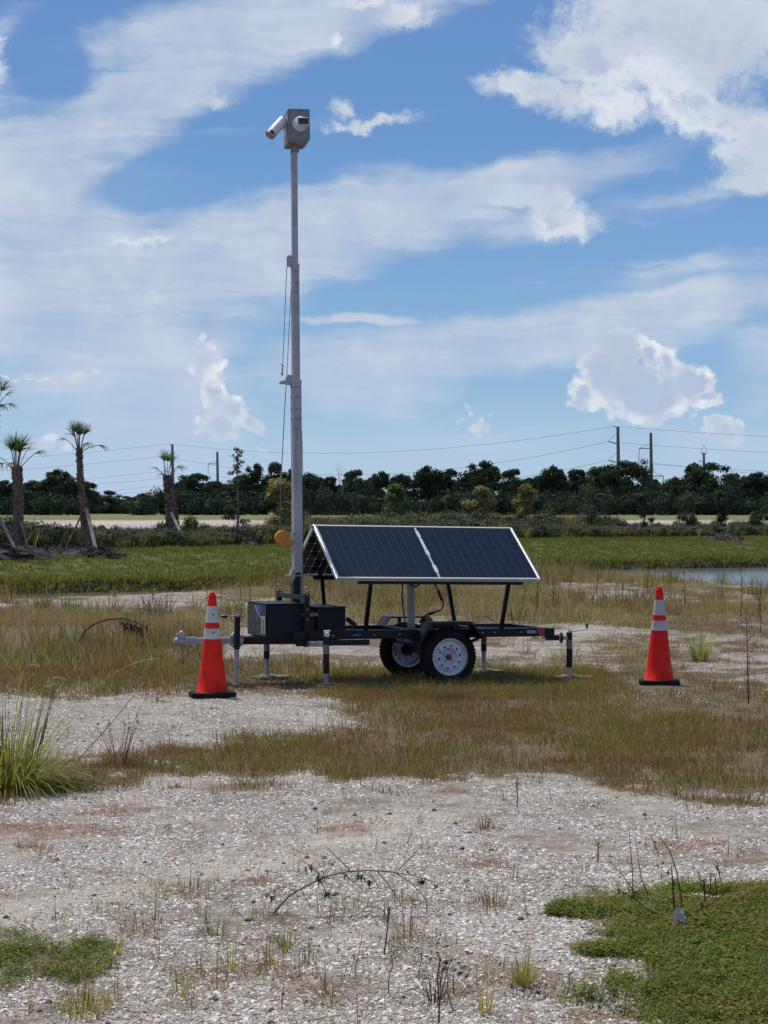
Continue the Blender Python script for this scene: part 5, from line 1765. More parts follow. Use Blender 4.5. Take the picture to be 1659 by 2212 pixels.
def wheel(lab, vo, s):
    """vo: outer face, s = +1 if the outer face looks to -v"""
    W_ = bpy.data.objects.new('wheel', None); COL.objects.link(W_); W_.parent = T; W_['label'] = lab
    W_.location = (0, vo, HZ_); W_.rotation_euler = (0, 0, 0 if s > 0 else PI)
    ax = (0, 1, 0)
    ty = MB()
    ri = .168
    prof = [(ri, .012), (ri + .012, .002), (.205, -.008), (.235, -.002), (.252, .012), (WR, .03), (WR + .001, .062), (WR, .10), (.252, .12), (.235, .134), (.205, .14), (ri + .012, .13), (ri, .12)]
    ty.lathe(prof, (0, 0, 0), ax, 56, True)
    for k in range(52):                         # tread blocks
        a = 2 * PI * k / 52
        for j, vv in enumerate((.036, .066, .096)):
            a2 = a + (.06 if j % 2 else 0)
            n_ = Vector((math.cos(a2), 0, math.sin(a2))); tgt = Vector((-n_.z, 0, n_.x))
            ty.frame(n_ * (WR + .002) + Vector((0, vv, 0)), tgt, Vector((0, 1, 0)), n_, .011, .011, .004)
    ty.obj('tyre', M_tyre, W_, True)
    rm = MB()
    rm.lathe([(.166, .000), (.174, .004), (.172, .014), (.160, .018), (.156, .030), (.148, .036), (.140, .034), (.132, .026), (.118, .022), (.085, .026), (.072, .038), (.064, .052), (.045, .054), (.0, .054)], (0, 0, 0), ax, 48)
    rm.lathe([(.160, .03), (.150, .07), (.150, .115), (.168, .125)], (0, 0, 0), ax, 48)
    rm.obj('rim', M_white, W_, True)
    for k in range(10):
        a = 2 * PI * k / 10 + .16
        n_ = Vector((math.cos(a), 0, math.sin(a))); tgt = Vector((-n_.z, 0, n_.x))
        mb = MB(); mb.prism([(-.012, -.007), (.012, -.007), (.010, .005), (.0, .009), (-.010, .005)], n_ * .104 + Vector((0, .0225, 0)), tgt, n_, .006); mb.obj('rim_hole', M_blackp, W_)
    hb = MB(); hb.lathe([(.0, .0), (.012, .002), (.020, .010), (.025, .028), (.026, .054)], (0, 0, 0), ax, 20); hb.obj('hub', M_rust, W_, True)
    for k in range(4):
        a = PI / 4 + k * PI / 2 + .1
        mb = MB(); mb.lathe([(.0, .034), (.008, .036), (.009, .054)], (.048 * math.cos(a), 0, .048 * math.sin(a)), ax, 6); mb.obj('wheel_nut', M_galv, W_)
    mb = MB(); mb.tube([(-.118, .018, .078), (-.10, .004, .066)], .004, 6); mb.obj('valve', M_blackp, W_)
    mb = MB(); mb.lathe([(.0, .075), (.058, .075), (.058, .12), (0, .12)], (0, 0, 0), ax, 20); mb.obj('bearing_housing', M_black, W_, True)
    return W_


wheel('nearer wheel, white rim facing the camera', 0.0, 1)
wheel('farther wheel, seen from behind under the frame', 1.26, -1)


def fender(v0, v1, zt=.572):
    pts = [(-.335, .385), (-.205, zt), (.195, zt), (.335, .405)]
    mb = MB()
    for i in range(3):
        a, b_ = pts[i], pts[i + 1]
        mb.beam((a[0], (v0 + v1) / 2, a[1]), (b_[0], (v0 + v1) / 2, b_[1]), abs(v1 - v0), .006)
    vo = v0
    # rolled lip on the outer side
    for i in range(3):
        a, b_ = pts[i], pts[i + 1]
        mb.beam((a[0], vo, a[1] - .012), (b_[0], vo, b_[1] - .012), .006, .024)
    mb.obj('fender', M_black, T, bevel=.002)
    vi = v1
    mb = MB()
    for u in (-.12, .12): mb.beam((u, vi, .47), (u, vi, zt - .003), .02, .05)
    mb.obj('fender_bracket', M_black, T)


fender(-.055, .145)
fender(1.30, 1.06)

# ---- rear lamp, plate and wiring
mb = MB(); a = L(1158, 1358, NR - .03); mb.box((a.x + .035, NR - .055, .452), (.066, .055, .066)); mb.obj('tail_lamp', M_redl, T, bevel=.004)
mb = MB(); mb.box((1.06, NR - .034, .447), (.10, .018, .085)); mb.obj('lamp_bracket', M_black, T, bevel=.002)
mb = MB(); mb.box((.885, NR - .032, .456), (.105, .008, .032)); mb.obj('plate_lamp', M_galv, T, bevel=.002)
mb = MB(); mb.tube([(.87, NR - .035, .44), (.90, NR - .04, .405), (.94, NR - .04, .40), (.965, NR - .035, .43)], .005, 6); mb.obj('wire_loop', M_cable, T, True)
mb = MB(); mb.box((1.0, NR - .03, .40), (.04, .01, .02)); mb.obj('lamp_bracket', M_galv, T)
for u in (-.45, .38, .50, .77, .83, -.70, -1.1):
    mb = MB(); mb.lathe([(.0, -.008), (.008, -.007), (.009, 0)], (u, NR - .026, .458), (0, 1, 0), 8); mb.obj('bolt', M_galv, T)
mb = MB(); a = L(771, 1372, NR - .03); mb.box((a.x, NR - .0265, a.z), (.075, .002, .018)); mb.obj('rail_sticker', surf('teal_print', (0.02, 0.20, 0.26), (0.01, 0.13, 0.18), .4), T)

# ---- two black battery boxes
BV0, BV1 = 0.22, 0.84
a = L(576, 1304, BV0); b_ = L(651, 1376, BV0)
ZB0, ZB1 = b_.z, a.z
UB0, UB1 = a.x, b_.x + .03


def crate(u0, u1, z0, z1, v0, v1, lab):
    g = bpy.data.objects.new('battery_box', None); COL.objects.link(g); g.parent = T; g['label'] = lab
    mb = MB(); mb.box2((u0, v0, z0), (u1, v1, z1 - .012)); mb.obj('box_body', M_blackm, g, bevel=.006)
    mb = MB(); mb.box2((u0 - .008, v0 - .008, z1 - .011), (u1 + .008, v1 + .008, z1)); mb.obj('lid', M_blackm, g, bevel=.003)
    return g


B1 = crate(UB0, UB1, ZB0, ZB1, BV0, BV1, 'front battery box with a printed label on its left end')
a2 = L(746.6, 1310.6, BV0); c2_ = L(686, 1330, BV0)
B2 = crate(c2_.x, a2.x, .505, a2.z, BV0, BV1, 'rear battery box')
mb = MB(); mb.box2((UB1 + .01, BV0 + .05, .505), (c2_.x - .003, BV1 - .05, a2.z - .03)); mb.obj('battery_shelf', M_black, T)
# ratchet strap end between the boxes
M_strap = surf('strap_grey', (0.22, 0.23, 0.25), (0.10, 0.11, 0.13), .7, 0, 30)
mb = MB(); s_ = L(652, 1328, BV0 - .012); e_ = L(686, 1330, BV0 - .012)
mb.box2((s_.x, BV0 - .014, s_.z - .016), (e_.x, BV0 - .009, s_.z + .016)); mb.obj('strap', M_strap, T)
# printed label wrapped on the left end of the front box
pm = {k: surf('print_' + k, c_, None, .45, 0, 40) for k, c_ in dict(dark=(0.022, 0.030, 0.026), blue=(0.045, 0.13, 0.34), white=(0.42, 0.43, 0.44), green=(0.05, 0.09, 0.05), grey=(0.14, 0.14, 0.14), bar=(0.10, 0.10, 0.10)).items()}
lu = UB0 - .0085
H_ = ZB1 - ZB0; V_ = BV1 - BV0


def lab_q(k, v0, v1, z0, z1, lift):
    # v0..v1: 0 at the near edge, 1 at the far edge; z from 0 (bottom) to 1 (top)
    mb = MB(); mb.box2((lu - lift, BV0 + v0 * V_, ZB0 + z0 * H_), (lu - lift + .0015, BV0 + v1 * V_, ZB0 + z1 * H_))
    return mb


lb = lab_q('dark', .0, .97, .03, .95, 0).obj('label_sheet', pm['dark'], B1)
mb = MB(); P3 = lambda v, z: (lu - .0025, BV0 + v * V_, ZB0 + z * H_)
mb.add([P3(.26, .93), P3(.52, .93), P3(.47, .80), P3(.36, .66), P3(.26, .58)], [(0, 1, 2, 3, 4)]); mb.obj('label_print', pm['blue'], B1)
mb = MB(); mb.add([P3(.52, .93), P3(.56, .88), P3(.51, .78), P3(.28, .54), P3(.26, .58), P3(.36, .67), P3(.47, .80)], [(0, 1, 2, 6), (2, 3, 4, 5, 6)]); mb.obj('label_print', pm['white'], B1)
lab_q('white', .02, .235, .09, .62, .002).obj('label_print', pm['white'], B1)
bars = MB()
for i in range(12): bars.box2((lu - .0045, BV0 + .07 * V_, ZB0 + (.15 + i * .034) * H_), (lu - .003, BV0 + .17 * V_, ZB0 + (.165 + i * .034) * H_))
bars.obj('label_print', pm['bar'], B1)
tx = MB()
for (v_, z_, w_, h_) in [(.62, .45, .03, .36), (.40, .45, .07, .13), (.44, .58, .05, .08), (.36, .70, .0, .0), (.33, .22, .10, .05), (.38, .28, .06, .03), (.60, .24, .05, .12), (.62, .10, .06, .05),
                         (.80, .88, .13, .018), (.80, .84, .12, .014), (.78, .78, .14, .016), (.78, .74, .13, .012), (.80, .30, .12, .012), (.80, .25, .11, .012), (.80, .20, .12, .012), (.80, .13, .10, .012),
                         (.11, .86, .10, .02), (.11, .82, .09, .018), (.11, .76, .10, .012), (.12, .72, .08, .012)]:
    if w_: tx.box2((lu - .0035, BV0 + v_ * V_, ZB0 + z_ * H_), (lu - .002, BV0 + (v_ + w_) * V_, ZB0 + (z_ + h_) * H_))
tx.obj('label_print', pm['grey'], B1)
gq = MB(); gq.add([P3(.18, .0 + .04), P3(.60, .04), P3(.55, .10), P3(.30, .14)], [(0, 1, 2, 3)]); gq.obj('label_print', pm['green'], B1)

# ---- hoop over the boxes: two posts and a bar, eye bolts on top
hp0 = L(662, 1283, NR); UH = hp0.x
zt_ = hp0.z
for v in (NR, 1.03):
    mb = MB(); mb.beam((UH, v, .36 if v == NR else .42), (UH, v, zt_), .05, .05, (1, 0, 0)); mb.obj('hoop_post', M_black, T, bevel=.003)
    mb = MB(); c_ = Vector((UH, v, zt_ + .045))
    mb.tube([c_ + Vector((.018 * math.cos(t), 0, .018 * math.sin(t))) for t in np.linspace(-PI / 2, 1.5 * PI, 13)], .005, 6, False)
    mb.tube([(UH, v, zt_), (UH, v, zt_ + .026)], .009, 8); mb.obj('eye_bolt', M_galv, T, True)
    for zz in (.70, .83, .61):
        mb = MB(); mb.lathe([(0, -.006), (.007, -.005), (.008, 0)], (UH, v - .026, zz), (0, 1, 0), 8); mb.obj('bolt', M_galv, T)
mb = MB(); mb.beam((UH, NR + .026, zt_ - .035), (UH, 1.0, zt_ - .035), .045, .045); mb.obj('hoop_bar', M_black, T, bevel=.003)
# second hoop of the mast cradle (braces right of the boxes)
mb = MB(); mb.beam(L(748, 1336, .45), L(768, 1351, .45), .03, .04); mb.obj('brace', M_black, T)

# ---- mast, three telescoping square tubes with a slight lean
UM, VM = -1.305, .60
mbase = L(643, 1290, VM)
UM = mbase.x
mtop = L(635, 318, VM)


def mp_(y):
    t = (1290 - y) / (1290 - 318.0)
    return Vector((mbase.x + (mtop.x - mbase.x) * t, VM, mbase.z + (mtop.z - mbase.z) * t))


mast = bpy.data.objects.new('mast', None); COL.objects.link(mast); mast.parent = T
mroot = mp_(1290); mroot.z = .40; mroot.x = mbase.x + .003
for y0, y1, w_, lab in ((1290, 822, .084, 'outer mast tube'), (824, 571, .066, 'middle mast tube'), (573, 318, .052, 'inner mast tube')):
    a = mp_(y0) if y0 != 1290 else mroot
    mb = MB(); mb.beam(a, mp_(y1), w_, w_, (0, 1, 0)); mb.obj('mast_tube', M_mast, mast, bevel=.004, label=lab)
for y_, w_ in ((824, .088), (573, .070)):
    mb = MB(); mb.beam(mp_(y_ + 5), mp_(y_ - 3), w_, w_, (0, 1, 0)); mb.obj('mast_collar', M_mast, mast, bevel=.003)
bm = MB()
for y_ in (836, 858, 884, 905):
    c_ = mp_(y_)
    for du in (-.012, .026): bm.lathe([(0, -.008), (.005, -.007), (.006, 0)], c_ + Vector((du, -.043, 0)), (0, 1, 0), 7)
    bm.lathe([(0, -.012), (.007, -.01), (.008, 0)], c_ + Vector((-.043, 0, 0)), (1, 0, 0), 7)
for y_ in (586, 612, 632):
    c_ = mp_(y_); bm.lathe([(0, -.008), (.005, -.007), (.006, 0)], c_ + Vector((.0, -.034, 0)), (0, 1, 0), 7)
bm.obj('bolt_row', M_blackp, mast)
# rub marks worn on the mast
mk = MB(); q = random.Random(4)
for i in range(26):
    y_ = 925 + i * 4.9
    if 5 < i % 13 < 7: continue
    c_ = mp_(y_)
    dx_ = -.012 + .012 * math.sin(i * .4)
    mk.box2((c_.x + dx_ - .010, VM - .0427, c_.z - .004), (c_.x + dx_ + .012 * q.uniform(.5, 1), VM - .0421, c_.z + .003))
mk.obj('scuff_mark', surf('scuff', (0.12, 0.12, 0.13), (0.2, .2, .21), .7, 0, 60), mast)
# black angle and clamps at the foot
mb = MB(); mb.box2((mbase.x - .040, VM - .060, .40), (mbase.x + .010, VM - .045, L(640, 1237, VM).z)); mb.obj('mast_bracket', M_black, mast, bevel=.002)
mb = MB(); mb.box2((mbase.x - .058, VM - .055, .40), (mbase.x - .046, VM + .03, L(640, 1237, VM).z - .04)); mb.obj('mast_bracket', M_black, mast)
zc = L(640, 1243, VM).z
mb = MB(); mb.box((mbase.x, VM - .064, zc), (.20, .008, .012)); mb.tube([(mbase.x - .10, VM - .06, zc), (mbase.x - .10, VM + .06, zc)], .006, 6)
mb.prism([(-.02, -.07), (.012, -.02), (.016, .03), (-.004, .07), (-.02, .02)], (mbase.x - .062, VM - .07, zc), (1, 0, 0), (0, 0, 1), .008); mb.obj('mast_clamp', M_galv, mast)
# pulleys and rope
pA_ = MB(); c_ = L(626, 564, VM)
pA_.prism([(-.024, -.052), (.026, -.052), (.026, .03), (.018, .05), (0, .058), (-.018, .05), (-.024, .03)], c_, (1, 0, 0), (0, 0, 1), .006)
pA_.prism([(-.024, -.052), (.026, -.052), (.026, .03), (.018, .05), (0, .058), (-.018, .05), (-.024, .03)], c_ + Vector((0, .022, 0)), (1, 0, 0), (0, 0, 1), .006)
pA_.obj('pulley_bracket', M_mast, mast, bevel=.002)
mb = MB(); mb.lathe([(0, -.007), (.02, -.007), (.015, 0), (.02, .007), (0, .007)], c_ + Vector((0, .011, .02)), (0, 1, 0), 16); mb.obj('pulley', M_galv, mast, True)
c2p = L(624, 822, VM)
mb = MB(); mb.prism([(-.085, -.035), (-.03, -.035), (.035, -.05), (.035, .03), (.02, .055), (-.005, .055), (-.025, .03), (-.03, -.002), (-.075, -.002), (-.088, -.018)], c2p, (1, 0, 0), (0, 0, 1), .006)
mb.prism([(-.085, -.035), (-.03, -.035), (.035, -.05), (.035, .03), (.02, .055), (-.005, .055), (-.025, .03), (-.03, -.002), (-.075, -.002), (-.088, -.018)], c2p + Vector((0, .022, 0)), (1, 0, 0), (0, 0, 1), .006)
mb.obj('pulley_bracket', M_mast, mast, bevel=.002)
mb = MB(); mb.lathe([(0, -.007), (.024, -.007), (.018, 0), (.024, .007), (0, .007)], c2p + Vector((0, .011, .02)), (0, 1, 0), 16); mb.obj('pulley', M_galv, mast, True)
wv = VM + .011
rp = MB()
rp.tube([L(619.5, 576, wv), L(611, 788, wv)], .0035, 5); rp.tube([L(611, 788, wv), L(609, 812, wv)], .006, 6)
rp.tube([L(629, 625, wv), L(619.5, 812, wv)], .0032, 5)
rp.tube([L(618.4, 829, wv), L(615.4, 877, wv), L(606.5, 1050, wv), L(604, 1148, wv)], .0042, 5)
rp.obj('hoist_rope', M_rope, mast)
mb = MB(); mb.tube([L(606, 787, wv), L(612, 790, wv)], .004, 5); mb.tube([L(606, 807, wv), L(613, 808, wv)], .005, 5); mb.obj('rope_clip', M_galv, mast)
mb = MB(); mb.tube([L(652, 930, VM - .02), L(654.5, 1030, VM - .02), L(655.5, 1140, VM - .02), L(655, 1250, VM - .02)], .003, 5); mb.obj('data_cable', M_cable, mast)
# winch
wc = L(605.3, 1162, VM); wl = L(620.5, 1174, VM)
outl = []
for t in np.linspace(math.radians(20), math.radians(262), 20): outl.append((.070 * math.cos(t), .070 * math.sin(t)))
du_, dz_ = wl.x - wc.x, wl.z - wc.z
for t in np.linspace(math.radians(-118), math.radians(52), 12): outl.append((du_ + .034 * math.cos(t), dz_ + .034 * math.sin(t)))
wn = MB(); wn.prism(outl, wc + Vector((0, -.06, 0)), (1, 0, 0), (0, 0, 1), .05)
win = wn.obj('winch', M_orange, mast, bevel=.006)
mb = MB(); mb.lathe([(0, -.012), (.036, -.010), (.040, .0), (.040, .01)], wl + Vector((0, -.088, .012)), (0, 1, 0), 18); mb.obj('winch_gear_cover', M_orange, win, True)
mb = MB(); mb.lathe([(0, -.012), (.008, -.010), (.009, .0)], wc + Vector((.004, -.085, 0)), (0, 1, 0), 8); mb.lathe([(0, -.02), (.010, -.016), (.011, .0)], wl + Vector((0, -.10, -.006)), (0, 1, 0), 8); mb.obj('bolt', M_galv, win)
mb = MB(); mb.box2((wc.x + .05, VM - .05, wc.z + .035), (mp_(1154).x - .04, VM - .03, wc.z + .043)); mb.box2((wl.x + .02, VM - .05, wl.z - .04), (mp_(1176).x - .04, VM - .03, wl.z - .032)); mb.box2((mp_(1160).x - .05, VM - .05, wl.z - .05), (mp_(1160).x - .042, VM + .05, wc.z + .05)); mb.obj('winch_bracket', M_galv, mast)
mb = MB(); mb.lathe([(0, 0), (.045, 0), (.045, .05), (0, .05)], wc + Vector((0, -.034, 0)), (0, 1, 0), 20); mb.obj('winch_drum', M_orange, win, True)

# ---- camera head
hc = bpy.data.objects.new('camera_head', None); COL.objects.link(hc); hc.parent = T
yb = math.radians(-8)                       # the box is turned on the mast
ctr = L(641, 279, VM)
hc.location = ctr + Vector((0, 0, 0)); hc.rotation_euler = (math.radians(-4.0), math.radians(-.6), yb - .02)
bw, bd, bh = .205, .30, .315
mb = MB()
# profile: vertical front, chamfered lower right edge is read in section across the width
outl = [(-bw / 2, -bh / 2), (bw / 2 - .035, -bh / 2), (bw / 2, -bh / 2 + .03), (bw / 2, bh / 2 - .008), (bw / 2 - .008, bh / 2), (-bw / 2, bh / 2)]
mb.prism(outl, (0, 0, 0), (1, 0, 0), (0, 0, 1), bd); mb.obj('camera_box', M_boxg, hc, bevel=.004)
mb = MB(); mb.box((0, -bd / 2 - .003, 0), (bw - .03, .004, bh - .04)); mb.obj('front_plate', M_boxg, hc, bevel=.001)
mb = MB(); mb.lathe([(.0, -.012), (.068, -.012), (.074, .0), (.074, .01)], (.012, -bd / 2 - .012, .015), (0, 1, 0), 28); mb.obj('camera_base', M_camw, hc, True)
dm = MB(); dm.lathe([(.0, -.052), (.025, -.050), (.044, -.043), (.056, -.028), (.060, -.010)], (.012, -bd / 2 - .012, .018), (0, 1, 0), 28); dm.obj('dome_camera', M_camw, hc, True)
dm = MB(); dm.box((.026, -bd / 2 - .066, .016), (.112, .062, .080)); dm.obj('dome_camera', M_camw, hc, bevel=.012, label='swivelling eye of the dome camera')
dm = MB(); dm.box((.028, -bd / 2 - .0985, .018), (.098, .006, .060)); lens = dm.obj('lens_window', M_glassb, hc, bevel=.003)
for du in (-.018, .022):
    mb = MB(); mb.lathe([(0, -.002), (.009, -.002), (.011, 0)], (.028 + du, -bd / 2 - .102, .018), (0, 1, 0), 14); mb.obj('lens', M_blackp, hc)
mb = MB()
for z_ in (-.13, .13):
    for v_ in (-.12, .12): mb.lathe([(0, -.006), (.006, -.005), (.007, 0)], (-bw / 2 - .001, v_, z_), (1, 0, 0), 7)
mb.lathe([(0, -.012), (.016, -.010), (.018, 0)], (-bw / 2 - .001, .02, .075), (1, 0, 0), 14); mb.obj('bolt_row', M_blackp, hc)
mb = MB(); mb.box((-bw / 2 - .008, -.05, -.02), (.016, .05, .13)); mb.tube([(-bw / 2 - .01, -.05, -.01), (-bw / 2 - .06, -.05, .015)], .02, 10); mb.obj('camera_arm', M_camw, hc, bevel=.003)
# side camera, a white cylinder pointing down left
p0 = Vector((-.128, -.07, .072)); d_ = Vector((-.75, -.28, -.86)).normalized()
mb = MB(); mb.tube([p0, p0 + d_ * .006, p0 + d_ * .08, p0 + d_ * .085, p0 + d_ * .19], [.036, .047, .047, .048, .048], 24); mb.obj('bullet_camera', M_camw, hc, True)
M_beige = surf('camera_bezel', (0.33, 0.29, 0.27), None, .35)
mb = MB(); mb.tube([p0 + d_ * .19, p0 + d_ * .226, p0 + d_ * .23], [.049, .050, .046], 24); mb.obj('bullet_camera', M_beige, hc, True, label='beige front ring of the bullet camera')
mb = MB(); sdv = d_.cross(Vector((0, 1, 0))).normalized(); fr_ = sdv.cross(d_).normalized()
mb.frame(p0 + d_ * .208 - fr_ * (.0495 if fr_.y > 0 else -.0495), d_, sdv, fr_, .010, .016, .003); mb.obj('lens_window', M_glassb, hc)
so = mtop.x - ctr.x + .004
mb = MB(); mb.beam((so, 0, -bh / 2 - .06), (so, 0, -bh / 2 + .01), .060, .060, (0, 1, 0)); mb.obj('mount_sleeve', M_boxg, hc, bevel=.003)
mb = MB()
for s_ in (-1, 1): mb.box((so + s_ * .034, 0, -bh / 2 - .05), (.006, .03, .035))
mb.obj('sleeve_ear', M_blackp, hc)

# ---- solar panels, tented
M_cell, N = newmat('solar_cell')
tcn = N.n('ShaderNodeTexCoord').outputs['Object']
oi = N.n('ShaderNodeObjectInfo')
wv_ = N.n('ShaderNodeTexWave'); wv_.wave_type = 'BANDS'; wv_.bands_direction = 'Y'; wv_.inputs['Scale'].default_value = 17
N.l(tcn, wv_.inputs['Vector'])
cc = N.mix(oi.outputs['Random'], (0.003, 0.006, 0.020), (0.0045, 0.009, 0.026))
cc = N.mix(N.rng(wv_.outputs['Fac'], .9, 1.0, 0, .22), cc, (0.12, 0.14, 0.18))
b = pri(N, cc, .16, 0, None, .25); finish(N, b.outputs[0])
M_sheet, N = newmat('panel_sheet')
b = pri(N, (0.055, 0.06, 0.075), .3, 0, None, .2)
t_ = N.n('ShaderNodeBsdfTranslucent'); t_.inputs[0].default_value = (.85, .88, .95, 1)
mx_ = N.n('ShaderNodeMixShader'); mx_.inputs[0].default_value = .3
N.l(b.outputs[0], mx_.inputs[1]); N.l(t_.outputs[0], mx_.inputs[2]); finish(N, mx_.outputs[0])
M_joint = surf('panel_joint', (0.50, 0.52, 0.54), (0.44, 0.46, 0.48), .4, 0, 8, None)


def panel(lab, BL, BR, TL_, rows=6, cols=24, fw=.018):
    g = bpy.data.objects.new('solar_panel', None); COL.objects.link(g); g.parent = T; g['label'] = lab
    ex = (BR - BL); Lx = ex.length; ex.normalize()
    ey = (TL_ - BL); ey = ey - ex * ey.dot(ex); Ly = ey.length; ey.normalize()
    ez = ex.cross(ey).normalized()
    g.matrix_local = Matrix.Translation(BL) @ Matrix((ex, ey, ez)).transposed().to_4x4()
    mb = MB(); mb.box2((fw * .6, fw * .6, -.004), (Lx - fw * .6, Ly - fw * .6, -.001)); mb.obj('panel_sheet', M_sheet, g)
    for a, b_, nm in (((0, 0), (Lx, fw), 'b'), ((0, Ly - fw), (Lx, Ly), 't'), ((0, fw), (fw, Ly - fw), 'l'), ((Lx - fw, fw), (Lx, Ly - fw), 'r')):
        mb = MB(); mb.box2((a[0], a[1], -.030), (b_[0], b_[1], .004)); mb.obj('panel_frame', M_alu, g, bevel=.0015)
    mg = .012; gap = .030
    x0 = fw + mg; x1 = Lx - fw - mg; y0 = fw + mg * .7; y1 = Ly - fw - mg * .7
    half = (x1 - x0 - gap) / 2; cw = half / (cols // 2); ch = (y1 - y0) / rows
    t_ = .0042
    cb = MB(); cx, cy = cw - t_, ch - t_; k = .012
    pl = [(-cx / 2 + k, -cy / 2), (cx / 2 - k, -cy / 2), (cx / 2, -cy / 2 + k), (cx / 2, cy / 2), (-cx / 2, cy / 2), (-cx / 2, -cy / 2 + k)]
    cb.prism(pl, (0, 0, -.0025), (1, 0, 0), (0, 1, 0), .0055)
    cm = cb.mesh('cell', M_cell)
    for r in range(rows):
        for c in range(cols):
            xx = x0 + (c + .5) * cw + (gap if c >= cols // 2 else 0)
            inst('cell', cm, g, (xx, y0 + (r + .5) * ch, 0), (0, 0, 0))
    # junction boxes and bright joint seen in the middle gap
    mx = x0 + half + gap / 2
    mb = MB(); mb.box2((mx - .007, y0, 0), (mx + .007, y1, .0005)); mb.obj('panel_joint', M_joint, g)
    for f0, f1, hw in ((.80, .93, .016), (.56, .78, .014), (.44, .55, .018), (.10, .24, .018)):
        mb = MB(); mb.box2((mx - hw, y0 + f0 * (y1 - y0), .001), (mx + hw, y0 + f1 * (y1 - y0), .002)); mb.obj('junction_strip', M_joint, g)
    # clear gasket strips along the short edges
    for xx in (fw + .003, Lx - fw - .009):
        for f0, f1 in ((.01, .36), (.37, .70), (.715, .99)):
            mb = MB(); mb.box2((xx, y0 + f0 * (y1 - y0), 0), (xx + .006, y0 + f1 * (y1 - y0), .0015)); mb.obj('edge_strip', M_joint, g)
    return g, Lx, Ly


V0, V1, VF = -.14, .585, 1.34
BL = L(727.5, 1249.0, V0); BR = L(1168.4, 1251.5, V0); TL_ = L(676.5, 1133.8, V1)
_, Lx, Ly = panel('near panel sloping towards the camera', BL, BR, TL_)
ex = (BR - BL).normalized()
TR_ = TL_ + ex * Lx
FBL = Vector((BL.x, VF, BL.z - .01)); FBR = FBL + (BR - BL)
off = Vector((0, .032, -.012))
# far panel: mirrored, its face looking away
panel('far panel sloping away, its dark underside showing at the left end', FBR, FBL, TR_ + off)
# ridge clip, purlins and struts
mb = MB(); mb.box(TL_ + Vector((-.012, .016, -.015)), (.02, .05, .04)); mb.obj('ridge_clip', M_galv, T, bevel=.002)
mb = MB(); mb.box(TR_ + Vector((.0, .016, -.015)), (.02, .05, .04)); mb.obj('ridge_clip', M_galv, T, bevel=.002)
pu0, pu1 = L(775, 1257, V0 + .05), L(1130, 1257, V0 + .05)
zl = lambda u: BL.z + (BR.z - BL.z) * (u - BL.x) / (BR.x - BL.x)
for v in (V0 + .07, VF - .07):
    mb = MB(); mb.beam((pu0.x, v, zl(pu0.x) - .035), (pu1.x, v, zl(pu1.x) - .035), .04, .04); mb.obj('purlin', M_black, T, bevel=.003)
for f in (.15, .5, .85):
    c_ = BL.lerp(BR, f); t2 = TL_.lerp(TR_, f)
    for v0_, s in ((0, 1), (1, -1)):
        a = Vector((c_.x, V0 + .05 if s > 0 else VF - .05, c_.z - .015)); b_ = Vector((t2.x, V1 + (0 if s > 0 else .03), t2.z - .05))
        mb = MB(); mb.beam(a, b_, .03, .03); mb.obj('rafter', M_black, T)
for (x0, y0, x1, y1, va, vb) in ((801, 1258, 789.5, 1362, V0 + .08, NR), (1099, 1258, 1082, 1360, V0 + .08, NR), (966.5, 1256, 981.3, 1343, VF - .07, FR), (695, 1248, 703, 1347, VF - .07, FR)):
    mb = MB(); a = L(x0, y0, va); b_ = L(x1, y1, vb); mb.beam(a, b_, .034, .034, (1, 0, 0)); mb.obj('strut', M_black, T, bevel=.002)
mb = MB(); a = L(887, 1240, .6); b_ = L(888, 1357, .6); mb.beam(a, b_, .058, .058, (0, 1, 0)); mb.obj('centre_post', M_mast, T, bevel=.003)
mb = MB(); mb.beam(TL_ + Vector((.1, .016, -.05)), TR_ + Vector((-.1, .016, -.05)), .04, .04); mb.obj('ridge_beam', M_black, T)
mb = MB(); mb.beam(Vector((a.x, .6, a.z - .02)), Vector((a.x, .6, TL_.z - .06)), .05, .05, (0, 1, 0)); mb.obj('centre_post', M_mast, T)
# cables
kb = MB(); v_ = .35
kb.tube([L(*p_, v_) for p_ in ((870, 1258), (868, 1290), (872, 1320), (876, 1352))], .0075, 6); kb.obj('power_cable', M_cable, T, True)
kb = MB(); kb.tube([L(*p_, v_) for p_ in ((884, 1256), (889, 1264), (898, 1268), (908, 1261), (925, 1257), (940, 1262), (946, 1275), (951, 1288), (957, 1300), (958, 1310), (952, 1318), (938, 1323), (922, 1328), (912, 1335), (906, 1346))], .0085, 6); kb.obj('power_cable', M_cable, T, True)
kb = MB(); kb.tube([L(*p_, v_) for p_ in ((947, 1277), (952, 1290), (955, 1297))], .015, 8); kb.tube([L(*p_, v_) for p_ in ((935, 1324), (926, 1327))], .014, 8); kb.obj('cable_connector', M_cable, T, True)


# ================================================================== traffic cones
M_red = surf('cone_orange', (0.80, 0.022, 0.010), (0.68, 0.017, 0.009), .6, 0, 5, (0.10, 0.02, 0.02), 9, .9, .12, 40, .2)
M_red2 = surf('cone_orange_clean', (0.84, 0.020, 0.014), (0.74, 0.016, 0.012), .6, 0, 5, (0.24, 0.03, 0.03), 10, .6, .12, 40, .2)
M_tape = surf('cone_reflective', (0.56, 0.54, 0.49), (0.47, 0.455, 0.42), .5, 0, 8, (0.20, 0.18, 0.155), 14, .7, .1, 120)
M_tape2 = surf('cone_reflective_grey', (0.50, 0.49, 0.50), (0.42, 0.41, 0.42), .5, 0, 8, (0.26, 0.23, 0.21), 12, .6, .1, 120)


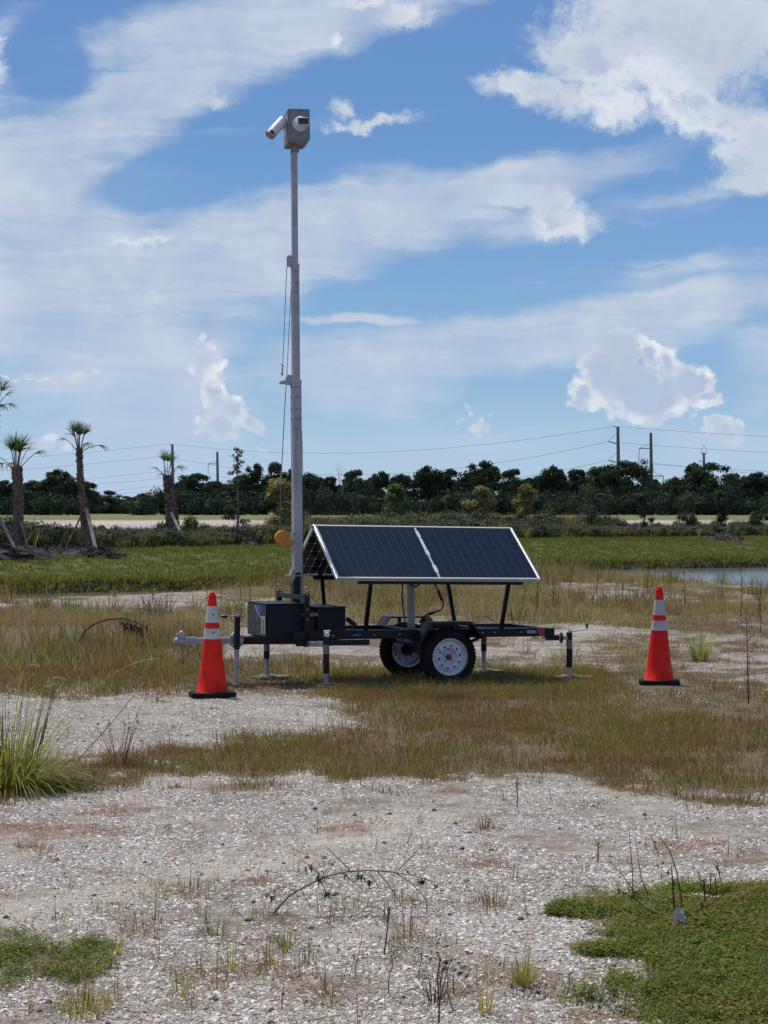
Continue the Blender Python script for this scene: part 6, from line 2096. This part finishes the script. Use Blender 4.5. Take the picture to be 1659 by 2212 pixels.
def cone(lab, x, yb_, ht, mr, mt, base_r, dirty):
    p = on_ground(x, yb_)
    g = thing('traffic_cone', lab, 'cone', p, R.uniform(-.2, .2), 'red and white traffic cones')
    Hc = ht - .045
    r = lambda z: .130 + (.030 - .130) * ((z - .045) / Hc)
    zz = lambda f: .045 + Hc * f
    bands = [(0.0, .535, mr, 'cone_shell'), (.535, .635 + .005, mt, 'reflective_band'), (.64, .70, mr, 'cone_shell'), (.70, .865, mt, 'reflective_band'), (.865, .965, mr, 'cone_shell')]
    for f0, f1, m, nm in bands:
        pr = []
        for i in range(5):
            f = f0 + (f1 - f0) * i / 4; z = zz(f)
            rr = r(z) + (.0018 if nm != 'cone_shell' else 0)
            pr.append((rr, z))
        if f0 == 0: pr = [(.142, .045), (.136, .052)] + pr[1:]
        if nm != 'cone_shell': pr = [(pr[0][0] - .002, pr[0][1])] + pr + [(pr[-1][0] - .002, pr[-1][1])]
        mb = MB(); mb.lathe(pr, (0, 0, 0), (0, 0, 1), 40); mb.obj(nm, m, g, True)
    mb = MB(); z = zz(.965); mb.lathe([(r(z) - .001, z), (r(z) + .001, z + .004), (.034, z + .010), (.026, z + .016), (.027, z + .03), (.022, z + .036), (.0, z + .036)], (0, 0, 0), (0, 0, 1), 28); mb.obj('cone_tip', mr, g, True)
    o8 = []
    s, k = base_r, base_r * .32
    for a_, b_ in ((s, -s + k), (s, s - k), (s - k, s), (-s + k, s), (-s, s - k), (-s, -s + k), (-s + k, -s), (s - k, -s)): o8.append((a_, b_))
    mb = MB(); mb.prism(o8, (0, 0, .022), (1, 0, 0), (0, 1, 0), .044); mb.obj('cone_base', M_tyre, g, bevel=.008)
    if dirty:
        for f in (.60, .78):
            mb = MB(); z = zz(f); a = -PI / 2 + .02; mb.lathe([(0, -.003), (.010, -.0025), (.011, .001)], ((r(z) + .002) * math.cos(a), (r(z) + .002) * math.sin(a), z), (0, 1, -.1), 10); mb.obj('rivet', M_grey, g, True)
    return g


cone('scuffed red and white cone with two dark rivets, nearest the trailer coupler', 458.5, 1505, .905, M_red, M_tape, .195, True)
cone('cleaner bright red cone standing alone on the right of the trailer', 1424, 1478, .905, M_red2, M_tape2, .19, False)


# ================================================================== single plants and litter
def clump(name, lab, cat, sx, sy, blades, M, seed, group=None, stems=0, stem_h=.3, rad=.05, h=(.15, .3), w=.006, droop=(.6, 1.4), lean=.7, litter=0, Mst=None, heads=False, xbias=0.0):
    q = random.Random(seed); p = on_ground(sx, sy)
    g = thing(name, lab, cat, p, 0, group)
    mb = MB()
    for i in range(blades):
        a = q.uniform(0, 6.28); rr = rad * math.sqrt(q.random())
        ln = lean * q.random() ** .7
        d = Vector((math.cos(a) * ln + xbias * q.random(), math.sin(a) * ln, 1))
        mb.blade((rr * math.cos(a), rr * math.sin(a), -.01), d, q.uniform(*h), w * q.uniform(.6, 1.2), q.uniform(*droop), 5, q.random())
    mb.obj('leaves', M, g)
    if stems:
        for i in range(stems):
            a = q.uniform(0, 6.28); ln = q.uniform(.05, .42)
            base = Vector((rad * .5 * math.cos(a), rad * .5 * math.sin(a), 0))
            d = Vector((math.cos(a) * ln + xbias * .5, math.sin(a) * ln, 1)).normalized()
            L_ = stem_h * q.uniform(.65, 1.0)
            pts = [base + d * L_ * t + Vector((math.cos(a), math.sin(a), 0)) * .04 * t * t for t in (0, .35, .7, 1)]
            sb = MB(); sb.tube(pts, [.0026, .0023, .0018, .0012], 5, tone=q.random())
            if heads:
                e = pts[-1]
                for k in range(9):
                    dd = Vector((q.uniform(-1, 1), q.uniform(-1, 1), q.uniform(-.2, 1)))
                    sb.blade(e, dd, q.uniform(.012, .03), .006, .2, 2, 0.0)
                for k in range(q.choice([1, 2, 3])):
                    dd = Vector((q.uniform(-1, 1.2), q.uniform(-1, 1), q.uniform(.2, .9)))
                    sb.blade(e, dd, q.uniform(.12, .26), .005, q.uniform(.5, 1.3), 6, 1.0)
            sb.obj('stem', Mst or M, g)
    if litter:
        lb = MB()
        for i in range(litter):
            a = q.uniform(0, 6.28); rr = rad * 2.3 * math.sqrt(q.random())
            lb.blade((rr * math.cos(a), rr * math.sin(a), q.uniform(0, .03)), (q.uniform(-1, 1), q.uniform(-1, 1), q.uniform(-.1, .35)), q.uniform(.05, .16), .005, .7, 3, q.random())
        lb.obj('dead_leaves', M_litter, g)
    return g


M_litter = leafmat('dead_litter', [(0.045, 0.03, 0.025), (0.10, 0.07, 0.055), (0.20, 0.15, 0.11)], None, .1, .9)
M_yel_g = leafmat('yellow_green_grass', [(0.16, 0.17, 0.04), (0.28, 0.27, 0.075), (0.42, 0.37, 0.13), (0.56, 0.47, 0.24)], None, .4, .5)
M_sedge = leafmat('sedge_stem', [(0.09, 0.10, 0.03), (0.15, 0.15, 0.05), (0.23, 0.20, 0.09)], None, .1, .6)
M_stem = leafmat('brown_stem', [(0.05, 0.030, 0.024), (0.09, 0.055, 0.04), (0.13, 0.09, 0.06)], None, 0, .8)
M_weed = leafmat('weed_leaf', [(0.03, 0.055, 0.015), (0.05, 0.085, 0.02), (0.09, 0.12, 0.035)], None, .35, .5)

SED = clump('sedge_clump', 'big yellow-green sedge clump with tall seed stems at the left edge', 'grass clump', 30, 1702, 900, M_yel_g, 1, 'tall clumps at the left edge', 20, .84, .24, (.22, .60), .015, (.9, 2.8), 1.6, 420, M_sedge, True, .12)
clump('sedge_clump', 'arching brown based clump just right of the big sedge', 'grass clump', 258, 1652, 120, M_olive, 2, 'tall clumps at the left edge', 9, .34, .08, (.10, .34), .006, (1.0, 2.2), 1.0, 240, M_stem, True)
mb = MB(); q = random.Random(17)
for i in range(110):
    a = q.uniform(0, 6.28); rr = .16 * math.sqrt(q.random()); ln = q.uniform(.05, .75)
    mb.blade((rr * math.cos(a), rr * math.sin(a), 0), (math.cos(a) * ln + .1, math.sin(a) * ln, 1), q.uniform(.45, .92), .007, q.uniform(.4, 1.6), 7, q.random())
mb.obj('leaves', M_green, SED)
# one long stalk leaning right
p = on_ground(160, 1650); g = thing('grass_stalk', 'single long grass stalk leaning far to the right out of the left clumps', 'stalk', p)
mb = MB(); e = at(303, 1487, p.y) - p; mb.tube([(0, 0, 0), e * .35 + Vector((0, 0, -.012)), e * .7 + Vector((0, 0, -.008)), e * .82, e], [.0036, .0032, .003, .002, .0015], 6, tone=.6); mb.obj('stem', M_sedge, g)
mb = MB()
for k in range(14): mb.blade(e * (.78 + .016 * k), (R.uniform(.2, 1), R.uniform(-1, 1), R.uniform(.3, 1)), R.uniform(.02, .045), .006, .3, 2, R.random())
mb.obj('seed_head', M_yel_g, g)
# long arching blades out of the big clump
p = Vector(SED.location)
for k, (x1, y1, x2, y2, D_) in enumerate([(180, 1425, 330, 1422, 0), (195, 1500, 383, 1600, 0), (60, 1420, 130, 1470, 0), (0, 1400, 70, 1440, 0), (140, 1630, 214, 1700, 0)]):
    a = at(x1, y1, p.y) - p; b_ = at(x2, y2, p.y) - p
    pts = []
    for t in np.linspace(0, 1, 14):
        pts.append(a * 2 * t * (1 - t) + b_ * t * t + Vector((.04, 0, 0)))
    vs = []; fs = []
    for i, c_ in enumerate(pts):
        w_ = .0052 * (1 - .8 * i / 13); vs += [c_ + Vector((0, 0, -w_ * .6)), c_ + Vector((w_, .004, w_ * .6))]
    for i in range(13): fs.append((2 * i, 2 * i + 1, 2 * i + 3, 2 * i + 2))
    mb = MB(); mb.add(vs, fs, .8); o = mb.obj('arching_leaf', M_yel_g, SED)
    o['label'] = (['long pale blade arching right at coupler height over the left clump', 'longest pale blade drooping to the right of the left clump', 'pale blade arching close above the left clump', 'pale blade arching in from the left frame edge', 'low pale blade curling right beside the left clump'][k])

TU = [  # x, y, blades, h, material, litter, label
    (122, 1418, 120, (.14, .42), M_green, 60, 'bright green tussock left of the left cone in the straw grass', .11),
    (1512, 1425, 100, (.12, .48), M_green, 60, 'tall tussock with pale dry leaves right of the right cone', .08),
    (1130, 2130, 75, (.07, .19), M_yel_g, 30, 'yellow-green upright tuft by the tyre ruts in the foreground', .035),
    (1048, 1792, 60, (.05, .13), M_dry, 20, 'dry straw tuft standing alone on the shells right of the middle', .045),
    (622, 2052, 55, (.05, .12), M_green, 20, 'short green tuft left of the middle in the foreground', .04),
    (500, 2095, 24, (.08, .18), M_yel_g, 8, 'spindly yellow-green tuft below the arched weed', .06),
    (180, 2190, 90, (.05, .16), M_yel_g, 30, 'yellowing bushy tuft at bottom left corner', .09),
    (385, 2150, 22, (.06, .16), M_green, 6, 'pale green sprig tuft at the bottom, left of the middle', .03),
    (1065, 1955, 30, (.05, .15), M_dry, 10, 'dry seeding tuft above the yellow-green one', .07),
    (880, 2035, 26, (.08, .24), M_dry, 8, 'sparse tall dry tuft in the middle foreground', .05),
    (940, 2170, 34, (.08, .22), M_stem, 6, 'dark wiry dead weed near the bottom edge', .04),
    (1045, 2190, 24, (.08, .2), M_yel_g, 6, 'thin yellow-green shoots at the bottom edge', .03),
    (700, 1760, 18, (.02, .05), M_dry, 8, 'tiny tuft on the pale wheel track', .03),
    (70, 1835, 60, (.03, .08), M_dry, 40, 'flat brown tuft at the left on the shells', .12),
    (1270, 1745, 40, (.03, .07), M_dry, 30, 'flat straw tuft near the grass edge at the right', .09),
    (460, 2020, 30, (.05, .13), M_green, 8, 'small green tuft beside the left green patch', .04),
    (585, 2090, 30, (.05, .14), M_yel_g, 8, 'small upright tuft below the arched weed root', .05),
    (250, 2060, 24, (.06, .12), M_yel_g, 4, 'yellow sprig rising from the left green patch', .03),
    (1480, 2145, 20, (.05, .12), M_dry, 6, 'dry sprig in the right green patch', .04),
]
for i, (x, y, nb, h_, m, li, lab, rad) in enumerate(TU):
    clump('grass_tuft', lab, 'grass tuft', x, y, nb, m, 30 + i, 'single grass tufts', 0, .3, rad, h_, .0045 if y > 1600 else .009, (.2, .9), .55, li)
# the pale flower by the right tussock
p = at(1497, 1378, 24.2); mb = MB()
for k in range(7): mb.blade((0, 0, 0), (R.uniform(-1, 1), R.uniform(-1, .2), R.uniform(-.3, 1)), .045, .03, .5, 3, 1)
o = mb.obj('pale_leaf', M_camw); o.location = p; tag(o, 'scrap of white tissue caught in the right hand tussock', 'scrap')


# weeds on bare stalks in the rough ground
def stalk_weed(sx, sy, h, D_off, seed, m=None, leafy=0.5, lean=0.0, wst=.006, lw=.014, lab=''):
    q = random.Random(seed); p = on_ground(sx, sy)
    sb = MB(); lb = MB()
    pts = [Vector((lean * h * t * t + q.uniform(-.01, .01), 0, h * t)) for t in (0, .25, .5, .75, 1)]
    sb.tube(pts, [wst, wst * .8, wst * .6, wst * .45, wst * .3], 5, tone=q.random())
    nb = int(5 + h * 9)
    for i in range(nb):
        t = q.uniform(.25, 1); c_ = Vector((lean * h * t * t, 0, h * t)); a = q.uniform(0, 6.28)
        d = Vector((math.cos(a), math.sin(a), q.uniform(.6, 1.6))).normalized(); l_ = h * q.uniform(.08, .22) * (1.2 - t * .6)
        sb.tube([c_, c_ + d * l_], [wst * .4, wst * .2], 4, tone=q.random())
        for k in range(int(6 * leafy) + 1):
            c2 = c_ + d * l_ * q.uniform(.3, 1)
            lb.blade(c2, (q.uniform(-1, 1), q.uniform(-1, 1), q.uniform(-.2, 1)), lw * q.uniform(1.5, 3.5), lw, .4, 2, q.random())
    return p, sb, lb


WD = [  # x, base y, top y, leaf material, leafiness, lean, what
    (700, 1300, 1225, M_stem, .2, 0, 'thin dark weed left of the mast foot'), (448, 1300, 1243, M_green, .9, .05, 'leafy greenish weed above the left cone'), (478, 1302, 1238, M_green, .8, .1, 'bushy weed just right of the left cone tip'),
    (540, 1304, 1240, M_stem, .5, .08, 'brown weed between the left cone and the battery box'), (595, 1300, 1193, M_stem, .1, .05, 'tall thin stalk with a pale tip left of the mast'), (250, 1310, 1252, M_green, .6, .02, 'green weed by the dark pond bank at left'),
    (1228, 1305, 1172, M_stem, .25, .22, 'tall dark hooked weed right of the panel'), (1195, 1312, 1250, M_green, .9, 0, 'green leafy weed under the right end of the panel'), (1130, 1318, 1262, M_stem, .4, .1, 'bare brown shrubby weed behind the trailer tail'),
    (1345, 1300, 1228, M_green, .5, -.05, 'thin weed left of the right cone tip'), (1398, 1290, 1212, M_green, .5, .05, 'weed just behind the right cone tip'), (1480, 1320, 1232, M_green, .6, -.04, 'weed right of the right cone'),
    (1600, 1345, 1180, M_green, .35, .02, 'tall thin green weed near the right edge'), (1560, 1300, 1222, M_stem, .2, .1, 'dark bent twig against the pond water'), (1617, 1520, 1320, M_stem, .25, -.03, 'tall thin weed standing in front at the right edge'),
    (1643, 1370, 1270, M_weed, .9, 0, 'leafy dark green weed at the right edge'), (1160, 1330, 1240, M_stem, .3, .04, 'dark twiggy weed beside the rear rail'), (330, 1308, 1262, M_green, .5, 0, 'small weed on the pale sand at left'),
    (1290, 1300, 1190, M_green, .4, .04, 'slender pale weed before the lawn right of the panel'), (60, 1312, 1235, M_yel_g, .7, 0, 'yellowish weed at the far left before the pond'), (520, 1298, 1228, M_green, .7, -.05, 'tall leafy weed left of the battery box corner'),
]
for i, (x, yb_, yt, m, lf_, ln, lab) in enumerate(WD):
    p0 = on_ground(x, yb_); h = (yb_ - yt) * p0.y / F
    p, sb, lb = stalk_weed(x, yb_, h, 0, 200 + i, m, lf_, ln, .007, .018)
    g = thing('weed', lab, 'weed', p, 0, 'weeds on the rough ground')
    sb.obj('stem', M_stem, g); lb.obj('leaves', m, g)

# the bent dead branch in the straw grass at left
p = on_ground(160, 1408); g = thing('bent_branch', 'dark bent dead branch arching over the straw grass left of the left cone', 'branch', p)
mb = MB(); P_ = [at(x, y, p.y) - p for x, y in ((160, 1408), (170, 1385), (185, 1362), (205, 1347), (232, 1338), (262, 1336), (290, 1342), (308, 1352))]
mb.tube(P_, [.012, .011, .010, .009, .009, .008, .007, .005], 6, tone=.3); mb.obj('stem', M_stem, g)
mb = MB(); q = random.Random(3)
for k in range(150):
    c_ = P_[-1].lerp(P_[-3], q.uniform(-.25, 1.1)) + Vector((q.uniform(-.06, .06), q.uniform(-.1, .1), q.uniform(-.10, .02)))
    mb.blade(c_, (q.uniform(-1, 1), q.uniform(-1, 1), q.uniform(-1, .4)), q.uniform(.04, .10), .02, .4, 3, q.random())
mb.obj('dead_leaves', M_litter, g)


# arched leafy weed in the foreground
def path_weed(name, lab, cat, paths, D, root, leaves, mst, mlf, lsize, seed, r=.003, toothed=False):
    q = random.Random(seed); g = thing(name, lab, cat, root)
    sb = MB()
    for k, (pp, rr) in enumerate(paths):
        pts = []
        for i, pt in enumerate(pp):
            dd = pt[2] if len(pt) > 2 else D
            pts.append(at(pt[0], pt[1], dd) - root)
        sb.tube(pts, [rr * (1 - .6 * i / max(1, len(pts) - 1)) for i in range(len(pts))], 6, tone=q.random())
    sb.obj('stem', mst, g)
    lb = MB()
    for (x, y, n_, spread, dd) in leaves:
        for k in range(n_):
            c_ = at(x + q.uniform(-spread, spread), y + q.uniform(-spread, spread) * .6, dd or D) - root
            for j in range(3):
                lb.blade(c_, (q.uniform(-1, 1), q.uniform(-1, 1), q.uniform(-1, .8)), lsize * q.uniform(.7, 1.5), lsize * .32, .7, 3, q.random())
    lb.obj('leaves', mlf, g)
    return g


rt = on_ground(590, 1975); D_ = rt.y
path_weed('arched_weed', 'leafy weed arching low over the shells in the middle foreground', 'weed',
          [([(590, 1974), (625, 1935), (665, 1912), (705, 1893), (750, 1883), (800, 1880), (850, 1884), (900, 1893), (935, 1905)], .0042),
           ([(760, 1886), (745, 1868), (728, 1853), (712, 1835), (700, 1826)], .003), ([(700, 1897), (670, 1870), (650, 1858)], .0026), ([(645, 1925), (610, 1915), (575, 1930), (555, 1945)], .0024),
           ([(815, 1882), (838, 1910), (855, 1935), (866, 1956)], .0028), ([(855, 1886), (885, 1905), (905, 1925), (922, 1945)], .0026), ([(738, 1886), (770, 1910), (790, 1930)], .0024),
           ([(690, 1900), (706, 1930), (720, 1948), (735, 1960)], .0024), ([(860, 1880), (890, 1850), (912, 1826)], .0026), ([(650, 1918), (660, 1940), (676, 1966)], .0024), ([(800, 1890), (812, 1905), (823, 1928)], .0022)],
          D_, rt, [(780, 1895, 9, 9, 0), (797, 1905, 8, 7, 0), (912, 1905, 9, 6, 0), (690, 1897, 9, 12, 0), (668, 1875, 7, 9, 0), (715, 1860, 6, 10, 0), (580, 1930, 7, 16, 0), (706, 1930, 7, 8, 0), (745, 1888, 4, 10, 0), (880, 1880, 2, 6, 0), (940, 1915, 4, 7, 0)],
          M_sedge, M_weed, .024, 71)
# sapling weed with white scrap at its foot
rt = on_ground(1460, 1992); D_ = rt.y
path_weed('sapling_weed', 'tall branching weed with bare reddish stems in the right green patch', 'weed',
          [([(1460, 1990), (1455, 1940), (1452, 1890), (1450, 1870)], .0042), ([(1462, 1992), (1400, 1965), (1370, 1940), (1340, 1925), (1325, 1918)], .0032),
           ([(1476, 1990), (1470, 1930), (1462, 1885), (1448, 1840), (1430, 1815), (1415, 1805)], .003), ([(1400, 1935), (1385, 1895), (1378, 1850), (1372, 1810)], .0024),
           ([(1368, 1938), (1366, 1880), (1362, 1830), (1358, 1780)], .0024), ([(1375, 1935), (1345, 1890), (1315, 1860)], .0022), ([(1470, 1985), (1510, 1965), (1550, 1945), (1590, 1900), (1610, 1870)], .0026),
           ([(1418, 1822), (1405, 1810), (1425, 1790)], .0022), ([(1412, 1815), (1420, 1840), (1424, 1855)], .002), ([(1510, 1966), (1530, 1935), (1545, 1915)], .002)],
          D_, rt, [(1440, 1888, 7, 12, 0), (1452, 1905, 7, 8, 0), (1375, 1935, 12, 16, 0), (1345, 1920, 8, 14, 0), (1470, 1960, 5, 16, 0), (1430, 1865, 5, 9, 0), (1520, 1955, 6, 12, 0), (1412, 1830, 2, 5, 0)],
          M_stem, M_weed, .016, 72)
for i, (xs, lab) in enumerate([([(1523, 1960), (1522, 1925), (1520, 1900)], 'short dark twig, leftmost of three by the white shells'), ([(1533, 1950), (1535, 1905), (1536, 1885), (1545, 1895), (1548, 1935)], 'forked dark twig above the white shells'),
                               ([(1117, 1742), (1118, 1712), (1116, 1690)], 'bare upright twig on the shells near the grass edge'), ([(1292, 1862), (1292, 1820)], 'thin upright twig left of the branching weed'), ([(1560, 1915), (1553, 1885), (1549, 1870)], 'bent twig, rightmost by the white shells'),
                               ([(948, 2212), (949, 2160), (944, 2110), (952, 2070)], 'dark upright twig at the bottom edge'), ([(830, 2060), (838, 2000), (842, 1960)], 'thin olive twig in the middle foreground')]):
    p = on_ground(*xs[0]); mb = MB(); mb.tube([at(x, y, p.y) - p for x, y in xs], [.0035] + [.0025] * (len(xs) - 1), 5, tone=.3)
    q = random.Random(i + 60)
    for k in range(8):
        x, y = xs[-1]; c_ = at(x, y, p.y) - p
        mb.tube([c_ * q.uniform(.5, 1), c_ * q.uniform(.7, 1) + Vector((q.uniform(-.03, .03), q.uniform(-.02, .02), q.uniform(0, .04)))], .0013, 4, tone=.4)
    o = mb.obj('twig', M_stem); o.location = p; tag(o, lab, 'twig', 'bare twigs in the foreground')

# crumpled clear and white plastic scrap
M_plast, N = newmat('clear_plastic')
b = pri(N, (0.62, 0.63, 0.64), .25, 0, None, .4); b.inputs['Transmission Weight'].default_value = .4; b.inputs['IOR'].default_value = 1.2
finish(N, b.outputs[0])
p = on_ground(1466, 2008); q = random.Random(8)
g = thing('plastic_scrap', 'crumpled clear and white plastic scrap at the foot of the branching weed', 'litter', p); g.scale = (.72, .72, .78)
mb = MB(); nu, nv = 6, 8; vs = []
for j in range(nv):
    for i in range(nu):
        t = i / (nu - 1) - .5
        vs.append((t * .055 + q.uniform(-.006, .006), -.02 + .02 * math.cos(t * 5) + q.uniform(-.008, .008), .012 + j * .014 + q.uniform(-.003, .003)))
mb.add(vs, [(j * nu + i, j * nu + i + 1, (j + 1) * nu + i + 1, (j + 1) * nu + i) for j in range(nv - 1) for i in range(nu - 1)]); mb.obj('plastic_film', M_plast, g, True)
mb = MB()
for k in range(9):
    c_ = Vector((q.uniform(-.035, .02), q.uniform(-.03, 0), q.uniform(.005, .04))) if k < 6 else Vector((q.uniform(.01, .03), -.02, q.uniform(.045, .07)))
    mb.prism([(q.uniform(.006, .012) * math.cos(t), q.uniform(.005, .010) * math.sin(t)) for t in np.linspace(0, 5.2, 6)], c_, (1, q.uniform(-.5, .5), q.uniform(-.5, .5)), (q.uniform(-.3, .3), .3, 1), .004)
mb.obj('white_tissue', M_camw, g)
# white shells in a row by the twigs and large pale shells in the foreground
M_shellw = surf('white_shell', (0.80, 0.79, 0.75), (0.68, 0.66, 0.62), .6, 0, 40)
mb = MB(); p = on_ground(1540, 1945)
for k in range(46):
    t = q.uniform(-1, 1); s = q.uniform(.007, .015)
    c_ = Vector((t * .11, -t * .05 + q.uniform(-.02, .02), .008 + q.uniform(0, .012)))
    mb.prism([(s * math.cos(a) * q.uniform(.7, 1.1), s * .8 * math.sin(a) * q.uniform(.7, 1.1)) for a in np.linspace(0, 5.2, 6)], c_, (1, q.uniform(-.4, .4), q.uniform(-.5, .5)), (q.uniform(-.4, .4), 1, q.uniform(-.2, .6)), .004)
o = mb.obj('white_shells', M_shellw); o.location = p; tag(o, 'little heap of white shell pieces on the edge of the green patch', 'shells', None, 'stuff')
# dry wiry weeds in the lower middle of the foreground
for i, (x, y, h, lab) in enumerate([(842, 2150, .20, 'wiry reddish dead weed left of the tyre ruts'), (905, 2120, .15, 'short wiry dry weed at the start of the ruts'), (975, 2185, .22, 'thin branching dry weed above the bottom edge'), (770, 2110, .16, 'straggly dry weed left of the middle ruts'),
                                    (1230, 2150, .12, 'small dry weed below the tyre ruts'), (1390, 2170, .12, 'small dry weed on the edge of the right green patch'), (610, 2180, .13, 'low wiry weed at the bottom, left of the middle'), (1555, 2150, .12, 'pale dry weed inside the right green patch')]):
    p, sb, lb = stalk_weed(x, y, h, 0, 400 + i, M_stem, .3, R.uniform(-.3, .3), .0022, .004)
    g = thing('dry_weed', lab, 'weed', p, 0, 'dry weeds in the foreground')
    sb.obj('stem', M_litter, g); lb.obj('leaves', M_dry, g)
